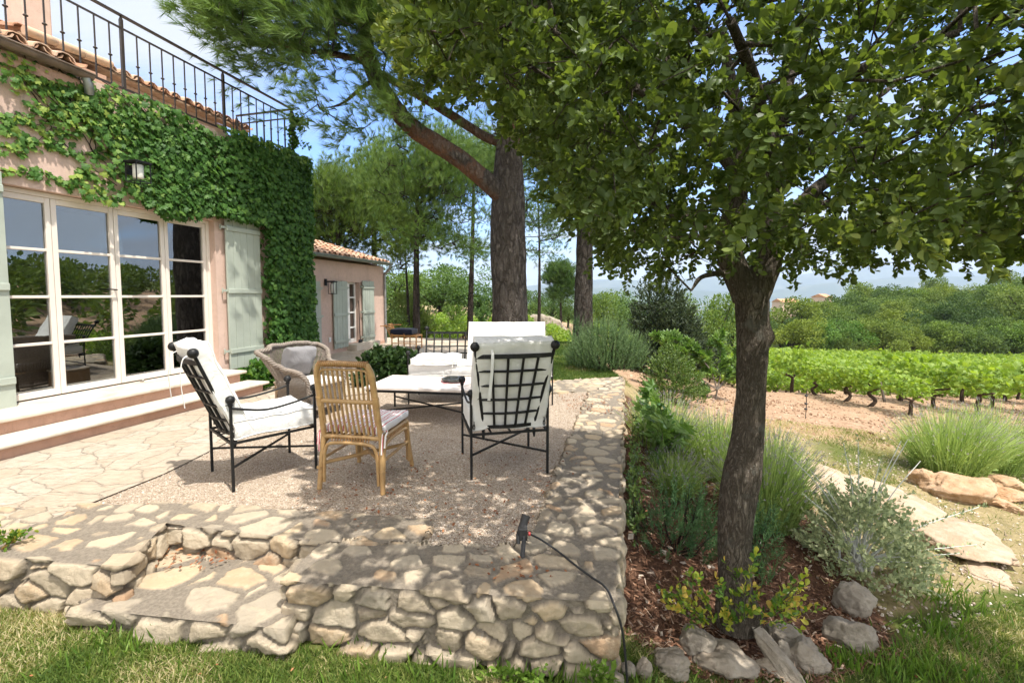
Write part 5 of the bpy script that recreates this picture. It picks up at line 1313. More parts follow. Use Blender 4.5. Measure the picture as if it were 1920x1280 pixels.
# plan: t 0 = front of one arm, .5 = middle of the back, 1 = front of the other arm
def plan(t):
    a = .335; b = .34
    segs = t * 3.0
    if segs < .9: f = segs / .9; return np.array([-a, b - f * (b + .10)]), np.array([-1.0, 0])
    if segs > 2.1: f = (3.0 - segs) / .9; return np.array([a, b - f * (b + .10)]), np.array([1.0, 0])
    ang = math.pi + (segs - .9) / 1.2 * math.pi; c = np.array([math.cos(ang) * a, -.10 + math.sin(ang) * .25]); return c, unit(np.array([math.cos(ang) * .8, math.sin(ang)]))
def rimz(t):
    u = abs(t - .5) * 2                                   # 0 back .. 1 front
    return float(np.interp(u, [0, .12, .26, .36, .46, .60, .78, .93, 1.0], [.90, .915, .905, .83, .72, .645, .63, .60, .52]))
def wcp(t, z):
    c, nn = plan(t); u = abs(t - .5) * 2; fl = .17 * max(0, z - .34) * (1 if u < .5 else .5) + (.06 * max(0, z - .5) / .13 if u > .3 else 0)
    p = c + nn * fl; return np.array([p[0], p[1] - .0, z])
m = MB(); weave(m, wcp, .13, .93, taper=rimz); m.build('woven_shell', M['wicker'], wc)
m = MB()
for t_ in np.linspace(.01, .99, 62):
    zt = rimz(t_) - .01; m.tube([wcp(t_, z) for z in np.linspace(.12, zt, 8)], .0048, 5)
m.build('stake', M['wicker'], wc)
rim = [wcp(t_, rimz(t_) + .012) for t_ in np.linspace(0, 1, 90)]
rim = [wcp(0, .30) + np.array([0, .012, 0]), wcp(0, .44) + np.array([0, .014, 0])] + rim + [wcp(1, .44) + np.array([0, .014, 0]), wcp(1, .30) + np.array([0, .012, 0])]
m = MB(); braid(m, rim, .024, .0135, 4, 22); braid(m, [np.array(p) - np.array([0, 0, .02]) for p in rim], .012, .014, 2, 17); m.build('braided_rim', M['wicker'], wc)
m = MB(); weave(m, lambda t, z: np.array([-.335 + .67 * t, .345, z]), .13, .40)
for x in np.linspace(-.33, .33, 21): m.tube([(x, .345, .12), (x, .345, .41)], .0048, 5)
m.tube([(-.34, .35, .41), (.34, .35, .41)], .016, 8); m.build('woven_front', M['wicker'], wc)
m = MB(); m.tube([wcp(t_, .125) for t_ in np.linspace(0, 1, 50)], .014, 8); m.tube([(-.335, .345, .125), (.335, .345, .125)], .014, 8); m.build('base_rail', M['wicker'], wc)
for (x, y) in ((-.31, .32), (.31, .32), (-.27, -.24), (.27, -.24)):
    m = MB(); m.tube([(x, y, 0), (x, y, .3)], .02, 10); m.build('leg', M['dark_wood'] if y < 0 else M['wicker'], wc)
m = MB(); m.box((0, .0, .355), (.62, .62, .02)); m.build('seat_board', M['wicker_tan'], wc)
m = MB(); m.cushion((0, .05, .425), (.60, .60, .11), None, 12, 0, .25, .3, 2); m.build('seat_cushion', M['beige_cloth'], wc)
pl_ = MB(); pl_.cushion((0, 0, 0), (.46, .38, .14), None, 16, 0, .75, .8, 4, .012); o = pl_.build('pillow', M['grey_cloth'], None)
Rp = rotz(math.atan2(-fr3[0], fr3[1])) @ rotx(rad(70)) @ rotz(.06); o.matrix_world = Matrix([[*Rp[0], 0], [*Rp[1], 0], [*Rp[2], 0], [0, 0, 0, 1]]).copy()
pc = cen + fr3 * (-.16); o.location = (pc[0] - .07, pc[1], .655); tag(o, 'soft grey pillow propped against the back of the wicker armchair', 'pillow')
wc.scale = (.88, .88, .93); wc.location.x -= .09
# woven side table beside it
p = G(541, 768, 0)
st = thing('wicker_side_table', 'small tan wicker drum with a wooden top beside the wicker armchair', 'side table', (p[0] - .02, p[1] + .22, .004), .3)
m = MB(); weave(m, lambda t, z: np.array([.225 * math.cos(2 * math.pi * t), .225 * math.sin(2 * math.pi * t), z]), .04, .30)
for a in np.linspace(0, 2 * math.pi, 40)[:-1]: m.tube([(.225 * math.cos(a), .225 * math.sin(a), .03), (.225 * math.cos(a), .225 * math.sin(a), .31)], .0048, 5)
m.build('woven_drum', M['wicker_tan'], st)
m = MB(); m.lathe([(.25, 0), (.255, .006), (.255, .022), (.25, .028)], (0, 0, .31), 8, smooth=False); m.build('tabletop', M['wood_pale'], st)
m = MB(); m.tube([(.225 * math.cos(a), .225 * math.sin(a), .03) for a in np.linspace(0, 2 * math.pi, 30)[:-1]], .013, 8, closed=True); m.build('base_rail', M['wicker_tan'], st)

# ---------------------------------------------------------------- bamboo lounger far back on the paving
p = G(757, 655, .012)
bl = thing('bamboo_lounger', 'small bamboo deck chair with a navy cushion out on the far paving', 'deck chair', (p[0], p[1] + .25, .012), -.1)
def bam(name, pts, r=.018):
    m = MB(); m.tube(pts, r, 8); return m.build(name, M['bamboo'], bl)
for x in (-.32, .02):
    for y in (-.2, .3):
        bam('leg', [(x, y, 0), (x, y, .42)])
for x in (-.32, .02): bam('side_rail', [(x, -.2, .3), (x, .3, .3)])
for y in (-.2, .3): bam('seat_rail', [(-.34, y, .36), (.34, y, .36)]); bam('lower_rail', [(-.34, y, .16), (.34, y, .16)], .014)
for y in (-.2, .3): bam('leg', [(.36, y, 0), (.36, y, .36)])
m = MB()
for y in np.linspace(-.2, .3, 12): m.tube([(-.33, y, .38), (.38, y, .35)], .018, 6)
m.build('seat_slat', M['bamboo'], bl)
for y in (-.2, .3): bam('back_post', [(-.34, y, .3), (-.50, y, .66)])
m = MB()
for q_ in np.linspace(0, 1, 9): m.tube([(-.35 - .15 * q_, -.22, .34 + .32 * q_), (-.35 - .15 * q_, .32, .34 + .32 * q_)], .014, 6)
m.build('back_slat', M['bamboo'], bl)
m = MB(); m.box((-.47, -.25, .63), (.3, .06, .025)); m.build('armrest', M['bamboo'], bl, .008); m = MB(); m.box((-.40, .35, .63), (.3, .06, .025)); m.build('armrest', M['bamboo'], bl, .008)
m = MB(); m.cushion((-.06, .05, .47), (.60, .52, .15), None, 10, 0, .2, .3, 6); m.build('cushion', M['navy_cloth'], bl)

# ---------------------------------------------------------------- spike lamp lying on the wall, with its cable
p = G(981, 1035, .03)
sl = thing('spike_lamp', 'black garden spike lamp leaning at the wall corner, its cable trailing over the stones', 'garden lamp', (p[0], p[1], .0), .0)
m = MB(); m.bar((-.005, -.02, .012), (.012, .06, .16), .026, .012, (0, 1, 0)); m.bar((-.005, -.02, .012), (.012, .06, .16), .010, .034, (0, 1, 0)); m.build('spike', M['rubber'], sl)
m = MB(); m.tube([(-.02, .05, .10), (.02, .10, .20)], [.022, .026], 12); m.box((.0, .035, .12), (.05, .035, .07)); m.tube([(-.028, .02, .07), (-.03, .035, .12)], .012, 8); m.build('head', M['rubber'], sl, .004)
m = MB(); m.tube([(.03, .045, .115), (.042, .048, .115)], .011, 10); m.build('ring', M['red_plastic'], sl)
cpts = [np.array([.03, .05, .115])] + [G(a, b, z) - np.array([p[0], p[1], 0]) for a, b, z in ((1012, 1010, .07), (1045, 1032, .032), (1080, 1060, .03), (1110, 1082, .03), (1135, 1100, .032), (1150, 1130, .034))]
last = cpts[-1]
cpts += [last + np.array([.035, -.012, -.10]), last + np.array([.055, -.01, -.22]), last + np.array([.07, -.01, -.40]), last + np.array([.08, .03, -.55])]
m = MB(); m.tube(bez(cpts, 8), .0058, 8); m.build('cable', M['rubber'], sl)
# ---------------------------------------------------------------- the holm oak in the bed
def tree_graph(roots, targets, jitter=.05, seed=0, step=.16, sag=.0):
    """grow twigs: every target joins the nearest node already grown. returns nodes, parents"""
    rng = np.random.default_rng(seed)
    nodes = [np.array(p, float) for p in roots]; par = list(range(-1, len(roots) - 1))
    N = np.array(nodes)
    T = np.array(targets); root = N[len(N) // 2]
    order = np.argsort(np.linalg.norm(T[:, None] - N[None], axis=2).min(1)); tips = np.empty(len(T), int)
    buf = np.empty((len(N) + len(T) * 24, 3)); buf[:len(N)] = N; n = len(N)
    for i in order:
        t = T[i]; d = buf[:n] - t; dist = np.sqrt((d * d).sum(1)) + .25 * np.maximum(0, buf[:n, 2] - t[2])
        j = int(dist.argmin()); a = buf[j].copy(); L = np.linalg.norm(t - a); k = max(1, min(20, int(L / step)))
        prev = j; off = rng.normal(size=3) * jitter * L
        for q in range(1, k + 1):
            f = q / k; p = a + (t - a) * f + off * math.sin(math.pi * f) + rng.normal(size=3) * .006
            p[2] -= sag * L * math.sin(math.pi * f)
            buf[n] = p; par.append(prev); prev = n; n += 1
        tips[i] = prev
    return buf[:n].copy(), par, tips
def graph_tubes(nodes, par, r_tip=.0025, power=2.3, first=0, minr=.002, seg=5, rmax=None):
    n = len(nodes); w = np.zeros(n); kids = [[] for _ in range(n)]
    for i in range(n):
        if par[i] >= 0: kids[par[i]].append(i)
    for i in range(n - 1, -1, -1):
        if not kids[i]: w[i] = 1
        if par[i] >= 0: w[par[i]] += w[i]
    r = r_tip * w ** (1 / power)
    if rmax: r = np.minimum(r, rmax)
    m = MB(); done = set()
    for i in range(n):
        if i < first: continue
        p = par[i]
        if p >= 0 and (len(kids[p]) > 1 or p < first) and i >= first:
            chain_ = [p, i]; c = i
            while len(kids[c]) >= 1:
                nx_ = max(kids[c], key=lambda q: w[q])
                if len(kids[c]) > 1 and False: break
                chain_.append(nx_); c = nx_
                if len(kids[chain_[-2]]) > 1 and chain_[-1] != max(kids[chain_[-2]], key=lambda q: w[q]): break
            if i in done: continue
            done.update(chain_[1:])
            rr = np.array([min(r[q], r[i]) for q in chain_]); rr[0] = min(r[i] * 1.15, r[p])
            m.tube(nodes[chain_], np.maximum(rr, minr), 8 if rr[0] > .02 else seg, caps=False)
    return m, r
def sprigs(tips, dirs, n_leaf, length, leaf, leaf_len, rng, spread_=1.0, up=.25, droop=0., per_rnd=None, tmpl=LEAF_OVAL, tip_young=.0):
    """leaves set along short shoots that start at the tips"""
    N = len(tips); k = n_leaf
    f = np.tile((np.arange(k) + .5) / k, N); base = np.repeat(tips, k, 0); d = np.repeat(unit(dirs), k, 0); L = np.repeat(length * rng.uniform(.7, 1.3, N), k)
    pos = base + d * (f * L)[:, None]; pos[:, 2] -= droop * (f * L) ** 2
    side = rng.normal(size=(N * k, 3)); side = unit(side - d * (side * d).sum(1, keepdims=True))
    ax = unit(side * spread_ + d * (.35 + .9 * f)[:, None] + np.array([0, 0, up]))
    sz = leaf_len * rng.uniform(.6, 1.25, N * k) * (1 - .25 * np.abs(f - .5))
    rnd = rng.random(N * k) * .72
    if per_rnd is not None: rnd = np.clip(rnd + np.repeat(per_rnd, k) * (.3 + .7 * f), 0, 1)
    return scatter(*tmpl, pos, frames(ax, up, rng), sz, rnd)

rng = np.random.default_rng(21)
oak = thing('holm_oak', 'holm oak with a forked dark trunk and dense low crown growing in the mulch bed', 'tree', (1.42, 2.80, -.5))
OO = np.array([1.42, 2.80, -.5])
def oakp(px, py, Y): return P(px, py, Y)
cl = [(1383, 1168, 2.80, .155), (1381, 1130, 2.80, .128), (1377, 1080, 2.81, .112), (1378, 1010, 2.83, .114), (1384, 930, 2.84, .122), (1391, 885, 2.85, .128), (1402, 820, 2.86, .103), (1407, 740, 2.88, .098), (1409, 680, 2.88, .104), (1411, 630, 2.89, .107), (1410, 580, 2.90, .112), (1408, 548, 2.90, .112)]
pts = np.array([oakp(a, b, c) for a, b, c, r in cl]); rr = np.array([r for *_, r in cl]) * .87
def bark_tube(name, pts, rr, mat, parent, n=40, sub=8, amp=.02, knots=(), freq=7, seed=0, red=None, flare=None):
    q_ = bez(pts, sub); s_ = np.linspace(0, 1, len(q_)); r_ = np.interp(s_, np.linspace(0, 1, len(rr)), rr)
    m = MB(); m.tube(q_, r_, n, caps=True); V = np.array(m.v); c = np.repeat(q_, n, 0); nb = len(c); d = V[:nb] - c; dn = unit(d)
    W_ = V[:nb] * np.array([freq, freq, freq * .35]) + seed
    h = (fbm(W_, 4) - .5) * 2 * amp + (np.abs(fbm(W_ * 2.7 + 9, 3) - .5) - .12) * -amp * 1.6
    for (kp, kr, kh) in knots:
        h = h + kh * np.exp(-((V[:nb] - np.array(kp)) ** 2).sum(1) / kr ** 2)
    V[:nb] = V[:nb] + dn * h[:, None]; m.v = [tuple(p) for p in V]
    o = m.build(name, mat, parent)
    at = o.data.attributes.new('red', 'FLOAT', 'POINT'); ra = np.zeros(len(V))
    if red is not None: ra[:nb] = red(V[:nb], dn)
    at.data.foreach_set('value', ra.astype(np.float32))
    if parent is not None: o.matrix_parent_inverse = Matrix.Translation(-Vector(parent.location))
    return o
kn = [(oakp(1352, 905, 2.76), .085, .035), (oakp(1442, 632, 2.84), .05, .032), (oakp(1420, 690, 2.78), .07, .012), (oakp(1350, 1140, 2.75), .10, .03), (oakp(1412, 1150, 2.75), .09, .03)]
bark_tube('trunk', pts, rr, M['bark_oak'], oak, 48, 10, .010, kn, 9)
fork = pts[-1]
stemL = [(1400, 560, 2.90, .085), (1392, 535, 2.90, .088), (1374, 495, 2.92, .080), (1364, 450, 2.95, .070), (1374, 400, 2.98, .066), (1388, 330, 3.02, .058), (1388, 250, 3.05, .048), (1370, 150, 3.0, .036), (1350, 60, 2.9, .024)]
stemR = [(1412, 562, 2.90, .088), (1424, 530, 2.90, .09), (1440, 490, 2.9, .082), (1447, 430, 2.93, .074), (1446, 360, 2.97, .070), (1440, 290, 3.02, .062), (1455, 220, 3.08, .052), (1480, 140, 3.2, .042), (1500, 40, 3.3, .03)]
limbs = [stemL, stemR,
    [(1458, 425, 2.95, .045), (1480, 405, 2.97, .046), (1530, 355, 3.05, .042), (1590, 315, 3.15, .036), (1650, 285, 3.25, .03), (1740, 240, 3.3, .022), (1830, 200, 3.3, .014)],
    [(1450, 345, 2.98, .042), (1475, 320, 3.05, .04), (1530, 270, 3.3, .034), (1600, 215, 3.6, .026), (1690, 150, 3.9, .016)],
    [(1368, 470, 2.94, .04), (1340, 440, 3.0, .038), (1270, 400, 3.15, .032), (1190, 370, 3.3, .024), (1110, 330, 3.45, .015)],
    [(1440, 300, 3.0, .04), (1430, 230, 2.7, .038), (1410, 140, 2.4, .03), (1370, 40, 2.1, .02)],
    [(1385, 330, 3.0, .036), (1330, 270, 2.9, .033), (1240, 200, 2.75, .027), (1130, 120, 2.65, .019), (1040, 60, 2.6, .011)],
    [(1450, 240, 3.05, .04), (1540, 170, 2.8, .034), (1660, 110, 2.5, .027), (1800, 60, 2.3, .017)],
    [(1470, 400, 2.97, .03), (1540, 385, 2.9, .028), (1640, 370, 2.75, .022), (1760, 350, 2.6, .014)],
    [(1382, 515, 2.92, .022), (1350, 512, 2.85, .018), (1315, 520, 2.8, .012), (1296, 545, 2.78, .006)]]
limb_nodes = []; 
for li, L_ in enumerate(limbs):
    p_ = np.array([P(a, b, c) for a, b, c, r in L_]); r_ = np.array([r for *_, r in L_])
    bark_tube('limb', p_, r_, M['bark_oak'], oak, 20 if li < 2 else 12, 8, .006, (), 9, li)
    q_ = bez(p_, 5); limb_nodes.append(q_)
root_nodes = np.concatenate(limb_nodes)
# crown: clusters in a lopsided dome with a flat, slightly drooping underside
def oak_inside(p):
    c = np.array([1.62, 2.55, 2.85]); e = (p - c) / np.array([2.55, 1.75, 2.15]); e[:, 1] *= np.where(e[:, 1] > 0, 1.0 + .55 * smooth(.6, 2.2, p[:, 0]), 1.0); rr_ = (e ** 2).sum(1) ** .5
    n_ = fbm(p * 1.1 + 4, 3); lump = .82 + .50 * n_
    kx = p[:, 0] / p[:, 1]
    zmin = CH + p[:, 1] * np.interp(kx, [-.40, -.25, -.10, -.02, .03, .10, .17, .24], [.47, .45, .43, .40, .32, .22, .13, .075]) + .20 * (fbm(p * 2.2 + 11, 2) - .5) + .10 * np.clip(2.6 - p[:, 1], 0, 2)
    front = p[:, 2] < 1.62 + .80 * p[:, 1] + .35 * (fbm(p * 1.5 + 60, 2) - .5) + 2.0 * smooth(2.0, 2.9, p[:, 1])
    front &= kx > -.21 - .10 * (fbm(p * 1.3 + 21, 2) - .4)
    return (rr_ < lump) & (p[:, 2] > zmin) & front, rr_ / lump
cand = np.stack([rng.uniform(-1.2, 4.4, 52000), rng.uniform(.3, 4.6, 52000), rng.uniform(1.6, 5.4, 52000)], 1)
ok, rr_ = oak_inside(cand)
cd = np.linalg.norm(cand - np.array([0, 0, 1.5]), axis=1)
dens = fbm(cand * 1.7 + 40, 3)
hole = np.exp(-(((cand - np.array([2.55, 3.0, 2.75])) / np.array([.75, 1.2, .42])) ** 2).sum(1)) + np.exp(-(((cand - np.array([2.4, 3.2, 3.5])) / np.array([.6, 1.2, .3])) ** 2).sum(1))
keep = ok & (cd > 1.8) & (rng.random(len(cand)) < np.clip(.30 + .9 * smooth(.2, .9, rr_) , 0, 1)) & (dens > .30) & (rng.random(len(cand)) > hole * .8)
T = cand[keep]; print('oak clusters', len(T))
T = T[rng.permutation(len(T))[:5200]]
nodes, par, tips = tree_graph(root_nodes, T, .10, 5)
par_root = par
for a in range(len(root_nodes)): pass
m, r_ = graph_tubes(nodes, par, .0022, 2.4, first=len(root_nodes), minr=.0018, seg=4, rmax=.016)
o = m.build('twig', M['bark_oak'], oak); o.matrix_parent_inverse = Matrix.Translation(-Vector(oak.location))
tp = nodes[tips]; out = unit(tp - np.array([1.55, 2.6, 2.8])); dirs = unit(out + rng.normal(size=tp.shape) * .55 + np.array([0, 0, .18]))
young = np.clip((fbm(tp * 1.3 + 77, 2) - .46) * 2.4, 0, 1) * smooth(.5, .95, oak_inside(tp)[1])
LEAF_OAKN = ([(x * .85, y, z) for x, y, z in LEAF_OAK[0]], LEAF_OAK[1])
LEAF_OAK2 = ([(x * .9, y - .10 * y * y, z - .42 * y * y + .5 * abs(x)) for x, y, z in LEAF_OAK[0]], LEAF_OAK[1])
LEAF_OAK3 = ([(x * 1.1 + .12 * y * y, y * .95, z + .16 * y * y - .35 * abs(x) + .25 * x) for x, y, z in LEAF_OAK[0]], LEAF_OAK[1])
v = []
for g_, tm in ((0, LEAF_OAKN), (1, LEAF_OAK2), (2, LEAF_OAK3)):
    v.append(sprigs(tp[g_::3], dirs[g_::3], 33, .16, None, .045, rng, 1.0, .28, .6, young[g_::3] * .95, tm))
# second, smaller shoots along the twigs
mid_i = rng.permutation(np.arange(len(root_nodes), len(nodes)))[:2600]
v2 = sprigs(nodes[mid_i], rng.normal(size=(len(mid_i), 3)) + np.array([0, 0, .3]), 12, .10, None, .044, rng, 1.0, .25, .5, None, LEAF_OAK)
o = leaf_obj('crown', v + [v2], M['oak_leaf'], oak, smooth=True); o.matrix_parent_inverse = Matrix.Translation(-Vector(oak.location))
# leafy sprouts round the foot of the trunk
sp_t = thing('oak_sprout', 'yellow green oak sprouts at the foot of the holm oak trunk', 'plant', (1.36, 2.66, -.5))
def small_shrub(parent, loc, stems, leaf_mat, stem_mat, tmpl, leaf_len, n_leaf, up=.3, sprig=.12, young=.4, r=.004, seed=1, spread_=1.0, names=('stem', 'foliage'), droop=.3):
    rg = np.random.default_rng(seed); m = MB(); tips_ = []; dirs_ = []; 
    for st_ in stems:
        q_ = bez(st_, 6); m.tube(q_, np.linspace(r, r * .45, len(q_)), 6)
        for f in np.linspace(.3, 1.0, max(2, int(len(st_) * 2.2))):
            i = int(f * (len(q_) - 1)); tips_.append(q_[i]); dirs_.append(unit(q_[min(i + 1, len(q_) - 1)] - q_[max(0, i - 1)]) + rg.normal(size=3) * .5)
    a = m.build(names[0], stem_mat, parent)
    b = leaf_obj(names[1], sprigs(np.array(tips_), np.array(dirs_), n_leaf, sprig, None, leaf_len, rg, spread_, up, droop, rg.random(len(tips_)) * young, tmpl), leaf_mat, parent)
    return a, b
stems = []
for k in range(15):
    a = rng.uniform(-.45, .45); b = rng.uniform(-.18, .05) ; h = rng.uniform(.10, .34)
    stems.append([(a * .35, b * .4, 0), (a * .7, b * .8, h * .55), (a, b, h)])
stems += [[(-.1, -.05, 0), (-.25, -.1, .2), (-.36, -.12, .38)], [(0, -.12, 0), (-.03, -.16, .3), (.0, -.17, .47)]]
small_shrub(sp_t, None, stems, M['sprout'], M['bark_oak'], LEAF_OAK, .042, 7, .35, .10, .85, .003, 4)

# ---------------------------------------------------------------- pines
TUFT_N = 20
def tuft_template(seed, n=22, L=1.0, w=.035, open_=.75):
    rg = np.random.default_rng(seed); V = []; F = []
    for i in range(n):
        y0 = rg.uniform(0, .45); a = rg.uniform(0, 2 * math.pi); o_ = open_ * rg.uniform(.35, 1.0)
        d = unit(np.array([math.cos(a) * o_, 1.0, math.sin(a) * o_])); s_ = unit(np.cross(d, rg.normal(size=3))); l = rg.uniform(.55, .8)
        b = len(V); p0 = np.array([0, y0, 0]); V += [p0 - s_ * w * .5, p0 + s_ * w * .5, p0 + d * l + np.array([0, 0, -.06])]; F.append((b, b + 1, b + 2))
    return np.array(V), F
TUFTS = [tuft_template(i) for i in range(4)]
def tufts(pos, dirs, size, rng, rnd=None):
    parts = []; n = len(pos); g = rng.integers(0, 4, n); r = rng.random(n) if rnd is None else rnd
    for k in range(4):
        s_ = g == k
        if s_.any(): parts.append(scatter(TUFTS[k][0], TUFTS[k][1], pos[s_], frames(dirs[s_], .2, rng), size * rng.uniform(.75, 1.25, s_.sum()), r[s_]))
    return parts
def pine_foliage(tips, dirs, rng, n=9, L=.45, size=.17, up=.5, jit=.12):
    """brushes of needles along each shoot"""
    k = n; N = len(tips); f = np.tile((np.arange(k) + .5) / k, N); d = np.repeat(unit(dirs), k, 0)
    pos = np.repeat(tips, k, 0) + d * (f * L)[:, None] + rng.normal(size=(N * k, 3)) * jit
    ax = unit(d + rng.normal(size=(N * k, 3)) * .45 + np.array([0, 0, up]))
    base = np.repeat(rng.random(N), k) * .6 + rng.random(N * k) * .4
    return tufts(pos, ax, size, rng, base)
rng = np.random.default_rng(5)
pine = thing('pine_tree', 'big old pine with grey plated bark and a reddish forked limb, behind the sofa', 'tree', (-.05, 9.3, -.1))
PT = [(956, 760, 9.3, .46), (955, 700, 9.3, .395), (955, 640, 9.3, .372), (955, 560, 9.3, .355), (953, 480, 9.3, .352), (952, 420, 9.3, .350), (953, 370, 9.3, .330), (953, 300, 9.3, .265), (956, 235, 9.3, .235), (960, 150, 9.35, .205), (965, 60, 9.4, .18), (970, -60, 9.5, .15), (972, -200, 9.6, .11), (975, -330, 9.6, .06)]
pts = np.array([P(a, b, c) for a, b, c, r in PT]); rr = np.array([r for *_, r in PT])
def red_bark(V, dn): return np.clip(smooth(4.2, 6.5, V[:, 2]) * .55 * (fbm(V * 2 + 3, 3) > .47) + smooth(.2, .8, dn[:, 0] * .8 - dn[:, 1] * .3) * smooth(4.4, 4.9, V[:, 2]) * (1 - smooth(6.4, 6.8, V[:, 2])) * .9, 0, 1)
bark_tube('trunk', pts, rr, M['bark_pine'], pine, 64, 12, .035, [], 5, 2, red_bark)
PL = [[(942, 372, 9.2, .19), (925, 352, 9.1, .205), (895, 325, 9.0, .20), (862, 298, 8.9, .195), (822, 272, 8.8, .19), (782, 246, 8.7, .185), (752, 218, 8.6, .18), (728, 185, 8.5, .175), (706, 148, 8.5, .165), (692, 110, 8.5, .15), (688, 60, 8.5, .13), (700, 0, 8.6, .11), (712, -80, 8.8, .085), (720, -170, 8.9, .05)],
      [(940, 268, 9.3, .10), (912, 258, 9.3, .105), (880, 238, 9.2, .10), (840, 212, 9.1, .095), (800, 188, 9.1, .09), (760, 165, 9.0, .085), (725, 145, 8.9, .075), (670, 112, 8.7, .06), (600, 100, 8.5, .045), (520, 80, 8.3, .028)],
      [(690, 100, 8.5, .07), (660, 108, 8.3, .06), (610, 98, 8.0, .05), (565, 96, 7.7, .04), (510, 75, 7.4, .028), (460, 55, 7.2, .018)],
      [(700, 150, 8.5, .05), (672, 170, 8.4, .035), (640, 195, 8.3, .024), (600, 205, 8.2, .014)],
      [(695, 20, 8.6, .07), (640, -20, 8.3, .055), (560, -40, 7.9, .04), (480, -20, 7.6, .025)],
      [(960, 200, 9.35, .09), (1010, 150, 9.2, .08), (1080, 100, 9.0, .06), (1160, 60, 8.8, .035)],
      [(968, 0, 9.4, .1), (900, -80, 9.0, .08), (820, -140, 8.6, .05)],
      [(965, 60, 9.4, .08), (930, 20, 8.6, .06), (880, 0, 8.0, .04)],
      [(972, -60, 9.5, .08), (1050, -120, 9.3, .06), (1140, -160, 9.0, .03)]]
lim = []
for li, L_ in enumerate(PL):
    p_ = np.array([P(a, b, c) for a, b, c, r in L_]); r_ = np.array([r for *_, r in L_]) * .88
    bark_tube('limb', p_, r_, M['bark_pine'], pine, 28 if li == 0 else 12, 9, .012, (), 7, li, (lambda V, dn: np.clip(smooth(.3, .9, -dn[:, 2]) * .45 + .25 * (fbm(V * 3, 3) > .52), 0, 1)) if li == 0 else (lambda V, dn: .12 + .25 * smooth(-.2, .7, -dn[:, 2])))
    lim.append(bez(p_, 4)[(14 if li == 0 else 4):])
root_nodes = np.concatenate(lim)
lobes = [(500, 45, 7.4, .95, .9, .5), (560, 100, 7.8, 1.15, .9, .55), (610, 195, 8.2, .60, .45, .28), (640, 40, 8.2, 1.3, 1.0, .9), (740, 60, 8.6, 1.2, 1.0, 1.0), (580, -40, 7.7, 1.3, 1.1, .8), (650, -110, 8.3, 1.6, 1.2, .9), (690, 235, 8.6, .35, .35, .15), (830, 100, 8.9, 1.1, 1.0, .8), (820, -60, 8.8, 1.6, 1.4, 1.2), (930, 60, 9.0, 1.2, 1.2, .9), (1030, 80, 9.1, 1.1, 1.0, .8), (1130, 60, 8.9, 1.0, 1.0, .7), (960, -120, 9.3, 1.8, 1.6, 1.2), (1090, -120, 9.1, 1.4, 1.2, 1.0), (760, 190, 8.7, .5, .5, .3), (450, 20, 7.3, .5, .5, .4), (720, -220, 8.8, 1.6, 1.5, .8), (900, -280, 9.3, 1.8, 1.5, .9)]
T = []
for (a, b, Y, rx_, ry_, rz_) in lobes:
    Y = Y - .5 * (a > 600); c = P(a, b, Y); n = int(62 * rx_ * ry_ * rz_ ** .6) + 8; e = rng.normal(size=(n, 3)); e = unit(e) * rng.random((n, 1)) ** .45
    T.append(c + e * np.array([rx_, ry_, rz_]))
T = np.concatenate(T); T = T[fbm(T * 1.4 + 5, 2) > .36]; print('pine shoots', len(T))
nodes, par, tips = tree_graph(root_nodes, T, .10, 9, .3)
m, r_ = graph_tubes(nodes, par, .007, 2.3, first=len(root_nodes), minr=.006, seg=5, rmax=.06)
o = m.build('branch', M['bark_pine'], pine); o.matrix_parent_inverse = Matrix.Translation(-Vector(pine.location))
tp = nodes[tips]; dirs = unit(tp - P(860, 150, 9.0)) * np.array([1, 1, .5]) + rng.normal(size=tp.shape) * .35 + np.array([0, 0, .15])
o = leaf_obj('crown', pine_foliage(tp, dirs, rng, 13, .52, .26, .35, .15), M['pine_needle'], pine); o.matrix_parent_inverse = Matrix.Translation(-Vector(pine.location))

# second pine further back and slimmer background pines
def pine_at(name, label, px_base, Y, top_py, trunk_px, crown, mat, seed, group=None, lean=0, bark='bark_pine', red=None, tuft=.28, n_sh=190, base_z=None, trunk_top=None):
    rg = np.random.default_rng(seed); x = (px_base - 960) / 853 * Y; zb = gz(x, Y) if base_z is None else base_z
    t = thing(name, label, 'tree', (x, Y, zb), 0, group); off = Matrix.Translation(-Vector(t.location))
    h = P(px_base, top_py, Y)[2] - zb; r0 = trunk_px / 2 / 853 * Y
    tp_ = [np.array([x + lean * f * h + .12 * math.sin(3 * f + seed) * f, Y, zb - .15 + h * f]) for f in np.linspace(0, .96, 9)]; rr_ = [r0 * 1.18] + [r0 * (1 - .78 * f) for f in np.linspace(.05, 1, 8)]
    bark_tube('trunk', tp_, rr_, M[bark], t, 24, 6, r0 * .08, (), 6, seed)
    Tt = []
    for (a, b, dY, rx_, ry_, rz_) in crown:
        c = P(a, b, Y + dY); n = max(8, int(n_sh * rx_ * ry_ * rz_ ** .5 / 2.9)); e = unit(rg.normal(size=(n, 3))) * rg.random((n, 1)) ** .4; Tt.append(c + e * np.array([rx_, ry_, rz_]))
    Tt = np.concatenate(Tt); Tt = Tt[fbm(Tt * .9 + seed, 2) > .38]
    rn = bez(tp_, 4)[14:]
    nodes, par, tips = tree_graph(rn, Tt, .08, seed, .5)
    m, _ = graph_tubes(nodes, par, .012, 2.2, first=len(rn), minr=.012, seg=4, rmax=.08); o = m.build('branch', M[bark], t); o.matrix_parent_inverse = off
    q_ = nodes[tips]; cc = np.array([x, Y, zb + h * .6]); dr = unit(q_ - cc) + rg.normal(size=q_.shape) * .4 + np.array([0, 0, .5])
    o = leaf_obj('crown', pine_foliage(q_, dr, rg, 9, .65, tuft, .6, .2), M[mat], t); o.matrix_parent_inverse = off
    return t
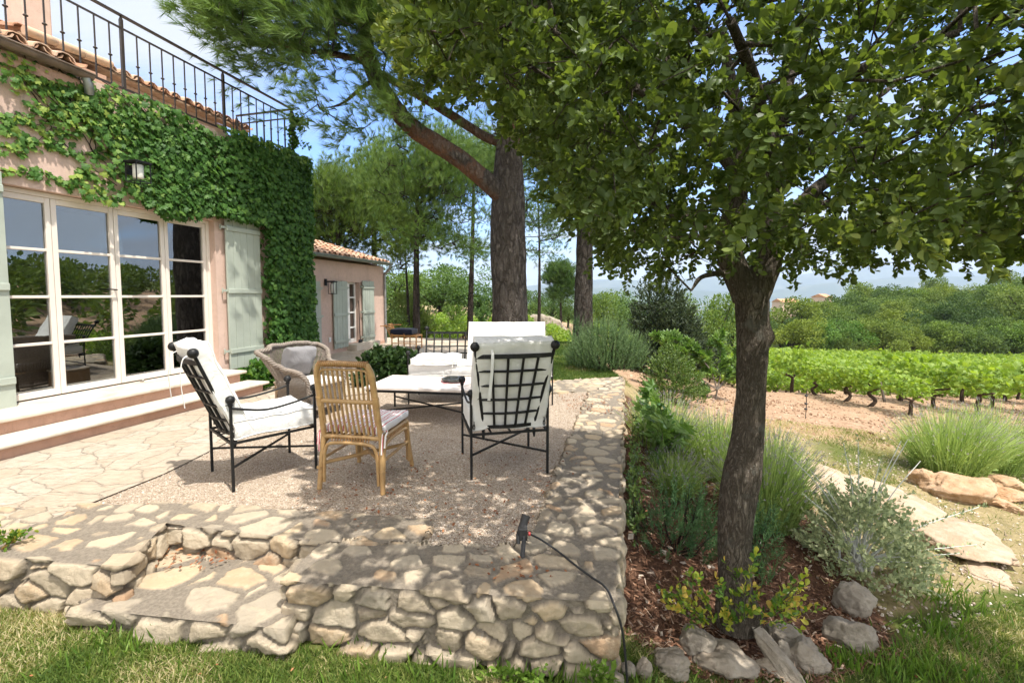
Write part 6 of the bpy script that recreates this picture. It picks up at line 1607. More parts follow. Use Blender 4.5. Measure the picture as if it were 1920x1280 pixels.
pine_at('pine_tree', 'second dark pine trunk rising behind the big rosemary bush', 1094, 14.2, -60, 36, [(1090, 380, 0, 1.6, 1.6, .5), (1010, 400, .5, 1.2, 1.2, .35), (1060, 300, .3, 1.9, 1.9, .8), (1150, 330, 0, 1.8, 1.6, .7), (1000, 250, 0, 1.6, 1.6, .8), (1110, 180, 0, 2.4, 2.2, 1.2), (1040, 60, 0, 2.2, 2.2, 1.2), (1010, 445, 0, .8, .8, .18)], 'pine_needle', 31, tuft=.26, n_sh=150)
BGP = 'pines standing beyond the guest house'
pine_at('pine_tree', 'tall bright pine standing over the guest house roof, nearest the ivy corner', 640, 20, 330, 14, [(630, 380, 0, 1.7, 1.4, 1.0), (600, 410, 0, 1.4, 1.3, 1.0), (670, 410, 0, 1.6, 1.4, 1.2), (620, 450, 1, 1.6, 1.4, .8), (640, 350, 0, .8, .8, .6), (585, 390, 0, .7, .7, .5)], 'pine_far', 41, BGP, tuft=.34, bark='bark_dark')
pine_at('pine_tree', 'tall bright pine with a pointed top, midway between house corner and big pine', 705, 22, 295, 14, [(700, 350, 0, 1.8, 1.5, 1.1), (680, 380, 0, 1.8, 1.5, 1.2), (735, 370, 0, 1.8, 1.5, 1.2), (700, 430, 0, 2.2, 1.7, 1.0), (715, 312, 0, .9, .9, .6), (760, 430, 0, 1.4, 1.4, .9)], 'pine_far', 42, BGP, tuft=.34, bark='bark_dark')
pine_at('pine_tree', 'shaded pine with a slim dark trunk beside the bamboo lounger', 781, 17.5, 240, 15, [(790, 300, 0, 1.6, 1.5, 1.0), (820, 350, 0, 1.7, 1.5, 1.0), (760, 345, 0, 1.4, 1.3, .9), (850, 300, 1, 1.5, 1.4, 1.0), (830, 410, 0, 1.3, 1.2, .4), (770, 440, -.5, .9, .8, .35), (860, 460, 0, 1.0, 1.0, .25)], 'pine_needle', 43, BGP, tuft=.30, bark='bark_dark')
pine_at('pine_tree', 'thin leaning dark pine close behind the left edge of the big pine trunk', 880, 21, 250, 12, [(880, 320, 0, 1.7, 1.5, 1.0), (905, 400, 0, 1.3, 1.2, .5), (860, 380, 0, 1.4, 1.3, .7), (900, 465, 0, 1.2, 1.2, .25), (920, 330, 1, 1.6, 1.4, 1.2), (850, 440, 0, 1.1, 1.1, .3)], 'pine_needle', 44, BGP, lean=.02, tuft=.32, bark='bark_dark')
pine_at('pine_tree', 'slender bare limbed pine just right of the big trunk', 1010, 24, 330, 7, [(1010, 420, 0, 1.2, 1.2, .4), (1000, 470, 0, 1.4, 1.2, .25), (1030, 450, 0, 1.0, 1.0, .25), (1000, 380, 0, 1.4, 1.2, .6)], 'pine_needle', 45, BGP, tuft=.30, bark='bark_dark', n_sh=110)
pine_at('young_pine', 'young yellow green pine in the sun in front of the dark pine trunk', 765, 18.6, 400, 7, [(768, 440, 0, .55, .5, .5), (762, 480, 0, .75, .7, .5), (775, 460, 0, .6, .6, .5), (755, 500, 0, .6, .6, .3)], 'pine_young', 46, tuft=.24, n_sh=900, bark='bark_dark')
pine_at('umbrella_pine', 'small distant round topped pine between the two big pine trunks', 1052, 47, 497, 5, [(1052, 512, 0, 1.3, 1.2, .7), (1046, 525, 0, 1.2, 1.1, .6), (1062, 535, 0, 1.1, 1.0, .6), (1050, 550, 0, 1.1, 1.0, .5)], 'broad_leaf', 47, tuft=.42, n_sh=420, bark='bark_dark')
# ---------------------------------------------------------------- ivy on the facade
rng = np.random.default_rng(77)
# local facade coordinates (s along, z up)
def dens_ivy(s_, z):
    n = fbm(np.stack([s_ * 1.6, z * 1.6, s_ * 0 + 3], -1), 4)
    right_ = smooth(7.55, 7.9, s_ + .25 * (n - .5)) * (z > .15)
    # band over the door, thinning out to the left and towards the top edge
    lo = 2.62 + .12 * np.sin(s_ * 5.3) + .9 * (n - .5) * .5 + .30 * smooth(6.0, 5.2, s_)
    hi = 4.00 + .10 * np.sin(s_ * 3.1) - .45 * smooth(7.2, 5.6, s_) * 0
    band = smooth(-.05, .1, z - lo) * smooth(-.0, .12, hi + .08 - z)
    a = smooth(5.4, 6.7, s_ + (n - .5) * 2.0) * (1 - .55 * smooth(3.55, 4.0, z) * smooth(7.6, 6.4, s_))
    thin = np.clip((n - .55) * 3.2, 0, 1) * .5 * smooth(4.2, 4.8, s_) * smooth(2.75, 2.95, z)
    return np.maximum(right_, band * np.maximum(a, thin))
N_ = 46000
s_ = rng.uniform(4.2, 9.42, N_); z_ = rng.uniform(.12, 4.14, N_)
keep = rng.random(N_) < dens_ivy(s_, z_) * .95
# keep the shutter face and the door free
keep &= ~((s_ > 7.56) & (s_ < 8.33) & (z_ > .30) & (z_ < 2.70)); keep &= ~((s_ < 7.50) & (z_ < 2.55))
s_, z_ = s_[keep], z_[keep]; n = len(s_)
thick = .05 + .20 * smooth(6.2, 8.6, s_) + .12 * smooth(1.2, .2, z_) + .08 * fbm(np.stack([s_ * 2, z_ * 2, s_ * 0], -1), 3)
p_ = WP + .015 + thick * rng.random(n) ** .6
ivy = thing('ivy', 'dense green ivy covering the farmhouse corner and trailing over the glazed door', 'ivy', (HX, 0, 0), -HA)
pos = np.stack([p_, s_, z_], 1)
ax = np.stack([rng.normal(size=n) * .25 + .25, rng.normal(size=n) * .45, -np.abs(rng.normal(size=n)) * .4 - .55], 1)
nr = np.stack([np.full(n, 1.0), rng.normal(size=n) * .4, rng.normal(size=n) * .3 + .55], 1)
size = rng.uniform(.035, .10, n) * (1 - .35 * smooth(5.8, 4.6, s_))
rn_ = np.clip(rng.random(n) ** 1.3 * .8 + .42 * smooth(6.9, 5.2, s_) + .2 * smooth(3.8, 4.15, z_), 0, 1)  # sunlit yellow put into the leaf colour to the left; lighter at the top too
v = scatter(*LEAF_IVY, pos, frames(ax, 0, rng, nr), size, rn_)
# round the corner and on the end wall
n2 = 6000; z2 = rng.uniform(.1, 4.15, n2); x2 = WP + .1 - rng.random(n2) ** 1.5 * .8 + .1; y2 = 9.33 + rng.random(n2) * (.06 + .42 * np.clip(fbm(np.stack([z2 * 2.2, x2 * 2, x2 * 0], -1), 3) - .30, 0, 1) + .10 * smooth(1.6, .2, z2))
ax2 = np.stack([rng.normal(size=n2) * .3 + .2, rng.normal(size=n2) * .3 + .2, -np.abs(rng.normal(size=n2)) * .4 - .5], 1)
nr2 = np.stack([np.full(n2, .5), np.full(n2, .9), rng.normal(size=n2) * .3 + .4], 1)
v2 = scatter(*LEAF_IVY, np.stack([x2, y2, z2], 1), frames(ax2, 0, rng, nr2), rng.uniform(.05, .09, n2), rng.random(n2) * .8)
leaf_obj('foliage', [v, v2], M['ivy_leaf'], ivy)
m = MB()
for k in range(60):
    a = rng.uniform(5.8, 9.2); b = rng.uniform(.2, 2.6) if a > 7.55 else rng.uniform(2.75, 3.4)
    if 7.5 < a < 8.4 and b < 2.75: a += .95
    q_ = [(WP + .012, a, b)]
    for i in range(5): 
        q_.append((WP + .012 + .01 * rng.random(), q_[-1][1] + rng.normal() * .12 - (.14 if a < 7.5 else .0), min(4.1, q_[-1][2] + rng.uniform(.05, .28))))
    m.tube(bez(q_, 4), .005, 5)
m.build('stem', M['bark_dark'], ivy)
# runners on the bare plaster to the left
m = MB(); tp = []
for (pa, pb) in (((235, 160), (20, 240)), ((230, 200), (15, 225)), ((215, 290), (40, 250)), ((200, 330), (20, 310)), ((150, 190), (40, 112)), ((190, 170), (100, 140)), ((210, 250), (10, 275))):
    A = P(pa[0], pa[1], 5.9); 
    def fac(px, py):
        k = (px - 960) / 853; c, s9 = math.cos(HA), math.sin(HA); p9 = WP + .02
        ss = (k * (-p9 * s9) - HX - p9 * c) / (s9 - k * c); Y = -p9 * s9 + ss * c
        return np.array([p9, ss, P(px, py, Y)[2]])
    a, b = fac(*pa), fac(*pb); q_ = [a + (b - a) * f + np.array([0, rng.normal() * .03, rng.normal() * .05]) for f in np.linspace(0, 1, 7)]
    w_ = bez(q_, 5); m.tube(w_, .004, 5); tp.append(w_[::1])
tp = np.concatenate(tp); tp = np.repeat(tp, 3, 0) + rng.normal(size=(len(tp) * 3, 3)) * np.array([.012, .04, .035]); n = len(tp)
tp[:, 0] = np.maximum(tp[:, 0], WP + .01)
leaf_obj('foliage', scatter(*LEAF_IVY, tp, frames(np.stack([np.full(n, .25), rng.normal(size=n) * .6, -np.abs(rng.normal(size=n)) * .5 - .2], 1), 0, rng, np.stack([np.full(n, 1.), rng.normal(size=n) * .5, np.full(n, .5)], 1)), rng.uniform(.04, .085, n), .35 + .65 * rng.random(n)), M['ivy_leaf'], ivy); m.build('stem', M['bark_dark'], ivy)
cv = thing('climbing_vine', 'loose climbing vine winding up the corner post of the terrace railing', 'vine', hw(RX, cs, 4.05), -HA)
q_ = [(.04 * math.cos(f * 16), .04 * math.sin(f * 16), f * .95) for f in np.linspace(0, 1, 14)]
m = MB(); m.tube(bez(q_, 4), .005, 5)
tips = [np.array(p) for p in bez(q_, 6)]
for k in range(9): 
    b = np.array(q_[3 + k]); e = b + np.array([rng.uniform(-.05, .25), rng.uniform(-.02, .25), rng.uniform(-.05, .18)]); w_ = bez([b, (b + e) / 2 + np.array([0, 0, .04]), e], 4); m.tube(w_, .003, 4); tips += list(w_)
m.build('stem', M['bark_dark'], cv); tips = np.array(tips); tips = np.repeat(tips, 3, 0) + rng.normal(size=(len(tips) * 3, 3)) * .035; n = len(tips)
leaf_obj('foliage', scatter(*LEAF_IVY, tips, frames(rng.normal(size=(n, 3)) + np.array([0, 0, -.5]), .2, rng), rng.uniform(.035, .075, n), rng.random(n) * .8), M['ivy_leaf'], cv)

# ---------------------------------------------------------------- shrubs and bed plants
def dome_shrub(name, label, cat, x, y, rx, ry, h, leaf_mat, stem_mat, tmpl, leaf_len, n_sprig, n_leaf, seed, sprig=.16, up=.4, group=None, z=None, young=.4, stems=14, rough=.35, spread_=1.0, base=.12, hull=.55):
    rg = np.random.default_rng(seed); z0 = gz(x, y) if z is None else z
    t = thing(name, label, cat, (x, y, z0), 0, group)
    e = unit(rg.normal(size=(n_sprig, 3))); e[:, 2] = np.abs(e[:, 2]) * 1.05 - .08; rr_ = (hull + (1 - hull) * rg.random((n_sprig, 1)) ** .5)
    lump = 1 - rough * .5 + rough * (fbm(e * 1.9 + seed, 3)[:, None] * 1.6 - .5)
    p_ = e * rr_ * lump * np.array([rx, ry, h]); p_[:, 2] = np.maximum(p_[:, 2], base * h * rg.random(n_sprig))
    d = unit(e * np.array([1, 1, .8]) + rg.normal(size=e.shape) * .45 + np.array([0, 0, up]))
    m = MB()
    for k in range(stems):
        q_ = p_[rg.integers(n_sprig)]; m.tube(bez([(rg.normal() * rx * .12, rg.normal() * ry * .12, -.05), q_ * np.array([.45, .45, .5]), q_ * .97], 4), [.012 * (1 - .08 * i) for i in range(9)], 5)
    m.build('stem', M[stem_mat], t)
    leaf_obj('foliage', sprigs(p_, d, n_leaf, sprig, None, leaf_len, rg, spread_, up, .2, rg.random(n_sprig) * young, tmpl), M[leaf_mat], t)
    return t
p = G(723, 728, 0)
dome_shrub('leafy_shrub', 'low dark green leafy shrub behind the left end of the coffee table', 'shrub', p[0] - .02, p[1] + .45, .58, .5, .58, 'dark_shrub', 'bark_dark', LEAF_IVY, .085, 520, 9, 3, z=0, sprig=.14, up=.5, young=.3)
p = hw(.55, 8.35, 0)
dome_shrub('ivy_mound', 'spreading mound of ivy on the paving under the right hand shutter', 'ivy', p[0], p[1], .60, .85, .42, 'ivy_leaf', 'bark_dark', LEAF_IVY, .085, 420, 9, 4, z=0, sprig=.14)
# rosemary bushes
ROSE = ([(-.075, 0, 0), (.075, 0, 0), (.06, 1, 0), (-.06, 1, 0)], [(0, 1, 2, 3)])
def rosemary(label, x, y, rx, ry, h, n, seed, mat='rosemary', z=None, group='rosemary bushes', length=.32, fl=0, upb=1.3):
    rg = np.random.default_rng(seed); z0 = gz(x, y) if z is None else z
    t = thing('rosemary_bush', label, 'rosemary', (x, y, z0), 0, group)
    e = unit(rg.normal(size=(n, 3))); e[:, 2] = np.abs(e[:, 2]); rr_ = .45 + .55 * rg.random((n, 1)) ** .45
    p_ = e * rr_ * np.array([rx, ry, h * .8]) * (.8 + .45 * fbm(e * 2.3 + seed, 2)[:, None]); d = unit(e * np.array([.55, .55, .3]) + np.array([0, 0, upb]) * .8 + rg.normal(size=e.shape) * .18)
    m = MB()
    for k in range(0, n, 5): m.tube([p_[k] * .25, p_[k] * .7, p_[k] + d[k] * length * .7], [.006, .004, .002], 4)
    m.build('stem', M['bark_dark'], t)
    kf = 40; f = np.tile((np.arange(kf) + .5) / kf, n); D = np.repeat(d, kf, 0); L = np.repeat(length * rg.uniform(.6, 1.3, n), kf); pos = np.repeat(p_, kf, 0) + D * (f * L)[:, None]
    side = unit(np.cross(D, rg.normal(size=D.shape))); ax = unit(side + D * .9)
    leaf_obj('foliage', scatter(*ROSE, pos, frames(ax, .2, rg), .036 * rg.uniform(.7, 1.3, n * kf) * (1.15 - .6 * f), np.clip(np.repeat(rg.random(n), kf) * .6 + .4 * f, 0, 1)), M[mat], t)
    return t
c = P(1128, 700, 9.35)
rosemary('large rounded rosemary bush beyond the far end of the terrace wall', 1.98, 9.5, .80, .62, .98, 1300, 5, 'rosemary', gz(c[0], 9.5), length=.34)
rosemary('narrow side shoot of rosemary at the foot of the second pine trunk', P(1080, 660, 13.4)[0], 13.4, .18, .2, .95, 60, 9, 'rosemary_dark', None, length=.5)
rosemary('dark green rosemary in the shade just left of the holm oak trunk', 1.30, 3.50, .34, .22, .44, 130, 6, 'rosemary_dark', None, length=.28)
rosemary('dark green rosemary shoots just right of the holm oak trunk', 1.88, 3.42, .14, .2, .55, 70, 8, 'rosemary_dark', None, length=.28)
# lavender
def lavender(label, x, y, rx, ry, h, n, seed, z=None, lean=(0, 0)):
    rg = np.random.default_rng(seed); z0 = gz(x, y) if z is None else z
    t = thing('lavender_bush', label, 'lavender', (x, y, z0), 0, 'lavender bushes')
    a = rg.uniform(0, 2 * math.pi, n); r_ = rg.random(n) ** .5; bx = np.cos(a) * r_ * rx * .45; by = np.sin(a) * r_ * ry * .45
    hh = h * rg.uniform(.65, 1.12, n); ex = np.cos(a) * r_ * rx * 1.0 + rg.normal(size=n) * .05 + lean[0] * hh; ey = np.sin(a) * r_ * ry * 1.0 + rg.normal(size=n) * .05 + lean[1] * hh; ez = hh * (1 - .35 * r_ ** 2)
    V = []; tt = np.array([0, .35, .7, 1.0]); P0 = np.stack([bx, by, np.zeros(n)], 1); P2 = np.stack([ex, ey, ez], 1); P1 = np.stack([bx + (ex - bx) * .25, by + (ey - by) * .25, ez * .62], 1)
    B = lambda q_: (1 - q_) ** 2 * P0 + 2 * q_ * (1 - q_) * P1 + q_ * q_ * P2
    sd = unit(np.stack([rg.normal(size=n), rg.normal(size=n), np.zeros(n)], 1)); wdt = .0030
    rows = []
    for q_, k in zip(tt, (1.2, 1, .8, .45)): b = B(q_); rows += [b - sd * wdt * k, b + sd * wdt * k]
    V = np.stack(rows, 1).reshape(-1, 3); i = np.arange(n)[:, None] * 8
    F = np.concatenate([i + np.array([[0, 1, 3, 2]]), i + np.array([[2, 3, 5, 4]]), i + np.array([[4, 5, 7, 6]])], 0)
    rn = np.repeat(rg.random(n) * .85, 8)
    parts = [(V, F.ravel(), np.arange(len(F)) * 4, rn)]
    # narrow leaves low down
    nl = n * 5; k = rg.integers(0, n, nl); q_ = rg.random((nl, 1)) * .62; b = (1 - q_) ** 2 * P0[k] + 2 * q_ * (1 - q_) * P1[k] + q_ * q_ * P2[k]; ax = unit(P2[k] - P0[k] + rg.normal(size=(nl, 3)) * .35 * h)
    parts.append(scatter(*ROSE, b, frames(ax, .2, rg), rg.uniform(.035, .075, nl), rg.random(nl) * .7))
    leaf_obj('foliage', parts, M['lavender_stem'], t)
    fl = rg.permutation(n)[: int(n * .5)]; pf = np.repeat(B(.97)[fl], 9, 0); dd = unit(P2[fl] - P1[fl]); D = np.repeat(dd, 9, 0); f = np.tile(np.linspace(0, 1, 9), len(fl))
    ax = unit(np.cross(D, rg.normal(size=D.shape)) + D * .8)
    leaf_obj('flower', scatter(*LEAF_QUAD, pf + D * (f * .045)[:, None], frames(ax, .2, rg), .013 * (1.1 - .5 * f), .95 + .05 * rg.random(len(pf))), M['lavender_stem'], t)
    return t
lavender('pale green lavender clump beside the wall, behind the leafy fig shoot', 1.82, 5.35, .55, .75, .80, 900, 1)
lavender('lavender clump directly behind the holm oak trunk, left side', 2.35, 5.15, .50, .6, .78, 700, 2)
lavender('wide lavender clump to the right of the holm oak trunk', 2.38, 4.15, .55, .5, .82, 1000, 3)
lavender('lavender between the trunk and the pale slabs, further back', 2.75, 4.75, .5, .5, .75, 650, 4)
lavender('tall wispy lavender at the right edge, behind the ochre rock pile', 6.15, 6.25, .95, .6, .95, 1300, 5, None, (.06, 0))
lavender('second tall wispy lavender at the right edge, nearest the vines', 7.2, 6.7, .9, .6, 1.0, 1000, 6)
lavender('low grey lavender at the foot of the wall, in front of the others', 1.62, 4.5, .40, .4, .42, 650, 7)
# silver shrub with long whips
sx, sy = 2.86, 3.62
sv = dome_shrub('silver_shrub', 'grey green silver leaved shrub with pale whippy shoots beside the flat slabs', 'shrub', sx, sy, .43, .40, .66, 'silver', 'pale_twig', LEAF_OVAL, .042, 480, 12, 12, sprig=.16, up=.35, young=.5, stems=30, rough=.5, hull=.5)
m = MB(); tp_ = []; td = []
for k, (dx, dy, dz) in enumerate([(.38, .1, 1.02), (.30, -.05, 1.08), (.55, .1, .85), (-.1, .1, 1.0), (-.42, 0, .80), (-.50, -.05, .62), (.85, -.1, .55), (.95, .0, .50), (.75, -.2, .30), (-.55, .1, .9), (.1, .2, .98), (.05, -.1, .92), (.42, -.28, .2), (.6, -.22, .24)]):
    q_ = bez([(dx * .1, dy * .2, .1), (dx * .45, dy * .5, dz * .62), (dx, dy, dz)], 7); m.tube(q_, np.linspace(.006, .0028, len(q_)), 5)
    if k in (0, 1, 2): continue
    for i in range(5, len(q_)): tp_.append(q_[i]); td.append(q_[i] - q_[i - 1])
m.build('whip', M['pale_twig'], sv); leaf_obj('foliage', sprigs(np.array(tp_), np.array(td), 4, .05, None, .03, rng, 1.2, .2, 0, None, LEAF_OVAL), M['silver'], sv)
# shrub, dark evergreen and fig beyond the wall
c = P(1258, 760, 8.8)
dome_shrub('round_shrub', 'rounded light green shrub with small leaves on bare earth past the wall end', 'shrub', c[0], 8.8, .52, .5, 1.22, 'shrub_leaf', 'grey_twig', LEAF_OVAL, .045, 620, 14, 21, sprig=.2, up=.5, young=.5, rough=.5, hull=.3, base=.1)
c = P(1252, 660, 13.5)
ev = dome_shrub('evergreen_oak', 'big dark bushy evergreen oak standing above the fig at the vineyard corner', 'tree', c[0] + .05, 13.6, 1.45, 1.3, 3.2, 'juniper', 'bark_dark', LEAF_OVAL, .075, 2600, 16, 22, sprig=.3, up=.45, young=.35, rough=.75, hull=.35, base=.25)
fg = thing('fig_tree', 'young fig with bare grey branches and large lobed leaves right of the round shrub', 'tree', (3.95, 10.2, gz(3.95, 10.2)), 0)
fb = np.array([3.95, 10.2, gz(3.95, 10.2)])
stems = []
for L_ in ([(1345, 730), (1330, 690), (1300, 655), (1262, 640)], [(1345, 730), (1352, 690), (1350, 655), (1345, 640)], [(1345, 730), (1300, 700), (1262, 670), (1240, 640)], [(1345, 730), (1375, 690), (1385, 660)], [(1345, 730), (1322, 740), (1305, 762)], [(1345, 730), (1372, 705), (1380, 690)], [(1330, 690), (1310, 670), (1268, 655)]):
    stems.append([P(a, b, 10.2 + .1 * i) - fb for i, (a, b) in enumerate(L_)])
stems.append([np.array([0, 0, -.1]), P(1335, 760, 10.2) - fb, P(1345, 730, 10.2) - fb])
m = MB(); tp_ = []; td = []
for st_ in stems[:-1]:
    q_ = bez(st_, 6); m.tube(q_, np.linspace(.016, .007, len(q_)), 6)
    for i in list(range(len(q_) // 4, len(q_), 2)) + [len(q_) - 1]: tp_.append(q_[i]); td.append(rng.normal(size=3) * .6 + unit(q_[-1] - q_[0]) + np.array([0, 0, .3]))
m.tube(bez(stems[-1], 5), .02, 8)
m.build('branch', M['grey_twig'], fg); leaf_obj('foliage', sprigs(np.array(tp_), np.array(td), 13, .24, None, .21, rng, 1.0, .35, .5, rng.random(len(tp_)) * .5, LEAF_FIG), M['fig_leaf'], fg)
fs = thing('fig_shoot', 'leafy fig shoots growing up the outer face of the terrace wall', 'plant', (1.48, 4.9, gz(1.48, 4.9)), 0)
stems = [[(.02, -.3 + .14 * k, 0), (.05, -.34 + .15 * k, .3), (.03 + .03 * k, -.4 + .17 * k, .42 + .09 * (k % 3))] for k in range(6)] + [[(0, 0, 0), (.12, -.1, .2), (.26, -.25 + .15 * k, .34)] for k in range(4)]
small_shrub(fs, None, stems, M['fig_leaf'], M['grey_twig'], LEAF_FIG, .19, 2, .3, .12, .5, .006, 8, 1.0)
cr_ = thing('creeper', 'small leaved creeper spilling along the shaded base of the terrace wall', 'creeper', (1.0, 3.6, gz(1.0, 3.6)), 0)
stems = []
for k in range(26):
    yy = rng.uniform(-.6, 1.2); xx = edge_x(3.6 + yy) - 1.0 + .07; stems.append([(xx + .05, yy, 0), (xx + .03, yy + .05, .15), (xx - .01 + rng.uniform(0, .08), yy + rng.normal() * .1, rng.uniform(.2, .55))])
small_shrub(cr_, None, stems, M['shrub_leaf'], M['bark_dark'], LEAF_OVAL, .035, 8, .2, .10, .3, .0025, 9)
bl_ = thing('leafy_shoot', 'small reddish stemmed leafy shoot at the left edge of the stone landing', 'plant', tuple(G(18, 1030, .01)), 0)
stems = [[(-.05, 0, 0), (.012 * k - .03, .02, .05), (.03 * k - .08, .02 * k - .05, .06 + .02 * (k % 3))] for k in range(5)]
small_shrub(bl_, None, stems, M['sprout'], M['binding'], LEAF_OVAL, .032, 5, .3, .06, .3, .003, 12)
wd = thing('weed', 'small broad leaved green weed against the base of the front wall', 'plant', (.02, 2.07, gz(.02, 2.07)), 0)
small_shrub(wd, None, [[(0, 0, 0), (.02 * k - .06, -.01, .04), (.05 * k - .13, -.02, .07 + .02 * (k % 2))] for k in range(6)], M['grass_lush'], M['grass_lush'], LEAF_OVAL, .036, 4, .5, .04, .3, .002, 13)
wd = thing('weed', 'taller green weed at the right hand corner foot of the front wall', 'plant', (.40, 2.03, gz(.40, 2.03)), 0)
small_shrub(wd, None, [[(0, 0, 0), (.02 * k - .04, -.01, .08), (.03 * k - .06, -.02, .13 + .03 * (k % 2))] for k in range(5)], M['grass_lush'], M['grass_lush'], LEAF_OVAL, .04, 4, .5, .04, .3, .002, 14)

# ---------------------------------------------------------------- rocks
def rock(name, label, x, y, size, seed, mat='rock', z=None, rz=0., sink=.25, group=None, tilt=(0, 0), cat='rock', facets=9, sub=5):
    import bmesh
    rg = np.random.default_rng(seed); bm = bmesh.new(); bmesh.ops.create_icosphere(bm, subdivisions=sub, radius=1.0)
    V = np.array([v.co for v in bm.verts]); nf = facets + 8; nn = unit(rg.normal(size=(nf, 3))); hh = rg.uniform(.56, .86, nf)
    wv = unit(V + (np.stack([fbm(V * 1.8 + seed + k * 9, 3) for k in range(3)], -1) - .5) * .55)
    r_ = np.minimum(.98, (hh[None] / np.maximum(wv @ nn.T, 1e-3)).min(1))
    rid = 1 - np.abs(fbm(V * 3.1 + seed, 4) - .5) * 2
    r_ = r_ * (1 + .22 * (fbm(V * 2.0 + seed, 3) - .5) + .24 * (rid - .8) + .09 * (fbm(V * 9 + seed, 3) - .5)); V2 = V * r_[:, None] * np.array(size) / 1.72
    V2 = V2 @ (rotx(tilt[0]) @ roty(tilt[1])).T
    for v, c_ in zip(bm.verts, V2): v.co = c_
    me = bpy.data.meshes.new(name); bm.to_mesh(me); bm.free(); me.materials.append(M[mat]); me.polygons.foreach_set('use_smooth', np.ones(len(me.polygons), bool))
    o = link(bpy.data.objects.new(name, me)); zz = gz(x, y) if z is None else z
    o.location = (x, y, zz + size[2] * (.5 - sink)); o.rotation_euler = (0, 0, rz); return tag(o, label, cat, group)
def rock_px(label, px, py, w_px, h_px, seed, zg=None, depth=1.0, hk=1.2, sink=.25, **k):
    z = -.45
    for _ in range(6): g = G(px, py + h_px * .5, z); z = gz(g[0], g[1])
    sc_ = g[1] / 853; return rock(k.pop('name', 'rock'), label, g[0], g[1] + w_px * sc_ * .3 * depth, (w_px * sc_, w_px * sc_ * .75 * depth, h_px * sc_ * hk), seed, sink=sink, **k)
EDG = 'rocks edging the mulch bed'
rock_px('grey rounded rock on the bed edge, left of the oak trunk foot', 1312, 1212, 88, 66, 1, group=EDG)
rock_px('long low grey rock at the front of the bed edge', 1370, 1252, 122, 52, 2, group=EDG)
rock_px('medium grey rock between the wall corner and the long low rock', 1262, 1252, 88, 46, 3, group=EDG)
rock_px('small pale rock nearest the wall corner', 1180, 1254, 30, 36, 4, group=EDG)
rock_px('small pale rock, second from the wall corner', 1208, 1256, 34, 36, 5, group=EDG)
rock_px('brownish rock behind the bed edge, right of the leaning log stone', 1478, 1195, 72, 42, 6, group=EDG)
rock_px('small upright grey stone between two larger bed rocks', 1470, 1226, 36, 44, 7, group=EDG, facets=6)
rock_px('flat topped pale rock at the right end of the front bed edge', 1524, 1238, 84, 58, 8, group=EDG, facets=7)
rock_px('small pinkish stone sunk in grass below the leaning log stone', 1452, 1258, 52, 26, 9, group=EDG)
rock_px('angular grey rock alone in the grass at the right of the bed', 1612, 1196, 88, 62, 10, group=EDG, facets=8)
rock_px('flat pale stone in the shade above the angular grey rock', 1612, 1128, 74, 60, 11, group=EDG, facets=6)
c = G(1428, 1225, -.5); o = rock('leaning_stone', 'long pale stone leaning like a log against the oak sprouts', 1.55, 2.55, (.11, .42, .10), 14, 'rock', gz(1.55, 2.55) + .05, .42, .2, EDG, (.42, 0), facets=5)
SL = 'flat pale slabs set in the ground'
for i, (px, py, w, h, lab) in enumerate([(1585, 918, 200, 40, 'long flat pale slab behind the silver shrub, farthest of the slabs'), (1760, 975, 210, 60, 'broad flat ochre slab right of the silver shrub'), (1850, 1022, 210, 70, 'large flat slab at the right edge, nearest the lawn'), (1690, 930, 120, 34, 'small flat slab half hidden by the pale whips of the silver shrub'), (1885, 1085, 80, 24, 'small thin pale slab at the edge of the lawn')]):
    rock_px(lab, px, py, w, h, 60 + i, name='stone_slab', mat='slab', group=SL, facets=10, depth=1.7, cat='slab', hk=.62, sink=.42)
PI_ = 'ochre rocks piled under the lavender'
for i, (px, py, w, h, lab) in enumerate([(1836, 918, 120, 62, 'biggest ochre rock, left front of the pile'), (1856, 893, 50, 20, 'small flat ochre rock on top of the pile'), (1900, 905, 66, 26, 'tilted ochre rock at the upper right of the pile'), (1870, 918, 50, 26, 'rounded ochre rock in the middle of the pile'), (1905, 930, 56, 26, 'ochre rock at the right edge of the pile'), (1872, 940, 56, 24, 'brown rock at the bottom of the pile'), (1750, 898, 56, 44, 'reddish rock standing apart at the left of the pile'), (1912, 955, 44, 20, 'small ochre rock lowest at the picture edge')]):
    rock_px(lab, px, py, w, h, 80 + i, mat='rock_orange', group=PI_, facets=4, hk=1.0)
# small stones lying in the mulch
pb = []
for k in range(60):
    x = rng.uniform(.7, 2.6); y = rng.uniform(2.5, 3.8)
    if bed(np.array([x]), np.array([y]))[0]: pb.append((x, y, gz(x, y) + .015))
pb = np.array(pb); leaf_obj('bed_pebbles', scatter(*OCT, pb, frames(rng.normal(size=(len(pb), 3))), np.stack([rng.uniform(.012, .035, len(pb)), rng.uniform(.012, .03, len(pb)), rng.uniform(.01, .02, len(pb))], 1)), M['pebble']); tag(bpy.data.objects['bed_pebbles'], kind='stuff')

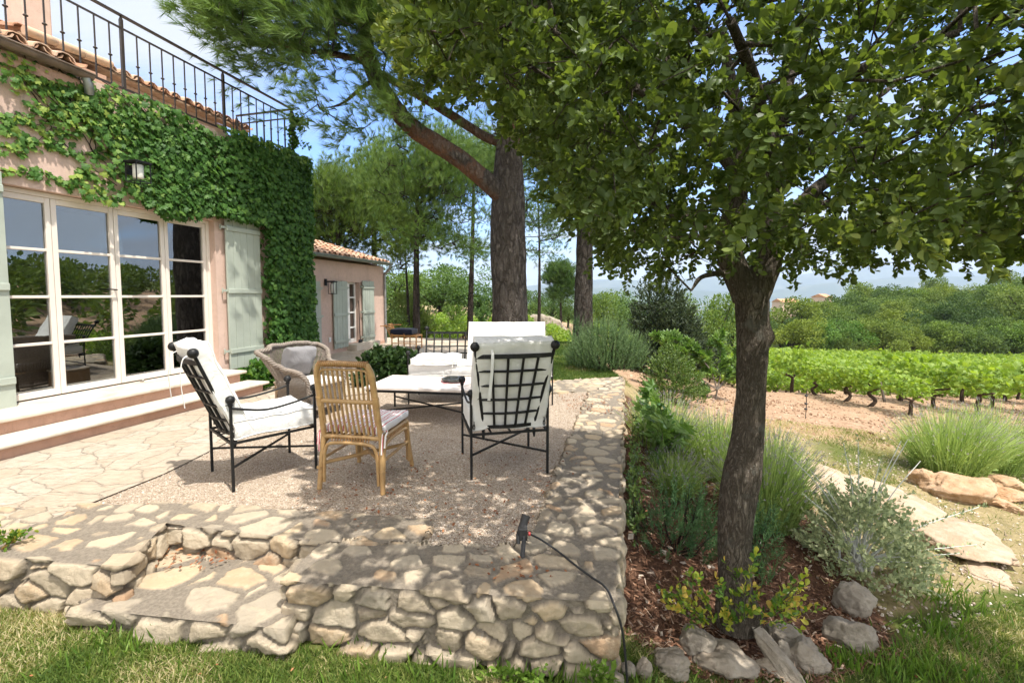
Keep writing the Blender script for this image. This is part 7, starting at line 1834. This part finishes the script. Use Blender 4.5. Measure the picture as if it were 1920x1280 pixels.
# ---------------------------------------------------------------- vineyard
def vine_proto(seed, n_leaf=150, big=False):
    rg = np.random.default_rng(seed); t = thing('grapevine', '', 'vine')
    m = MB(); sw = rg.normal() * .08
    m.tube(bez([(0, 0, -.08), (sw, rg.normal() * .04, .18), (sw * .4, 0, .36), (sw, .0, .46)], 6), [.055] * 4 + list(np.linspace(.05, .036, 15)), 8)
    for sd in (-1, 1):
        m.tube(bez([(sw, 0, .44), (sw + sd * .12, sd * .10, .50), (sw + sd * .26, sd * .26, .54), (sw + sd * .32, sd * .42, .60)], 5), np.linspace(.036, .018, 16), 7)
    m.build('trunk', M['vine_bark'], t)
    e = unit(rg.normal(size=(n_leaf, 3))) * rg.random((n_leaf, 1)) ** .4 * np.array([.48, .72, .36]) + np.array([0, 0, .82])
    e[:, 2] = np.maximum(e[:, 2], .48 + .1 * rg.random(n_leaf)); top = rg.random(n_leaf) > .82; e[top, 2] += rg.uniform(.05, .22, top.sum())
    ax = unit(e - np.array([0, 0, .7]) + rg.normal(size=e.shape) * .4 + np.array([0, 0, -.1]))
    leaf_obj('foliage', scatter(*LEAF_IVY, e, frames(ax, .5, rg), rg.uniform(.08, .145, n_leaf), np.clip(rg.random(n_leaf) * .8 + .35 * (e[:, 2] - .8), 0, 1)), M['vine_leaf'], t)
    return t
protos = [vine_proto(s, 300) for s in (1, 2, 3, 4)]
first = [True] * 4
VG = 'grapevines standing in the vineyard rows'; VG2 = 'vines in the small plot beyond the lawn'
spots = []
for r_ in range(40):
    X0 = 9.75 + 2.05 * r_
    for k in range(48):
        y = 11.0 + k * 1.12 + .35 * (r_ % 3) + rng.normal() * .08; x = X0 + rng.normal() * .08
        if y > 61 or x > 1.22 * y + 1: continue
        spots.append((x, y))
spots = [p for p in spots if rng.random() > .03]; spots.sort(key=lambda p: p[1] + .15 * p[0])
lone = min(range(len(spots)), key=lambda i: (spots[i][0] - 9.75) ** 2 + (spots[i][1] - 11) ** 2)
def place(proto_i, x, y, label, group, sc=1.0):
    global first
    o = protos[proto_i]
    if first[proto_i]: first[proto_i] = False
    else: o = copy_tree(o)
    o.location = (x, y, gz(x, y)); o.rotation_euler = (0, 0, rng.uniform(-.5, .5) + (math.pi if rng.random() > .5 else 0)); s9 = sc * rng.uniform(.82, 1.18); o.scale = (s9, s9, s9 * rng.uniform(.92, 1.1))
    o['label'] = label; o['category'] = 'vine'; o['group'] = group; return o
for i, (x, y) in enumerate(spots[:225]):
    place(i % 4, x, y, 'grapevine standing alone nearest the path at the front corner of the vineyard' if i == lone else 'leafy green grapevine on a dark twisted stem in the big sunny vineyard', VG if i != lone else VG, 1.06)
small = []
for r_ in range(7):
    for k in range(11):
        x = -6.2 + r_ * 1.75; y = 17.8 + k * 1.15 + rng.normal() * .1
        small.append((x + rng.normal() * .08, y))
for i, (x, y) in enumerate(small): place(i % 4, x, y, 'low bright vine in the small plot behind the lawn and sofa', VG2, .86)
# the far rows as one mass
far = np.array(spots[225:]); parts = []
nl = 75; ctr = np.repeat(np.stack([far[:, 0], far[:, 1], ground_z(far[:, 0], far[:, 1]) + .84], 1), nl, 0)
e = unit(rng.normal(size=ctr.shape)) * rng.random((len(ctr), 1)) ** .4 * np.array([.5, .72, .38]); e[:, 2] += (rng.random(len(e)) > .85) * rng.uniform(0, .3, len(e))
leaf_obj('far_grapevine_leaves', scatter(*LEAF_IVY, ctr + e, frames(e + rng.normal(size=e.shape) * .3, .6, rng), rng.uniform(.17, .27, len(e)), rng.random(len(e))), M['vine_leaf']); tag(bpy.data.objects['far_grapevine_leaves'], kind='stuff')
# little stakes
for i, (pa, pb_, lab) in enumerate([((1490, 697), (1502, 728), 'slanting wooden stake in the bare earth left of the lone vine row'), ((1651, 717), (1659, 754), 'short upright wooden stake between the vines, beside the lone front vine')]):
    z = -1.3
    for _ in range(5): g = G(*pb_, z); z = gz(g[0], g[1])
    top = P(*pa, g[1] + .1); o = thing('vine_stake', lab, 'stake', (g[0], g[1], z), 0, 'wooden stakes in the vineyard'); m = MB(); d = top - np.array([g[0], g[1], z]); m.tube([-.1 * d, d], [.04, .034], 7); m.build('post', M['grey_twig'], o); m = MB(); m.tube([d, d * 1.015], [.034, .02], 7); m.build('cap', M['grey_twig'], o)
for i, (px, y0, y1, lab) in enumerate([(1510, 733, 786, 'thin dark irrigation riser with clipped drippers on the bare earth'), (1326, 720, 745, 'thin dark irrigation riser half hidden by the fig branches')]):
    z = -1.2
    for _ in range(5): g = G(px, y1, z); z = gz(g[0], g[1])
    h = P(px, y0, g[1])[2] - z; o = thing('irrigation_riser', lab, 'drip pipe', (g[0], g[1], z), 0, 'irrigation risers'); m = MB(); m.tube([(0, 0, -.05), (.01, 0, h * .5), (0, 0, h)], .007, 6); m.build('pipe', M['rubber'], o)
    for f in (.36, .55, .83):
        m = MB(); m.ball((0, 0, h * f), .028, 8, 5, 0, (1.2, 1, .8)); m.build('dripper', M['rubber'], o)

# ---------------------------------------------------------------- trees further off
def leaf_tree(seed, h=6.0, w=3.0, n=2600, leaf=.26, mat='broad_leaf', lobes_=16, trunk=.28, name='broadleaf_tree'):
    rg = np.random.default_rng(seed); t = thing(name, '', 'tree')
    c = np.stack([rg.normal(size=lobes_) * w * .26, rg.normal(size=lobes_) * w * .26, h * rg.uniform(.3, .88, lobes_)], 1); rad_ = w * rg.uniform(.17, .30, lobes_) * (1.15 - .5 * np.abs(c[:, 2] / h - .5))
    k = rg.integers(0, lobes_, n); e = unit(rg.normal(size=(n, 3))); p_ = c[k] + e * (rad_[k] * rg.random(n) ** .28)[:, None] * np.array([1, 1, .8]); p_[:, 2] = np.maximum(p_[:, 2], h * .10 * rg.random(n))
    ax = unit(e + rg.normal(size=e.shape) * .6)
    m = MB(); m.tube(bez([(0, 0, -.4), (rg.normal() * .1, 0, h * .2), (rg.normal() * .2, rg.normal() * .2, h * .5)], 4), np.linspace(trunk, trunk * .4, 9), 7)
    for q_ in c[:6]: m.tube([(0, 0, h * .2), q_ * .6 + np.array([0, 0, h * .12]), q_], [trunk * .4, trunk * .25, trunk * .1], 5)
    m.build('trunk', M['bark_dark'], t)
    leaf_obj('crown', scatter(*LEAF_OVAL if leaf > .2 else LEAF_QUAD, p_, frames(ax, .5, rg), leaf * rg.uniform(.6, 1.3, n), np.clip(rg.random(n) * .55 + .45 * rg.random(lobes_)[k], 0, 1)), M[mat], t)
    return t
FT = [leaf_tree(100 + i, h=5.4, w=5.4, n=5200, leaf=.27, mat='hill_leaf', name='green_oak', lobes_=13 + 2 * i) for i in range(4)]
fu = [True] * 4
def put(i, x, y, label, group, sc=1.0, z=None, sz=1.0):
    o = FT[i]
    if fu[i]: fu[i] = False
    else: o = copy_tree(o)
    o.location = (x, y, (gz(x, y) if z is None else z)); o.rotation_euler = (0, 0, rng.uniform(0, 6.28)); o.scale = (sc, sc, sc * sz); o['label'] = label; o['group'] = group; o['category'] = 'tree'; return o
# front row of the wood beyond the vineyard, then the slope behind it
WG = 'green oaks in the wood beyond the vineyard'
k = 0
for px in np.arange(1465, 1990, 27):
    Y = 63 + rng.uniform(-1, 4); put(k % 4, px_x(px, Y), Y, 'green oak in the front row of the wood where the vineyard ends', WG, rng.uniform(.72, .98)); k += 1
for px in np.arange(1400, 1470, 24):
    Y = 70 + rng.uniform(0, 14); put(k % 4, px_x(px, Y), Y, 'green oak at the low left end of the wood, beside the oak trunk fork', WG, rng.uniform(.55, .75)); k += 1
for row in range(8):
    Y0 = 73 + row * 8.5
    for px in np.arange(1505 + row * 17, 2000, 42 - row * 1.5):
        Y = Y0 + rng.uniform(-3, 3); x = px_x(px + rng.uniform(-10, 10), Y); put(k % 4, x, Y, 'green oak on the wooded slope above the vineyard', WG, rng.uniform(.6, 1.35), sz=rng.uniform(.75, 1.2)); k += 1
print('wood trees', k)
# the same wood runs on to the right, out of the frame but mirrored in the panes: one mass
nt_ = 320; xw = rng.uniform(66, 180, nt_); yw = rng.uniform(-60, 62, nt_); sel = (xw > 1.25 * yw + 4); xw, yw = xw[sel], yw[sel]; nl = 260
ctr = np.repeat(np.stack([xw, yw, ground_z(xw, yw) + 3.2], 1), nl, 0); e = unit(rng.normal(size=ctr.shape)) * rng.random((len(ctr), 1)) ** .3 * np.array([2.8, 2.8, 3.0])
leaf_obj('far_woods', scatter(*LEAF_QUAD, ctr + e, frames(e + rng.normal(size=e.shape), .5, rng), rng.uniform(.6, 1.1, len(e)), np.clip(np.repeat(rng.random(len(xw)), nl) * .5 + .5 * rng.random(len(e)), 0, 1)), M['hill_leaf']); tag(bpy.data.objects['far_woods'], kind='stuff')
# middle distance, left to right
BT = [leaf_tree(200 + i, h=5.0, w=4.4, n=3800, leaf=.24, mat='broad_leaf', lobes_=20) for i in range(3)]
bu = [True] * 3
def putb(i, px, Y, top_py, wid_px, label, group=None, zoff=0):
    o = BT[i]
    if bu[i]: bu[i] = False
    else: o = copy_tree(o)
    x = px_x(px, Y); z = gz(x, Y) + zoff; h = P(px, top_py, Y)[2] - z; w = wid_px / 853 * Y
    o.location = (x, Y, z); o.rotation_euler = (0, 0, rng.uniform(0, 6.28)); o.scale = (w / 4.4, w / 4.4, h / 4.9); o['label'] = label; o['category'] = 'tree'
    if group: o['group'] = group
    return o
MG = 'broadleaf trees behind the pines'
for i, (px, Y, tp_, w, lab) in enumerate([(735, 34, 512, 80, 'leafy green tree behind the bamboo lounger, left of the slim pine'), (825, 36, 505, 95, 'leafy green tree between the two slim pine trunks'), (905, 38, 518, 90, 'leafy green tree just left of the big pine trunk'), (860, 42, 500, 90, 'taller leafy tree filling the gap behind the slim pines'), (690, 30, 500, 70, 'leafy tree rising behind the guest house gable'), (780, 44, 505, 90, 'broad tree behind the yellow green bush'),
        (1005, 52, 545, 50, 'small leafy tree just right of the big pine trunk'), (1035, 55, 552, 45, 'low leafy tree under the small umbrella pine'), (1065, 50, 548, 40, 'leafy tree close against the left of the second pine trunk'), (1130, 54, 550, 55, 'leafy tree just right of the second pine trunk'), (1165, 58, 545, 60, 'tree on the skyline above the rosemary bush'), (1200, 50, 545, 70, 'tree close left of the dark evergreen oak'), (1345, 46, 552, 70, 'tree right of the dark evergreen oak, left of the oak trunk'), (1375, 55, 560, 60, 'low tree touching the left edge of the holm oak trunk'), (1290, 52, 560, 80, 'tree half hidden behind the dark evergreen oak'), (1120, 75, 556, 40, 'small far tree on the skyline behind the stone wall'), (1245, 72, 556, 45, 'small far tree on the skyline behind the dark evergreen oak')]):
    putb(i % 3, px, Y, tp_, w, lab, MG)
c = P(760, 640, 19.5)
dome_shrub('broom_bush', 'big yellow green broom bush behind the bamboo lounger', 'shrub', c[0], 19.8, 1.25, 1.1, 2.5, 'bush_leaf', 'grey_twig', LEAF_OVAL, .085, 1500, 12, 51, sprig=.35, up=.8, young=.4, rough=.5, z=gz(c[0], 19.8), hull=.4)
c = P(728, 640, 17.0)
dome_shrub('broom_bush', 'smaller light green bush against the corner of the guest house', 'shrub', c[0], 17.3, .75, .7, 1.7, 'shrub_leaf', 'grey_twig', LEAF_OVAL, .075, 700, 12, 52, sprig=.3, up=.5, young=.5, rough=.5, z=gz(c[0], 17.3), hull=.4)
for i, (px, Y, w, h, lab) in enumerate([(850, 33, 50, 26, 'low scrub bush in the dry field between the slim pines'), (905, 34, 40, 30, 'low scrub bush at the foot of the trees left of the big trunk'), (1100, 40, 40, 22, 'low scrub bush in the dry field right of the stone wall'), (1160, 42, 50, 22, 'low scrub bush by the pale track'), (1000, 44, 30, 26, 'low scrub bush behind the far stone wall')]):
    x = px_x(px, Y); dome_shrub('scrub_bush', lab, 'shrub', x, Y, w / 853 * Y / 2, w / 853 * Y / 2, h / 853 * Y * 1.3, 'broad_leaf', 'grey_twig', LEAF_OVAL, .17, 160, 12, 70 + i, sprig=.5, young=.5, group='scrub bushes in the dry field')
# dry stone wall and track in the field
Yw = 39.0; xa, xb = px_x(985, Yw), px_x(1062, Yw); zb_ = gz((xa + xb) / 2, Yw)
rg = np.random.default_rng(3); m = MB(); parts = []
def fwall(u, v):
    x = xa + (xb - xa) * u; a = v * 2 - 1
    h = (1.05 + .25 * math.sin(u * 5)) * min(1, u * 9, (1 - u) * 6)
    prof = [(-.45, 0), (-.38, .9), (.38, .9), (.45, 0)]
    f = v * 3; i = min(2, int(f)); g = f - i; py_ = prof[i][0] + (prof[i + 1][0] - prof[i][0]) * g; pz_ = prof[i][1] + (prof[i + 1][1] - prof[i][1]) * g
    nz_ = mnoise.noise(Vector((x * 2.2, pz_ * 3 + py_, 3.3))) * .12 + mnoise.noise(Vector((x * 6, pz_ * 8 + py_, 9.3))) * .08
    return (x, Yw + py_ + nz_, zb_ - .2 + (pz_ / .9) * (h + .2) + nz_ * .6)
m.grid(fwall, 150, 18); o = m.build('field_wall', M['rock'], None); tag(o, 'old tumbled dry stone wall in the field just right of the big pine trunk', 'stone wall', kind='thing')
# dry bank in the field, seen between the slim pines
tx_ = [px_x(px, 33) for px in (1075, 1120, 1170, 1215)]; ty_ = [31, 32.5, 34, 36.5]
V = []; F = []
for i, (x, y) in enumerate(zip(bez([(a, b, 0) for a, b in zip(tx_, ty_)], 8)[:, 0], bez([(a, b, 0) for a, b in zip(tx_, ty_)], 8)[:, 1])):
    for d in (-.9, .9): V.append((x, y + d, gz(x, y + d) + .05))
V = [tuple(map(float, p)) for p in V]; mm = MB(); mm.add(V, [(2 * i, 2 * i + 2, 2 * i + 3, 2 * i + 1) for i in range(len(V) // 2 - 1)]); o = mm.build('track', M['flags'] if False else M['gravel'], None); tag(o, kind='structure')
# far roofs in the valley
for i, (px, py, w, Y, lab) in enumerate([(1474, 566, 40, 152, 'far pale farmhouse with an orange roof just right of the oak trunk fork'), (1540, 557, 24, 158, 'far small farmhouse with an orange roof at the edge of the wood')]):
    x = px_x(px, Y); W_ = w / 853 * Y; zg = gz(x, Y); zt = pz(py, Y) - zg; t = thing('far_farmhouse', lab, 'house', (x, Y, zg), .2 + .3 * i, 'distant farmhouses'); e_ = W_ / 2 + .2
    m = MB(); m.box((0, 0, (zt - .4) / 2), (W_, 4.4, zt + .4)); m.build('wall', M['stucco'], t)
    m = MB(); m.add([(-e_, -2.6, zt + .0), (e_, -2.6, zt + .0), (e_, 0, zt + 1.1), (-e_, 0, zt + 1.1), (-e_, 2.6, zt + .0), (e_, 2.6, zt + .0)], [(0, 1, 2, 3), (3, 2, 5, 4), (0, 3, 4), (1, 5, 2)]); m.build('roof', M['tile_far'], t)
# ---------------------------------------------------------------- camera and render settings
cam = bpy.data.cameras.new('camera'); co_ = link(bpy.data.objects.new('camera', cam))
cam.sensor_width = 36; cam.lens = 36 * CF / 1920; cam.shift_y = -(640 - CPY) / 1920
cam.clip_start = .05; cam.clip_end = 40000
co_.location = (0, 0, CH); co_.rotation_euler = (math.pi / 2 - CP, 0, 0)
SC.camera = co_
SC.render.engine = 'CYCLES'
cy = SC.cycles
cy.use_denoising = True; cy.denoiser = 'OPENIMAGEDENOISE'
cy.max_bounces = 7; cy.diffuse_bounces = 3; cy.glossy_bounces = 3; cy.transmission_bounces = 5; cy.transparent_max_bounces = 10; cy.volume_bounces = 0
cy.caustics_reflective = False; cy.caustics_refractive = False; cy.sample_clamp_indirect = 6
cy.use_adaptive_sampling = True; cy.adaptive_threshold = .015
SC.view_settings.view_transform = 'Standard'; SC.view_settings.look = 'None'; SC.view_settings.gamma = 1
SC.view_settings.use_curve_mapping = False
SC.view_settings.exposure = 1.26
